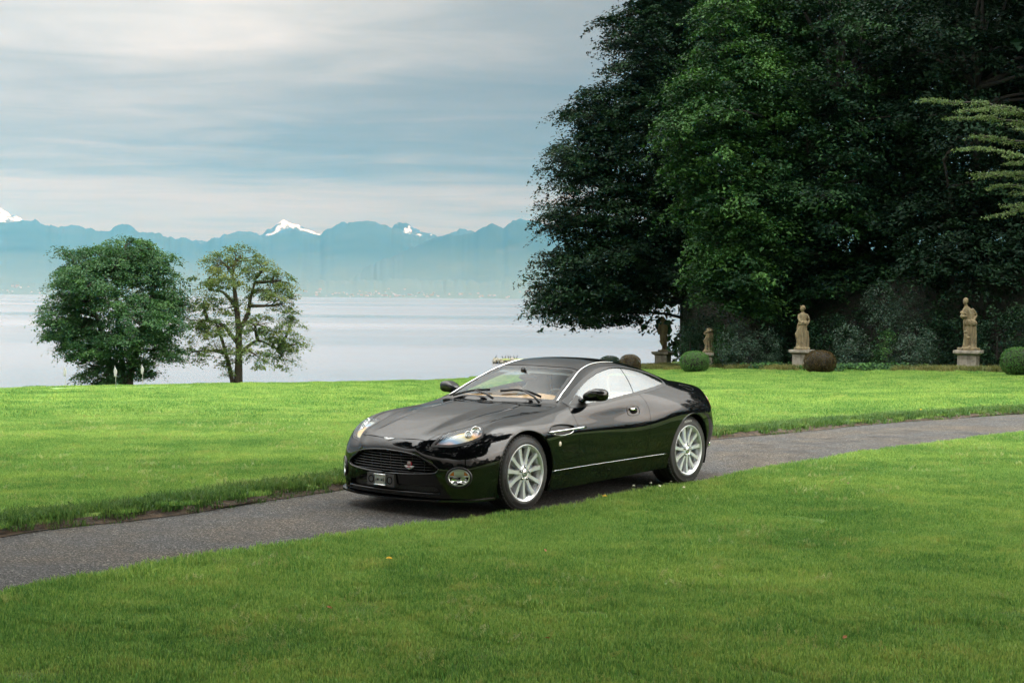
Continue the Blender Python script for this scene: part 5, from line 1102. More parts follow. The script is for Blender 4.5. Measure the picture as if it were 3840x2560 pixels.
# --- outer panels
def both(piece, name, mat, **k):
    a = piece.build(name, mat, CAR, **k); b = piece.mirrored().build(name, mat, CAR, **k); return a, b
def whole(piece, name, mat, **k): return (piece + piece.mirrored()).build(name, mat, CAR, **k)
body = full.clip(g_arch(full.V))
def f_side(V): return g_glasscut(V)[0]
def f_wind(V): return g_glasscut(V)[1]
def f_rear(V): return g_glasscut(V)[2]
glassp, body = body.split(f_side, .0)
pin = lambda V: (V[:, 0]+1.895)+(V[:, 2]-1.21)*.40          # door glass / quarter glass divide
doorglass, quarter = glassp.split(pin, .012)
both(doorglass.off(-.006), 'door_window', MP['sideglass'], depth=0); both(quarter.off(-.006), 'quarter_window', MP['sideglass'], depth=0)
trim, body = body.split(lambda V: np.where(BELT(V), sd_poly(V[:, XZ], SIDEGLASS)+.026, -.5), .0)
both(trim.off(.002), 'window_surround', MP['rubber'], depth=.02)
wind, body = body.split(f_wind, .004)
frit, screen = wind.split(lambda V: -(f_wind(V)-.035), .0)
whole(screen.off(-.004), 'windscreen', MP['screen'], depth=0); whole(frit.off(-.004), 'windscreen_border', MP['black'], depth=0)
rearw, body = body.split(f_rear, .004)
whole(rearw.off(-.003), 'rear_window', MP['sideglass'], depth=0)
gril, body = body.split(reg(GRILLE, YZ, FRONT), .0)
intk, body = body.split(reg(INTAKE, YZ, FRONT), .0)
lampp, body = body.split(reg(LAMP, XY, lambda V: (V[:, 0] > .2) & (V[:, 7] > 4.2)), .002)
ventp, body = body.split(reg(VENT, XZ, LOWER), .0)
hood, body = body.split(reg(HOODP, XY, lambda V: V[:, 7] > 5.0), .005)
door, body = body.split(reg(DOOR, XZ, lambda V: (V[:, 7] < 6.9) & (V[:, 1] > .5)), .005)
sillz = lambda V: .331+(-V[:, 0]-.33)*.0115
rocker, body = body.split(lambda V: np.where((V[:, 0] < -.2) & (V[:, 0] > -2.5), np.clip(sillz(V)-V[:, 2], -.3, .3), -.3), .004)
# cowl strip behind the bonnet, fender/bumper/quarter/boot
BUMP = [(1.2,-.2),(1.2,.66),(.70,.66),(.66,.612)] + list(curve([(.648,.600),(.625,.55),(.592,.502),(.55,.487),(.48,.484),(.33,.484)], 4)) + [(.2,.484),(.2,-.2)]
def fog_frame():
    i = int(np.argmin((VX[:, 1]-.693)**2+(VX[:, 2]-.348)**2+np.where(VX[:, 0] > .3, 0, 9))); P0 = Vector(VX[i, :3]); N0 = Vector(VX[i, 3:6])
    ax = Vector((N0.x, N0.y, N0.z*.3)).normalized(); e1 = Vector((0, 0, 1)).cross(ax).normalized(); return P0, ax, e1, ax.cross(e1)
FP, FA, FE1, FE2 = fog_frame()
def g_fog(V):
    d = V[:, :3]-np.array(FP); a = d@np.array(FE1); b = d@np.array(FE2)
    return np.where(np.linalg.norm(d, axis=1) < .2, (1-np.hypot(a/.110, b/.090))*.1, -.5)
body = body.clip(-g_fog(body.V))
bump, body = body.split(reg(BUMP, XZ, lambda V: (V[:, 0] > .2)), .004)
def f_nose(V): return np.where(V[:, 0] > .60, .5, -.5)*0 + (V[:, 0]-(.745-.10*np.clip(V[:, 1]-.36, 0, .2)/.2))
nose, body = body.split(f_nose, .003)
fender, body = body.split(lambda V: np.minimum(V[:, 0]+.80, (6.99-V[:, 7])*.3 + np.where(V[:, 0] > -.66, .3, 0)), .003)
rb_, body = body.split(lambda V: np.minimum(-2.72-V[:, 0], .655-V[:, 2]+.02*np.clip(V[:, 1]-.5, 0, 1)), .005)
boot, body = body.split(lambda V: np.minimum.reduce([-3.02-V[:, 0]-.0*V[:, 1], V[:, 7]-6.62-.0*V[:, 0], np.full(len(V), 1.)]), .004)
roof, quart = body.split(lambda V: (V[:, 7]-7.18)*.3, .0)
whole(hood, 'bonnet', MP['paint']); whole(bump + nose, 'front_bumper', MP['paint']); both(door, 'door', MP['paint'])
both(fender, 'front_wing', MP['paint']); both(rocker, 'side_sill', MP['paint']); whole(rb_, 'rear_bumper', MP['paint'])
whole(boot, 'boot_lid', MP['paint']); whole(roof, 'roof', MP['paint'], depth=.006); both(quart, 'rear_wing', MP['paint'], depth=.006)
# --- surface sampler: point and normal from (c, r) or nearest by projection
TREE_P = GP.reshape(-1, 3)
def on(x=None, y=None, z=None, cond=None, lift=0.0):
    """closest surface point matching the two given coordinates"""
    d = np.zeros(len(TREE_P))
    for a, v in ((0, x), (1, y), (2, z)):
        if v is not None: d += (TREE_P[:, a]-v)**2
    if cond is not None: d = np.where(cond(VX), d, 9)
    i = int(np.argmin(d)); j = i // nc_, i % nc_
    # local plane refinement
    P0 = TREE_P[i].copy(); N = VX[i, 3:6]
    fixed = [(a, v) for a, v in ((0, x), (1, y), (2, z)) if v is not None]
    free = [a for a in range(3) if a not in [q[0] for q in fixed]]
    if len(free) == 1 and abs(N[free[0]]) > .05:
        Q = P0.copy()
        for a, v in fixed: Q[a] = v
        Q[free[0]] = P0[free[0]] - sum(N[a]*(Q[a]-P0[a]) for a, _ in fixed)/N[free[0]]
        if np.linalg.norm(Q-P0) < .06: P0 = Q
    return Vector(P0+N*lift), Vector(N)
SIDE = lambda V: (V[:, 7] < 6.2) & (V[:, 1] > .5)
NOSE = lambda V: (V[:, 0] > .3) & (V[:, 7] < 6.0)
def mir(o, name=None):
    """mirrored copy of a part (and its sub-parts) to the other side of the car"""
    me = o.data.copy(); co = np.empty(len(me.vertices)*3, np.float32); me.vertices.foreach_get('co', co)
    co = co.reshape(-1, 3); co[:, 1] *= -1; me.vertices.foreach_set('co', co.ravel()); me.flip_normals(); me.update()
    c = link(o.name.split('.')[0], me, o.parent); l = o.location; c.location = (l.x, -l.y, l.z)
    for ch in o.children:
        d = mir(ch); d.parent = c
    return c
# bright drip rail along screen pillar and roof edge
rp = [(-.735,.668),(-.85,.634),(-1.0,.596),(-1.15,.553),(-1.28,.514),(-1.40,.492),(-1.52,.478),(-1.65,.472),(-1.8,.474),(-1.95,.486)]
pts = [on(x=a, y=b, cond=lambda V: (V[:, 7] > 6.4) & (V[:, 0] < -.55), lift=.006)[0] for a, b in curve(rp, 3)]
mb = MB(); mb.tube(pts, [.0075]*(len(pts)-14) + list(np.linspace(.0075, .001, 14)), 8); r_ = mb.build('drip_rail', MP['chrome'], CAR); mir(r_)
# sill bright strip
pts = [on(x=a, z=.331+(-a-.33)*.0115, cond=SIDE, lift=.001)[0] for a in np.linspace(-.365, -2.30, 24)]
mb = MB(); mb.tube(pts, .0019, 6); mir(mb.build('sill_strip', MP['chrome'], CAR))
# black lower sill skirt and underbody
mb = MB(); mb.box((-1.35, 0, .175), (3.6, 1.45, .03)); mb.box((.42, 0, .165), (.5, 1.1, .03)); mb.box((-3.2, 0, .27), (.6, 1.1, .03)); mb.build('floor_pan', MP['matte'], CAR, False)
# wheel wells
for (cx_, cz_), R_ in ((WF, AF), (WR, AR)):
    for s in (1, -1):
        mb = MB(); prof = [(R_-.004, s*.885), (R_+.004, s*.84), (R_+.01, s*.50), (.02, s*.48)]
        mb.lathe(prof, 40, 'Y', (cx_, 0, cz_), math.radians(-25), math.radians(205)); mb.build('wheel_well', MP['matte'], CAR)
# arch lips: slim rolled edge following the cut
for (cx_, cz_), R_, a0, a1 in ((WF, AF, -12, 205), (WR, AR, -8, 196)):
    pts = []
    for a in np.linspace(math.radians(a0), math.radians(a1), 50):
        q = on(x=cx_+R_*math.cos(a), z=cz_+R_*math.sin(a), cond=SIDE)[0]
        if q.z > .17: pts.append(q - Vector((0, .006, 0)))
    mb = MB(); mb.tube(pts, .009, 8); mir(mb.build('arch_lip', MP['paint'], CAR))
# --- front grille
gb = MB(); gb.V = []; 
back = gril.off(-.10); whole(back, 'grille_backing', MP['matte'], depth=0)
def nose_pt(y, z, lift): return on(y=abs(y), z=z, cond=NOSE, lift=lift)[0]*1
def npt(y, z, lift):
    p_, _ = on(y=abs(y), z=z, cond=NOSE, lift=lift); return Vector((p_.x, y, z))
rimpts = [npt(y, z, .0) + Vector((.001, 0, 0)) for y, z in GRILLE[::2]]; rimpts.append(rimpts[0].copy())
mb = MB(); mb.tube(rimpts, .009, 8); mb.build('grille_surround', MP['paint'], CAR)
rimpts = [npt(y*.985, .452+(z-.452)*.965, .0) + Vector((-.012, 0, 0)) for y, z in GRILLE[::2]]; rimpts.append(rimpts[0].copy())
mb = MB(); mb.tube(rimpts, .006, 8); mb.build('grille_inner_frame', MP['slat'], CAR)
def gspan(z):
    ys = np.linspace(-.56, .56, 400); ok = sd_poly(np.stack([ys, np.full(400, z)], 1), GRILLE) > .006
    return (ys[ok].min(), ys[ok].max()) if ok.any() else None
for zc_ in np.linspace(.378, .545, 8):
    sp_ = gspan(zc_)
    if sp_ is None: continue
    pts = [npt(y, zc_, 0) + Vector((-.022, 0, 0)) for y in np.linspace(sp_[0], sp_[1], 15)]
    mb = MB(); mb.tube(pts, .0062, 6, squash=(1.5, .62)); mb.build('grille_bar', MP['slat'], CAR)
for y in (-.45, -.33, -.21, -.09, .03, .15, .27, .39, .49):
    zs = np.linspace(.36, .56, 60); ok = sd_poly(np.stack([np.full(60, y), zs], 1), GRILLE) > .004
    if not ok.any(): continue
    a_, b_ = zs[ok].min(), zs[ok].max(); pts = [npt(y, z, 0) + Vector((-.034, 0, 0)) for z in np.linspace(a_, b_, 6)]
    mb = MB(); mb.tube(pts, .003, 6); mb.build('grille_upright', MP['slat'], CAR)
# lower intake: mesh and bar
whole(intk.off(-.05), 'intake_mesh', MP['mesh'], depth=0)
pts = [npt(y, .200+.0*abs(y), .004) for y in np.linspace(-.54, .54, 25)]
mb = MB(); mb.tube(pts, .007, 8); mb.build('intake_lip', MP['paint'], CAR)
# front splitter: thin blade round the nose
out = []; inn = []
for t in np.linspace(-1, 1, 61):
    a = abs(t); c_ = a*4.95; j = int(round(c_*CF)); pnt = GP[2, j]; nn_ = GN[2, j]; y = math.copysign(pnt[1], t) if t else 0
    hv = Vector((nn_[0], math.copysign(nn_[1], t) if t else 0, 0)).normalized(); w_ = .030*(1-max(0, a-.75)/.25*.8)
    out.append(Vector((pnt[0], y, .128+.012*a))+hv*w_); inn.append(Vector((pnt[0], y, .128+.012*a))-hv*.05)
V = []; 
for o_, i_ in zip(out, inn): V += [o_, o_+Vector((0, 0, .016)), i_+Vector((0, 0, .026)), i_]
F = [(k*4+a, (k+1)*4+a, (k+1)*4+(a+1) % 4, k*4+(a+1) % 4) for k in range(60) for a in range(4)]
edge_split(obj('splitter', V, F, MP['paint'], CAR))
# number plate holder (left blank, two screw heads and the two bars)
pc = npt(-.045, .292, 0); ph_ = empty
mb = MB()
def rbox(mb, c, w, h, d, r=.008):
    pr = []
    for (sx, sz, a0) in ((1, 1, 0), (-1, 1, 90), (-1, -1, 180), (1, -1, 270)):
        for k in range(4):
            a = math.radians(a0+30*k); pr.append((sx*(w/2-r)+r*math.cos(a), sz*(h/2-r)+r*math.sin(a)))
    n_ = len(pr); V = [(c[0]-d, c[1]+y, c[2]+z) for y, z in pr] + [(c[0], c[1]+y*.97, c[2]+z*.97) for y, z in pr]
    mb.add(V, [tuple(range(n_))[::-1], tuple(range(n_, 2*n_))] + [(i, (i+1) % n_, n_+(i+1) % n_, n_+i) for i in range(n_)]); return mb
base = rbox(MB(), (pc.x+.028, pc.y, .292), .335, .115, .06); PH = edge_split(base.build('plate_holder', MP['greyplastic'], CAR))
pl = rbox(MB(), (pc.x+.036, pc.y, .292), .125, .088, .006, .004); edge_split(pl.build('plate', MP['plate'], PH))
for dz in (-.046, .046): MBx = rbox(MB(), (pc.x+.042, pc.y, .292+dz), .145, .008, .012, .003); MBx.build('plate_clip', MP['chrome'], PH)
for dy in (-.112, .112):
    mb = MB(); mb.lathe([(.034, .0), (.034, .002), (.027, .002), (.02, -.02), (.0, -.02)], 20, 'X', (pc.x+.029, pc.y+dy, .292)); mb.build('holder_recess', MP['matte'], PH)
for dy in (-.022, .022):
    mb = MB(); mb.lathe([(.0115, 0), (.0115, .003), (.008, .003), (.008, .001), (.004, .001), (.004, .004), (0, .004)], 14, 'X', (pc.x+.036, pc.y+dy, .292)); mb.build('screw_head', MP['slat'], PH)
    mb = MB(); mb.box((pc.x+.0375, pc.y+dy*2.05, .292), (.003, .005, .034)); mb.build('plate_mark', MP['black'], PH)
# wings badge on the nose
def wings(mb, w, h, f2p, th=.004):
    up = [(0,.30),(.08,.32),(.16,.38),(.35,.44),(.6,.47),(.85,.48),(1.0,.46)]; lo = [(0,-.45),(.08,-.43),(.16,-.36),(.35,-.26),(.6,-.08),(.85,.18),(1.0,.42)]
    xs = [a for a, _ in up]; T = [(-x, u, l) for (x, u), (_, l) in list(zip(up, lo))[:0:-1]] + [(x, u, l) for (x, u), (_, l) in zip(up, lo)]
    V = []
    for x, u, l in T: V += [f2p(x*w/2, u*h, 0), f2p(x*w/2, u*h, th), f2p(x*w/2, l*h, th), f2p(x*w/2, l*h, 0)]
    F = [(i*4+k, i*4+k+1, (i+1)*4+k+1, (i+1)*4+k) for i in range(len(T)-1) for k in range(3)]
    mb.add(V, F); return mb
_pb, _nb = on(y=.0, z=.648, cond=lambda V: (V[:, 0] > .7) & (V[:, 2] > .60) & (V[:, 2] < .664)); _nb = Vector((_nb.x, 0, _nb.z)).normalized(); _tb = Vector((-_nb.z, 0, _nb.x))
def nb(a, b, l): return _pb + Vector((-.35*a*a, -a, -.25*a*a)) + _tb*b + _nb*(l+.001)
mb = wings(MB(), .125, .036, nb, .004); mb.build('wings_badge', MP['white'], CAR)
# club badge on the grille
bx = npt(.265, .432, 0).x - .004
CB = empty('club_badge', parent=CAR)
mb = MB(); mb.lathe([(.0, .006), (.025, .006), (.028, .003), (.028, -.004), (0, -.004)], 24, 'X', (bx, .265, .446)); mb.build('roundel', MP['red'], CB)
mb = wings(MB(), .115, .036, lambda a, b, l: (bx+.003+l, .265-a, .418+b), .004); mb.build('badge_wings', MP['white'], CB)
mb = MB()
for a, b in (((-.022,-.015),(-.011,.02)),((-.011,.02),(0,-.012)),((0,-.012),(.011,.02)),((.011,.02),(.022,-.015)),((-.011,-.018),(0,.022)),((0,.022),(.011,-.018)),((-.007,-.004),(.007,-.004))):
    mb.tube([(bx+.008, .265-a[0], .452+a[1]), (bx+.008, .265-b[0], .452+b[1])], .0018, 5)
mb.build('monogram', MP['white'], CB)
mb = MB(); mb.box((bx+.009, .265, .423), (.003, .046, .008)); mb.build('badge_band', MP['red'], CB)
# headlamps
ring, bowl = lampp.split(lambda V: -(sd_poly(V[:, XY], LAMP)-.017), .0)
def lamp(side):
    r2, b2 = (ring, bowl) if side > 0 else (ring.mirrored(), bowl.mirrored())
    H = r2.off(-.001).build('headlamp', MP['black'], CAR, depth=.03)
    b2.off(-.032).build('reflector', MP['lampbowl'], H, depth=0)
    b2.off(.001).build('lens', MP['lensglass'], H, depth=.01)
    for x, y, z, r in ((.452, .672, .715, .044), (.525, .648, .685, .034)):
        p_, n_ = on(x=x, y=y, cond=lambda V: (V[:, 0] > .2) & (V[:, 7] > 4.2), lift=-.016)
        mb = MB(); mb.lathe([(r, -.01), (r, .004), (r-.006, .006), (r-.008, 0), (r*.5, -.012), (0, -.015)], 24); o = mb.build('projector', MP['chrome'], H)
        ax = Vector((.82, .42, .38)); p_ = p_.copy()
        if side < 0: p_.y *= -1; ax.y *= -1
        o.rotation_euler = ax.to_track_quat('Z', 'Y').to_euler(); o.location = p_
        mb = MB(); mb.sphere((0, 0, .004), (r*.55, r*.55, .012), 14, 8); q = mb.build('bulb_lens', MP['lensglass'], H); q.location = p_; q.rotation_euler = o.rotation_euler
    return H
lamp(1); lamp(-1)
# fog and indicator lamps in the bumper
def foglamp(side):
    pc_, ax, e1, e2 = FP, FA, FE1, FE2
    def W(a, b, c): return pc_ + e1*a + e2*b + ax*c
    def ell(ra, rb, c, k=32): return [W(ra*math.cos(2*math.pi*i/k), rb*math.sin(2*math.pi*i/k), c) for i in range(k)]
    def ringmesh(name, specs, mat, par, fill=False):
        V = []; k = 32
        for ra, rb, c in specs: V += ell(ra, rb, c)
        F = [(i*k+j, i*k+(j+1) % k, (i+1)*k+(j+1) % k, (i+1)*k+j) for i in range(len(specs)-1) for j in range(k)]
        if fill: V.append(W(0, 0, specs[-1][2])); F += [((len(specs)-1)*k+j, (len(specs)-1)*k+(j+1) % k, len(V)-1) for j in range(k)]
        return obj(name, V, F, mat, par)
    H = ringmesh('fog_lamp', [(.118,.098,-.012),(.112,.092,.006),(.104,.084,.007),(.100,.080,-.004)], MP['black'], CAR)
    ringmesh('lamp_housing', [(.101,.081,.002),(.10,.08,-.03)], MP['matte'], H, True)
    ringmesh('lens', [(.099,.079,.004),(.07,.055,.011),(.03,.025,.014)], MP['lensglass'], H, True)
    # silver bezel: ring and cross bar
    V = []; k = 32
    b = ringmesh('bezel', [(.097,.077,-.004),(.097,.077,.001),(.083,.064,.0),(.083,.064,-.006)], MP['alu'], H)
    mb = MB(); mb.tube([W(-.088, .012, -.003), W(.088, .012, -.003)], .006, 6); mb.build('bezel_bar', MP['alu'], H)
    for a, b_, r, mt in ((-.032, -.026, .036, 'chrome'), (.036, -.026, .032, 'chrome')):
        V = [W(a, b_, -.024)] + [W(a+r*math.cos(t)*s, b_+r*math.sin(t)*s*.95, -.024+.02*s*s) for s in (.5, 1) for t in np.linspace(0, 2*math.pi, 17)[:-1]]
        F = [(0, 1+i, 1+(i+1) % 16) for i in range(16)] + [(1+i, 17+i, 17+(i+1) % 16, 1+(i+1) % 16) for i in range(16)]
        obj('lamp_reflector', V, F, MP[mt], H)
    def half(a0, a1, mt, nm):
        V = []; xs = np.linspace(a0, a1, 9)
        for x in xs:
            zt = .074*math.sqrt(max(0, 1-(x/.094)**2)); V += [W(x, .019, -.012), W(x, max(zt, .02), -.014)]
        obj(nm, V, [(i*2, i*2+2, i*2+3, i*2+1) for i in range(8)], MP[mt], H)
    half(-.084, -.045, 'amber', 'indicator'); half(-.043, .045, 'alu', 'indicator_reflector'); half(.047, .084, 'amber', 'side_indicator')
    if side < 0:
        for o_ in [H]+list(H.children):
            me = o_.data; co = np.empty(len(me.vertices)*3, np.float32); me.vertices.foreach_get('co', co); co = co.reshape(-1, 3); co[:, 1] *= -1
            me.vertices.foreach_set('co', co.ravel()); me.flip_normals(); me.update()
    return H
foglamp(1); foglamp(-1)
# wing vent with strake
Vn = both(ventp.off(-.02), 'wing_vent', MP['mesh'], depth=0)
pts = [on(x=x, z=z, cond=SIDE, lift=.001)[0] for x, z in VENT[::2]]; pts.append(pts[0].copy())
mb = MB(); mb.tube(pts, .0038, 6); mir(mb.build('vent_rim', MP['rubber'], CAR))
lowr = [on(x=x, z=z, cond=SIDE, lift=.003)[0] for x, z in curve([(-.37,.672),(-.46,.652),(-.58,.656),(-.655,.668),(-.69,.695)], 4)]
mb = MB(); mb.tube(lowr, .0032, 6); mir(mb.build('vent_chrome_edge', MP['chrome'], CAR))
a_, b_ = on(x=-.292, z=.690, cond=SIDE, lift=.006)[0], on(x=-.885, z=.704, cond=SIDE, lift=.006)[0]
mb = MB(); mb.tube([a_.lerp(b_, t)+Vector((0, .004, 0)) for t in np.linspace(0, 1, 12)], [.006]+[.0088]*10+[.0085], 8, squash=(.75, 1)); mir(mb.build('vent_strake', MP['chrome'], CAR))
p_, n_ = on(x=-.468, z=.575, cond=SIDE, lift=.0)
mb = MB(); mb.sphere(tuple(p_), (.02, .009, .024), 14, 8); mir(mb.build('side_repeater', pmat('repeater_lens', (.72, .62, .5), .15, coat=1), CAR))
# door handle
p_, n_ = on(x=-1.70, z=.812, cond=SIDE)
def on_side(u, v, l): return on(x=-1.70+u, z=.812+v, cond=SIDE, lift=l)[0]
pts = [on_side(.098*math.copysign(abs(math.cos(a))**.6, math.cos(a)), .046*math.copysign(abs(math.sin(a))**.6, math.sin(a)), .0012) for a in np.linspace(0, 2*math.pi, 33)]
mb = MB(); mb.tube(pts, .0028, 6); HD = mb.build('door_handle', MP['rubber'], CAR)
V = [on_side(.058*math.cos(a)*s-.004, .030*math.sin(a)*s, .003) for s in (1, .5) for a in np.linspace(0, 2*math.pi, 21)[:-1]]
obj('handle_recess', V, [(i, (i+1) % 20, 20+(i+1) % 20, 20+i) for i in range(20)]+[tuple(range(20, 40))], MP['matte'], HD)
V = [on_side(u, v, l) for u, v, l in [(-.052,.004,.004),(.05,.004,.004),(.056,.026,.005),(-.046,.028,.005),(-.052,.004,.016),(.05,.004,.016),(.052,.022,.014),(-.044,.024,.014)]]
obj('handle_flap', V, [(0,1,2,3),(4,7,6,5),(0,4,5,1),(1,5,6,2),(2,6,7,3),(3,7,4,0)], MP['chrome'], HD)
mir(HD)
# door mirror
def mirror():
    V = []; seg = 24; rings = [(-.075, .22), (-.066, .55), (-.045, .80), (-.015, .955), (.018, 1.0), (.045, .985), (.058, .90)]
    for d, s in rings:
        for k in range(seg):
            a = 2*math.pi*k/seg; ca, sa = math.cos(a), math.sin(a)
            yy = .124*math.copysign(abs(ca)**.60, ca)*s; zz = .060*math.copysign(abs(sa)**.66, sa)*s
            inb = max(0, -yy/.124)
            if zz > 0: zz *= 1-.55*inb**1.6          # falls away towards the car
            else: zz *= 1-.25*inb**2
            V.append((-1.0-d-.10*yy-.03*(1-s), .912+yy, 1.0+zz-.02*inb))
    F = [(i*seg+k, i*seg+(k+1) % seg, (i+1)*seg+(k+1) % seg, (i+1)*seg+k) for i in range(len(rings)-1) for k in range(seg)]
    F += [tuple(range(seg))[::-1], tuple((len(rings)-1)*seg+k for k in range(seg))]
    M = obj('door_mirror', V, F, MP['paint'], CAR)
    W = [(-1.0625-.10*(v[1]-.912), .912+(v[1]-.912)*.93, 1.0+(v[2]-1.0)*.92) for v in V[(len(rings)-1)*seg:]]
    obj('mirror_glass', W, [tuple(range(seg))], MP['chrome'], M)
    mb = MB(); mb.tube([(-.955,.77,.935), (-.975,.805,.95), (-.99,.84,.968)], [.040,.032,.026], 10, squash=(1, .7)); mb.build('mirror_arm', MP['paint'], M)
    pts = [on(x=x, z=z, cond=lambda V: (V[:, 7] < 7.05) & (V[:, 7] > 5.6), lift=.004)[0] for x, z in ((-.775,.910),(-.88,.912),(-1.02,.922),(-.99,.975),(-.965,.992),(-.90,.966),(-.84,.940))]
    obj('mirror_sail', pts, [(0,1,2,3,4,5,6)], MP['black'], M, False)
    return M
mir(mirror())
# wipers
def wiper(px_, pts_):
    P_ = [on(x=x, y=abs(y), cond=lambda V: (V[:, 7] > 6.9) & (V[:, 6] > 10.02) & (V[:, 6] < 12), lift=l)[0] for x, y, l in pts_]
    for q, (x, y, l) in zip(P_, pts_): q.y = y
    return P_
for k, (blade, arm) in enumerate((([(-.665,-.56,.02),(-.70,-.42,.02),(-.715,-.28,.022),(-.71,-.12,.02)], [(-.58,.02,.02),(-.63,-.10,.035),(-.70,-.30,.03)]),
                                  ([(-.70,.02,.02),(-.735,.18,.022),(-.74,.34,.022),(-.715,.50,.02)], [(-.63,.545,.02),(-.67,.46,.04),(-.735,.26,.03)]))):
    W_ = MB(); W_.tube([Vector(q) for q in wiper(0, blade)], .008, 6, squash=(.8, 1.6)); B_ = W_.build('wiper', MP['black'], CAR)
    W_ = MB(); W_.tube([Vector(q) for q in wiper(0, arm)], [.013, .011, .007], 6); W_.build('wiper_arm', MP['black'], B_)
# cowl panel
cw = full.clip(np.minimum.reduce([full.V[:, 6]-9.7, 10.3-full.V[:, 6], full.V[:, 7]-7.0])*.3).off(-.018)
whole(cw, 'scuttle_panel', MP['black'], depth=0)
# bonnet vents
for s in (1, -1):
    P_ = [on(x=x, y=y, cond=lambda V: (V[:, 7] > 6) & (V[:, 0] > -.6), lift=.0015)[0] for x, y in ((.10,.425),(-.33,.425),(-.36,.45),(-.30,.462),(.04,.452))]
    for q in P_: q.y *= s
    obj('bonnet_vent', P_, [(0,1,2,3,4) if s < 0 else (4,3,2,1,0)], MP['mesh'], CAR, False)
# fuel flap ring, tail lamps, rear details
c_ = on(x=-2.95, y=.70, cond=lambda V: V[:, 0] < -2.5)[0]
pts = [on(x=-2.95+.10*math.cos(a), y=.70+.062*math.sin(a), cond=lambda V: (V[:, 0] < -2.5) & (V[:, 7] > 5.5), lift=.001)[0] for a in np.linspace(0, 2*math.pi, 25)]
mb = MB(); mb.tube(pts, .0016, 6); mb.build('fuel_flap_rim', MP['rubber'], CAR)
for s in (1, -1):
    tl = full.clip(np.minimum.reduce([.10-np.hypot((full.V[:, 1]-.635)*.8, full.V[:, 2]-.775)*1.0, -3.3-full.V[:, 0]])).off(.004)
    (tl if s > 0 else tl.mirrored()).build('tail_lamp', MP['redlamp'], CAR, depth=.01)
    mb = MB(); mb.lathe([(.045, -.05), (.045, .03), (.039, .03), (.036, -.05)], 20, 'X', (-3.62, s*.52, .33)); mb.build('exhaust_pipe', MP['chrome'], CAR)
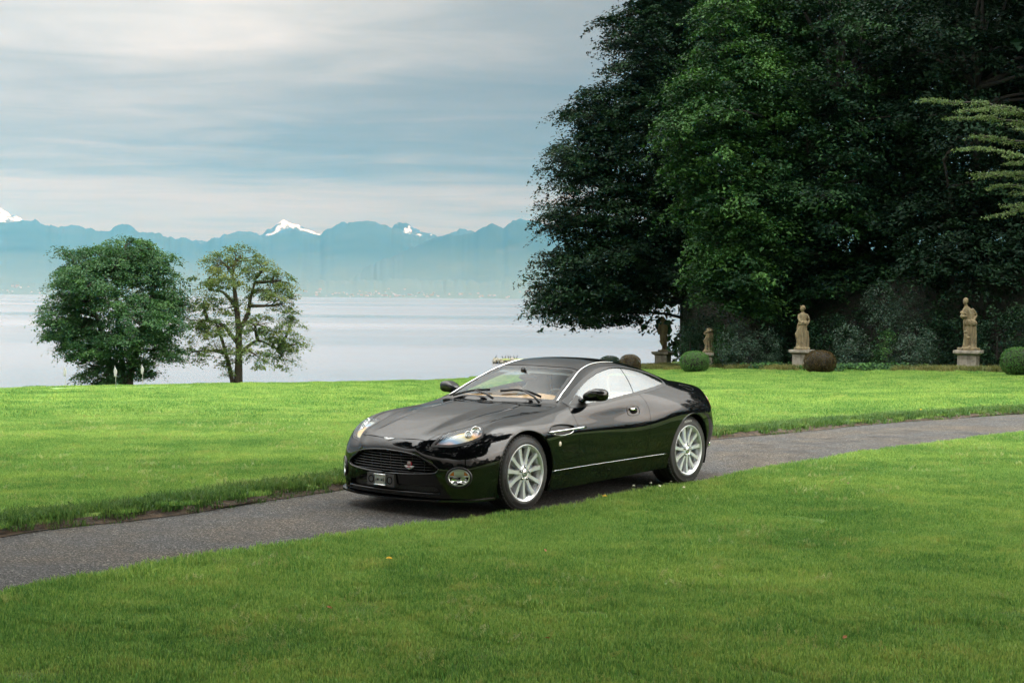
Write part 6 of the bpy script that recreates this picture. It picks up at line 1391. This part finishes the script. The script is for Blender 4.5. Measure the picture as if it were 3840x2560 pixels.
# --- wheels
def text_polys(s, size):
    cu = bpy.data.curves.new('t', 'FONT'); cu.body = s; cu.size = size; cu.align_x = 'CENTER'; cu.resolution_u = 3
    o = bpy.data.objects.new('t', cu); COL.objects.link(o); dg = bpy.context.evaluated_depsgraph_get(); dg.update()
    me = bpy.data.meshes.new_from_object(o.evaluated_get(dg)); bpy.data.objects.remove(o); 
    V = [tuple(v.co) for v in me.vertices]; F = [tuple(p.vertices) for p in me.polygons]; bpy.data.meshes.remove(me); bpy.data.curves.remove(cu)
    return V, F
def wheel_meshes(R, W, Wr, style):
    """tyre outer radius R, section width W; hub on y axis, outside face at +y"""
    out = {}
    hw = W/2; rr = .2465
    mb = MB(); prof = [(rr-.006, -hw+.02), (rr+.012, -hw-.003), (rr+.055, -hw-.008), (R-.028, -hw-.001), (R-.009, -hw+.018), (R, -hw+.045),
        (R, -.072), (R-.007, -.070), (R-.007, -.060), (R, -.058), (R+.001, -.026), (R-.007, -.024), (R-.007, -.014), (R+.001, -.012), (R+.001, .012), (R-.007, .014), (R-.007, .024), (R+.001, .026),
        (R, .058), (R-.007, .060), (R-.007, .070), (R, .072), (R, hw-.045), (R-.009, hw-.018), (R-.028, hw+.001), (R-.034, hw+.0035), (R-.04, hw+.002), (rr+.055, hw+.008), (rr+.030, hw+.0075), (rr+.028, hw+.009), (rr+.018, hw+.008), (rr+.012, hw+.003), (rr-.006, hw-.02)]
    mb.lathe(prof, 72, 'Y')
    # shoulder sipes
    for k in range(60):
        a = 2*math.pi*k/60; ca, sa = math.cos(a), math.sin(a)
        for s in (-1, 1):
            q = Matrix.Rotation(-a, 3, 'Y')
            mb.box((ca*(R-.0062), s*(hw-.040), sa*(R-.0062)), (.012, .046, .024), q)
    out['tyre'] = mesh('tyre', mb.V, mb.F, MP['tyre'])
    mb = MB(); mb.lathe([(.222, -hw+.01), (.246, -hw+.008), (.246, -hw+.02), (.226, -hw+.03), (.217, -.04), (.215, hw-.075), (.226, hw-.03), (.236, hw-.016), (.247, hw-.012), (.2565, hw+.002), (.2595, hw+.0055), (.257, hw+.0085), (.2495, hw+.007), (.243, hw-.002), (.236, hw-.006)], 72, 'Y')
    out['rim'] = mesh('rim', mb.V, mb.F, MP['silver'])
    # spoke: tapered trapezoid with a flat machined face, from hub to rim
    V = []; secs = [(.050, .026, .006, .050), (.085, .0245, -.001, .042), (.14, .0235, -.002, .036), (.20, .0265, .002, .034), (.234, .031, .005, .034), (.2445, .034, .005, .03)]
    for r, w, dy, th in secs:
        y0 = hw-.012+dy; V += [(r, y0-th, -w*.86), (r, y0-th, w*.86), (r, y0-.006, w*.72), (r, y0, w*.64), (r, y0, -w*.64), (r, y0-.006, -w*.72)]
    F = [(i*6+k, i*6+(k+1) % 6, (i+1)*6+(k+1) % 6, (i+1)*6+k) for i in range(len(secs)-1) for k in range(6)]; F += [tuple(range(6))[::-1], tuple((len(secs)-1)*6+k for k in range(6))]
    out['spoke'] = mesh('spoke', V, [f[::-1] for f in F], MP['silver']); 
    try: out['spoke'].set_sharp_from_angle(angle=math.radians(28))
    except Exception: pass
    mb = MB(); y0 = hw-.012; mb.lathe([(.035, y0-.075), (.088, y0-.06), (.090, y0-.022), (.080, y0-.006), (.064, y0+.004), (.046, y0+.009), (.043, y0+.007), (.040, y0+.004), (0, y0+.004)], 40, 'Y')
    out['hub'] = mesh('hub', mb.V, mb.F, MP['silver'])
    mb = MB(); mb.lathe([(.038, y0+.003), (.038, y0+.009), (.030, y0+.013), (0, y0+.014)], 28, 'Y'); out['hub_cap'] = mesh('hub_cap', mb.V, mb.F, MP['alu'])
    mb = wings(MB(), .05, .017, lambda a, b, l: (a, y0+.0135+l*.4, b), .003); out['cap_badge'] = mesh('cap_badge', mb.V, mb.F, MP['greyplastic'])
    mb = MB(); mb.lathe([(.0145, -.002), (.0145, .003), (.011, .003), (.010, -.012), (0, -.012)], 16, 'Y'); out['nut_hole'] = mesh('nut_hole', mb.V, mb.F, MP['matte'])
    mb = MB(); mb.lathe([(.0095, -.01), (.0095, .002), (.006, .006), (0, .006)], 6, 'Y'); out['wheel_nut'] = mesh('wheel_nut', mb.V, mb.F, MP['chrome'])
    yd = hw-.10; mb = MB(); mb.lathe([(.075, yd-.02), (.178, yd-.02), (.178, yd+.008), (.095, yd+.008), (.09, yd+.03), (0, yd+.03)], 56, 'Y'); out['brake_disc'] = mesh('brake_disc', mb.V, mb.F, MP['disc'])
    mb = MB()
    for a in np.linspace(math.radians(152), math.radians(212), 9)[:-1]:
        b = a+math.radians(7.8); V = []
        for r in (.098, .190):
            for t in (a, b):
                for y in (yd-.05, yd+.042): V.append((r*math.cos(t), y, r*math.sin(t)))
        mb.add(V, [(0,1,3,2),(4,6,7,5),(1,5,7,3),(0,2,6,4),(0,4,5,1),(2,3,7,6)])
    out['caliper'] = mesh('caliper', mb.V, mb.F, MP['caliper'], False)
    V, F = text_polys('ASTON', .02); W_ = []
    for x, y, z in V:
        a = math.radians(182)+x/.145; r = .145+y-.007; W_.append((r*math.cos(a), yd+.0435, r*math.sin(a)))
    out['caliper_text'] = mesh('caliper_text', W_, F, MP['white'], False)
    mb = MB(); mb.lathe([(.0, -hw+.005), (.225, -hw+.005)], 40, 'Y'); out['back'] = mesh('brake_shield', mb.V, mb.F, MP['matte'])
    def arc(s, size, rad, mid, bot=False):
        V, F = text_polys(s, size); L = []
        for x, y, z in V:
            a = mid + x/rad; r = rad+y-size*.35
            L.append((r*math.cos(a), hw+.0088, r*math.sin(a)))
        return L, F
    return out, arc
def place_wheel(x, y, z, R, side, meshes, arc, rot, texts, steer=0):
    ms = meshes; Wl = empty('wheel', (x, y, z), parent=CAR)
    Wl.rotation_euler = (0, 0, (math.pi if side < 0 else 0)+steer)
    for nm in ('tyre', 'rim', 'hub', 'hub_cap', 'cap_badge', 'brake_disc', 'caliper', 'caliper_text', 'back'):
        o = link(ms[nm].name.split('.')[0], ms[nm], Wl)
    for k in range(11):
        o = link('spoke', ms['spoke'], Wl); o.rotation_euler = (0, -rot-2*math.pi*k/11, 0)
    for k in range(5):
        a = rot+.25+2*math.pi*k/5; hw = ms['hw']
        for nm in ('nut_hole', 'wheel_nut'):
            o = link(nm, ms[nm], Wl); o.location = (.059*math.cos(a), hw-.006, .059*math.sin(a))
    for s, size, rad, mid, mt, bot in texts:
        L, F = arc(s, size, rad, mid, bot); obj('tyre_lettering', L, F, MP[mt], Wl, False)
    return Wl
mF, aF = wheel_meshes(.3435, .240, .22, 0); mF['hw'] = .12
mR, aR = wheel_meshes(.355, .270, .22, 0); mR['hw'] = .135
MP['faint'] = pmat('moulded_lettering', (.05, .05, .052), .5)
D = math.radians
tF = [('MICHELIN', .030, .298, D(188), 'faint', False), ('PILOT SPORT', .020, .297, D(140), 'faint', False), ('MICHELIN', .03, .298, D(8), 'faint', False), ('PILOT SPORT', .02, .297, D(-40), 'faint', False)]
tR = [('MICHELIN', .031, .305, D(86), 'white', False), ('PILOT SPORT', .018, .305, D(140), 'faint', False), ('MICHELIN', .031, .305, D(-94), 'faint', False)]
YF, YR = .885-.128, .905-.143
place_wheel(0, YF, .3435, .3435, 1, mF, aF, D(8), tF); place_wheel(-2.69, YR, .355, .355, 1, mR, aR, D(9), tR)
place_wheel(0, -YF, .3435, .3435, -1, mF, aF, D(20), tF[:1]); place_wheel(-2.69, -YR, .355, .355, -1, mR, aR, D(31), tR[:1])
# --- interior
mb = MB(); mb.box((-1.45, 0, .30), (2.2, 1.62, .03)); mb.box((-1.15, 0, .42), (1.1, .24, .2)); mb.box((-2.45, 0, .62), (.5, 1.5, .6)); mb.build('cabin_floor', MP['greyleather'], CAR, False)
dash = full.clip(np.minimum.reduce([full.V[:, 6]-10.0, 11.1-full.V[:, 6], full.V[:, 7]-7.0])*.3)
V = []; ny_ = 17
for j, y in enumerate(np.linspace(-.72, .72, ny_)):
    bul = .045*math.exp(-((y-.36)/.2)**2); ed = .10*(abs(y)/.72)**2
    V += [(-.62-ed, y, .885), (-.72-ed, y, .938+bul*.3), (-.86-ed*.5, y, .952+bul), (-.97, y, .940+bul), (-1.0, y, .88+bul*.5), (-.98, y, .60)]
F = [(j*6+k, j*6+k+1, (j+1)*6+k+1, (j+1)*6+k) for j in range(ny_-1) for k in range(5)]
obj('dashboard', V, F, MP['tan'], CAR)
for s in (1, -1):
    V = []; 
    for x in np.linspace(-.85, -2.0, 8):
        zt = .895+(-.85-x)*.075; V += [(x, s*.80, zt), (x, s*.755, zt-.03), (x, s*.75, .55), (x, s*.80, .35)]
    obj('door_card', V, [(i*4+k, i*4+k+1, (i+1)*4+k+1, (i+1)*4+k) if s < 0 else (i*4+k, (i+1)*4+k, (i+1)*4+k+1, i*4+k+1) for i in range(7) for k in range(3)], MP['tan'], CAR)
def seat(y):
    def slab(secs, nm, mt, par):
        V = []; k = 14
        for c, w, t, tilt in secs:
            for i in range(k):
                a = 2*math.pi*i/k; u = w*math.copysign(abs(math.cos(a))**.6, math.cos(a)); v = t*math.copysign(abs(math.sin(a))**.7, math.sin(a)); bol = .05*(abs(u)/max(w, .01))**3*(1 if nm != 'headrest' else .3)
                V.append((c[0]+(v+bol)*math.cos(tilt), y+u, c[1]+(v+bol)*math.sin(tilt)))
        n_ = len(secs); F = [(i*k+j, i*k+(j+1) % k, (i+1)*k+(j+1) % k, (i+1)*k+j) for i in range(n_-1) for j in range(k)]; F += [tuple(range(k))[::-1], tuple((n_-1)*k+j for j in range(k))]
        return obj(nm, V, F, MP[mt], par)
    S = slab([((-1.66,.52),.25,.07,.2),((-1.70,.62),.26,.075,.2),((-1.74,.76),.265,.075,.2),((-1.78,.88),.245,.07,.2),((-1.81,.95),.20,.06,.2),((-1.83,1.00),.15,.05,.2),((-1.845,1.06),.135,.05,.2),((-1.855,1.12),.125,.045,.2),((-1.86,1.155),.09,.03,.2)], 'seat', 'brown', CAR)
    slab([((-1.62,.50),.24,.08,1.45),((-1.45,.52),.25,.08,1.45),((-1.25,.54),.25,.075,1.45),((-1.14,.53),.22,.05,1.45)], 'seat_cushion', 'tan', S)
    return S
seat(.37); seat(-.37)
mb = MB(); mb.box((-2.35, 0, .72), (.22, 1.3, .36), Matrix.Rotation(.35, 3, 'Y')); mb.build('rear_seat', MP['tan'], CAR, False)
mb = MB(); mb.tube([(-1.16+.06*math.cos(a)*.5, .37+.185*math.sin(a), .845+.175*math.cos(a)) for a in np.linspace(0, 2*math.pi, 33)], .014, 8, False); mb.tube([(-1.15, .37, .845), (-.95, .37, .80)], .03, 8)
mb.tube([(-1.16, .19, .845), (-1.15, .55, .845)], .016, 6); mb.build('steering_wheel', MP['greyleather'], CAR)
mb = MB(); mb.sphere((-1.14, 0, 1.125), (.022, .115, .034), 16, 8); mb.tube([(-1.14, 0, 1.14), (-1.10, 0, 1.19), (-1.06, 0, 1.205)], [.012, .016, .03], 8); mb.build('rear_view_mirror', MP['black'], CAR)
hl = full.clip(np.minimum.reduce([full.V[:, 6]-11.7, 15.0-full.V[:, 6], full.V[:, 7]-7.0])*.3).off(-.035); whole(hl, 'headlining', MP['greyleather'], depth=0)
CAR_LOC = (-.55407, 14.03253, 0); CAR_ROT = math.radians(231.205)
CAR.location = CAR_LOC; CAR.rotation_euler = (0, 0, CAR_ROT)
# ================================================================ grass
def grass_mat(name, a, b, c, straw):
    m, n = nmat(name); geo = n('ShaderNodeNewGeometry'); pos = geo.outputs['Position']
    at = n('ShaderNodeAttribute', attribute_name='tint'); sp = n('ShaderNodeSeparateColor', in_0=at.outputs['Color'])
    q1 = n('ShaderNodeTexNoise', in_Vector=pos, in_Scale=.55, in_Detail=5.0, in_Roughness=.6); q2 = n('ShaderNodeTexNoise', in_Vector=pos, in_Scale=2.3, in_Detail=4.0, in_Roughness=.6)
    mp = n('ShaderNodeMapping', in_Vector=pos); mp.inputs['Scale'].default_value = (.10, .75, 1); mp.inputs['Rotation'].default_value = (0, 0, -.35)
    q3 = n('ShaderNodeTexNoise', in_Vector=mp.outputs[0], in_Scale=1.0, in_Detail=3.0)
    f_ = n.math('ADD', n.math('MULTIPLY', sp.outputs[0], .45), n.math('ADD', n.math('MULTIPLY', q1.outputs[0], .75), n.math('MULTIPLY', q2.outputs[0], .35)))
    col = n.ramp(f_, [(.50, a), (.74, b), (.96, c)])
    dry = n.math('MULTIPLY', n.ramp(q2.outputs[0], [(.55, (0,)*3), (.75, (.75,)*3)]), sp.outputs[1])
    col = n.mix(dry, col, straw); col = n.mix(1.0, col, n.ramp(q3.outputs[0], [(.35, (.88, .93, .88)), (.6, (1.12, 1.06, 1.0))]), 'MULTIPLY')
    p = n('ShaderNodeBsdfPrincipled', in_Base_Color=col, in_Roughness=.45); p.inputs['Specular IOR Level'].default_value = .3
    t = n('ShaderNodeBsdfTranslucent', in_Color=col); mx = n('ShaderNodeMixShader', in_0=.35); n.link(p.outputs[0], mx.inputs[1]); n.link(t.outputs[0], mx.inputs[2])
    n('ShaderNodeOutputMaterial', in_Surface=mx.outputs[0]); return m
MG = grass_mat('grass_blades', (.054, .158, .034), (.145, .295, .062), (.30, .43, .105), (.40, .36, .12))
MV = grass_mat('verge_blades', (.028, .075, .018), (.060, .135, .028), (.11, .195, .045), (.22, .19, .07))
MS = grass_mat('seed_heads', (.19, .26, .07), (.27, .33, .10), (.36, .40, .14), (.38, .35, .14))
MO = grass_mat('border_blades', (.045, .070, .018), (.095, .115, .030), (.18, .175, .055), (.22, .17, .06))
def blades(name, k, half, hmin, hmax, wid, mat, seed, lean=.5, round_=True, broad=0):
    rng = np.random.default_rng(seed)
    if round_: a = rng.random(k)*2*math.pi; r = half*np.sqrt(rng.random(k)); x, y = r*np.cos(a), r*np.sin(a)
    else: x, y = (rng.random((2, k))*2-1)*half
    h_ = hmin+(hmax-hmin)*rng.random(k)**1.4; w = wid*(.6+.8*rng.random(k)); az = rng.random(k)*2*math.pi; ln = lean*rng.random(k)*h_; ld = rng.random(k)*2*math.pi
    s = np.stack([np.cos(az), np.sin(az)], 1)*w[:, None]/2; l = np.stack([np.cos(ld), np.sin(ld)], 1)*ln[:, None]
    V = np.zeros((k, 5, 3)); b = np.stack([x, y], 1)
    V[:, 0, :2] = b-s; V[:, 1, :2] = b+s; V[:, 0, 2] = V[:, 1, 2] = -.01
    V[:, 2, :2] = b+l*.35+s*.85; V[:, 3, :2] = b+l*.35-s*.85; V[:, 2, 2] = V[:, 3, 2] = h_*.58; V[:, 4, :2] = b+l; V[:, 4, 2] = h_*(1-.18*lean)
    if broad:
        V[:, 2:4, :2] = b[:, None]+(l*.5)[:, None]+np.stack([s, -s], 1)*broad
    i0 = np.arange(k)*5; tri = np.stack([i0+3, i0+2, i0+4], 1); quad = np.stack([i0, i0+1, i0+2, i0+3], 1)
    me = bpy.data.meshes.new(name); me.vertices.add(k*5); me.vertices.foreach_set('co', V.ravel().astype(np.float32))
    lp = np.concatenate([quad.ravel(), tri.ravel()]); me.loops.add(len(lp)); me.loops.foreach_set('vertex_index', lp.astype(np.int32)); me.polygons.add(2*k)
    me.polygons.foreach_set('loop_start', np.concatenate([np.arange(k)*4, 4*k+np.arange(k)*3]).astype(np.int32)); me.update(calc_edges=True); me.materials.append(mat)
    t = np.repeat(rng.random(k), 5); g_ = np.repeat((rng.random(k) < .5).astype(float), 5)
    at = me.color_attributes.new('tint', 'FLOAT_COLOR', 'POINT'); at.data.foreach_set('color', np.stack([t, g_, t, np.ones_like(t)], 1).ravel().astype(np.float32)); me.update(); return me
def seeds(name, seed):
    rng = np.random.default_rng(seed); mb = MB()
    for i in range(5):
        x, y = rng.normal(size=2)*.04; h_ = rng.uniform(.04, .07); lx, ly = rng.normal(size=2)*.02; mb.tube([(x, y, 0), (x+lx*.5, y+ly*.5, h_*.6), (x+lx, y+ly, h_)], .0009, 3, False)
        for j in range(9):
            t = .55+.45*j/8; a = rng.uniform(0, 6.28); rr = .012*(1-.6*(j/8)); px_, py_, pz = x+lx*t+rr*math.cos(a), y+ly*t+rr*math.sin(a), h_*t+.004; q = .0038
            mb.add([(px_-q, py_, pz), (px_, py_-q*.6, pz+q), (px_+q, py_, pz+q*.8), (px_, py_+q*.6, pz-q*.3)], [(0, 1, 2, 3)])
    me = mesh(name, mb.V, mb.F, MS, False); at = me.color_attributes.new('tint', 'FLOAT_COLOR', 'POINT'); t = rng.random(len(me.vertices)); at.data.foreach_set('color', np.stack([t, t*0, t, t*0+1], 1).ravel().astype(np.float32)); return me
def scatter(name, label, pts, meshes, smin, smax, seed):
    col = bpy.data.collections.new(name+'_sources')
    for i, me in enumerate(meshes): col.objects.link(bpy.data.objects.new('%s_source_%d' % (name, i), me))
    pm = bpy.data.meshes.new(name); pm.vertices.add(len(pts)); pm.vertices.foreach_set('co', np.asarray(pts, np.float32).ravel()); pm.update()
    o = link(name, pm); tag(o, label, kind='stuff')
    ng = bpy.data.node_groups.new(name, 'GeometryNodeTree'); ng.interface.new_socket('Geometry', in_out='INPUT', socket_type='NodeSocketGeometry'); ng.interface.new_socket('Geometry', in_out='OUTPUT', socket_type='NodeSocketGeometry')
    N = ng.nodes; gi, go = N.new('NodeGroupInput'), N.new('NodeGroupOutput'); ci = N.new('GeometryNodeCollectionInfo'); ci.inputs['Collection'].default_value = col; ci.inputs['Separate Children'].default_value = True; ci.inputs['Reset Children'].default_value = True
    ip = N.new('GeometryNodeInstanceOnPoints'); ip.inputs['Pick Instance'].default_value = True
    rv = N.new('FunctionNodeRandomValue'); rv.data_type = 'FLOAT_VECTOR'; rv.inputs[0].default_value = (-.06, -.06, 0); rv.inputs[1].default_value = (.06, .06, 6.283); rv.inputs['Seed'].default_value = seed
    rf = N.new('FunctionNodeRandomValue'); rf.data_type = 'FLOAT'; rf.inputs[2].default_value = smin; rf.inputs[3].default_value = smax; rf.inputs['Seed'].default_value = seed+1
    K = ng.links.new; K(gi.outputs[0], ip.inputs['Points']); K(ci.outputs[0], ip.inputs['Instance']); K(rv.outputs[0], ip.inputs['Rotation']); K(rf.outputs[1], ip.inputs['Scale']); K(ip.outputs[0], go.inputs[0])
    md = o.modifiers.new('scatter', 'NODES'); md.node_group = ng; return o
rng = np.random.default_rng(99)
def in_view(x, y, m=2.2): return np.abs(x) < .36*y+m
def jit(x0, x1, y0, y1, s):
    gx, gy = np.meshgrid(np.arange(x0, x1, s), np.arange(y0, y1, s)); x = gx.ravel()+(rng.random(gx.size)-.5)*s; y = gy.ravel()+(rng.random(gx.size)-.5)*s; return x, y
# dense turf near the camera
x, y = jit(-11, 13, 4.2, 27, .27); k = in_view(x, y); x, y = x[k], y[k]; sd, dn, df = path_sd(np.stack([x, y], 1)); k = sd > .25; x, y = x[k], y[k]
scatter('grass', 'short mown grass of the near lawn', np.stack([x, y, lawn_z(x, y)-.004], 1), [blades('turf', 2300, .29, .012, .040, .0042, MG, 300+i) for i in range(4)], .85, 1.15, 1)
# fine tufts following the path edges
x, y = jit(-11, 13, 4.2, 30, .085); k = in_view(x, y); x, y = x[k], y[k]; sd, dn, df = path_sd(np.stack([x, y], 1))
rag = (fbm(x*2.6, y*2.6, 3, 8)-.45)*.22; k = (sd+rag > .015) & (sd < .34) & (dn < df); 
scatter('edge_grass', 'ragged grass along the near edge of the path', np.stack([x[k], y[k], lawn_z(x[k], y[k])-.004], 1), [blades('edge_tuft', 120, .075, .02, .065, .0042, MG, 320+i, .7) for i in range(3)], .8, 1.25, 2)
k = (sd+rag*1.6 > -.05) & (sd > -.06) & (sd < .55) & (dn >= df)
scatter('verge_grass', 'taller weedy grass along the far verge of the path', np.stack([x[k], y[k], lawn_z(x[k], y[k])-.006], 1), [blades('verge_tuft', 70, .08, .035, .12, .0055, MV, 330, .8), blades('verge_tuft', 60, .08, .03, .10, .006, MV, 331, 1.0), blades('verge_clover', 46, .085, .03, .075, .010, MV, 332, 1.1, True, 1.5)], .7, 1.25, 3)
# turf further off, coarser
x, y = jit(-22, 26, 24, 66, .85); k = in_view(x, y, 3) & (y < np.interp(x, EDX, EDY)-1) & (np.hypot((x+16.8)/7.6, (y-52.5)/6.4) > 1); x, y = x[k], y[k]; sd, dn, df = path_sd(np.stack([x, y], 1)); k = sd > .62; x, y = x[k], y[k]
scatter('far_grass', 'mown grass of the lawn beyond the path', np.stack([x, y, lawn_z(x, y)-.004], 1), [blades('far_turf', 2300, .78, .018, .05, .011, MG, 340+i) for i in range(3)], .9, 1.1, 4)
# seed heads in drifts
x, y = jit(-7, 9, 5, 26, .12); k = in_view(x, y, 1); x, y = x[k], y[k]; sd, dn, df = path_sd(np.stack([x, y], 1)); nz_ = fbm(x*.9+3, y*.9, 4, 17); k = (sd > .3) & (nz_ > .46+.16*rng.random(len(x))) & (rng.random(len(x)) < .26)
scatter('seed_grass', 'pale grass seed heads scattered in the near lawn', np.stack([x[k], y[k], lawn_z(x[k], y[k])-.004], 1), [seeds('seed_tuft', 350+i) for i in range(3)], .8, 1.25, 5)
# ornamental grass in front of the statues
P = []
for (xa, ya), (xb, yb), wd in (((5.0, 66.5), (7.2, 68.5), .7), ((6.4, 60.2), (9.2, 62.0), .55), ((8.5, 59.5), (9.6, 58.9), .4), ((9.7, 57.4), (12.2, 55.8), .55), ((13.2, 51.8), (16.2, 49.2), .55), ((16.2, 50.2), (17.6, 48.2), .5), ((4.4, 61.5), (6.2, 64.2), .4)):
    kk = int(math.hypot(xb-xa, yb-ya)*70); t = rng.random(kk); a = rng.normal(size=kk)*wd*.5; dx, dy = xb-xa, yb-ya; L_ = math.hypot(dx, dy); P.append(np.stack([xa+dx*t-dy/L_*a, ya+dy*t+dx/L_*a], 1))
P = np.concatenate(P); scatter('border_grass', 'yellowing ornamental grass at the foot of the statues', np.stack([P[:, 0], P[:, 1], lawn_z(P[:, 0], P[:, 1])], 1), [blades('border_tuft', 60, .16, .09, .30, .012, MO, 360+i, 1.1) for i in range(3)], .7, 1.15, 6)
# ivy under the hollies
P = []; 
for px, d, w_ in ((2880, 58.6, .9), (3180, 53.6, 1.2), (3290, 53.0, 1.3), (3060, 54, .4)):
    kk = 420; x = (px-1920)/FPX*d; P.append(np.stack([x+rng.normal(size=kk)*w_*.5, d+rng.normal(size=kk)*.35, rng.random(kk)*.28], 1))
P = np.concatenate(P); P[:, 2] += lawn_z(P[:, 0], P[:, 1]); me = leaves_mesh('ivy', P, rng.normal(size=P.shape)*.4+[0, -.4, .8], .11, rng.random(len(P)), MLB, rng, aspect=.9)
o = link('ivy', me); tag(o, 'glossy ivy ground cover under the hollies', kind='stuff')
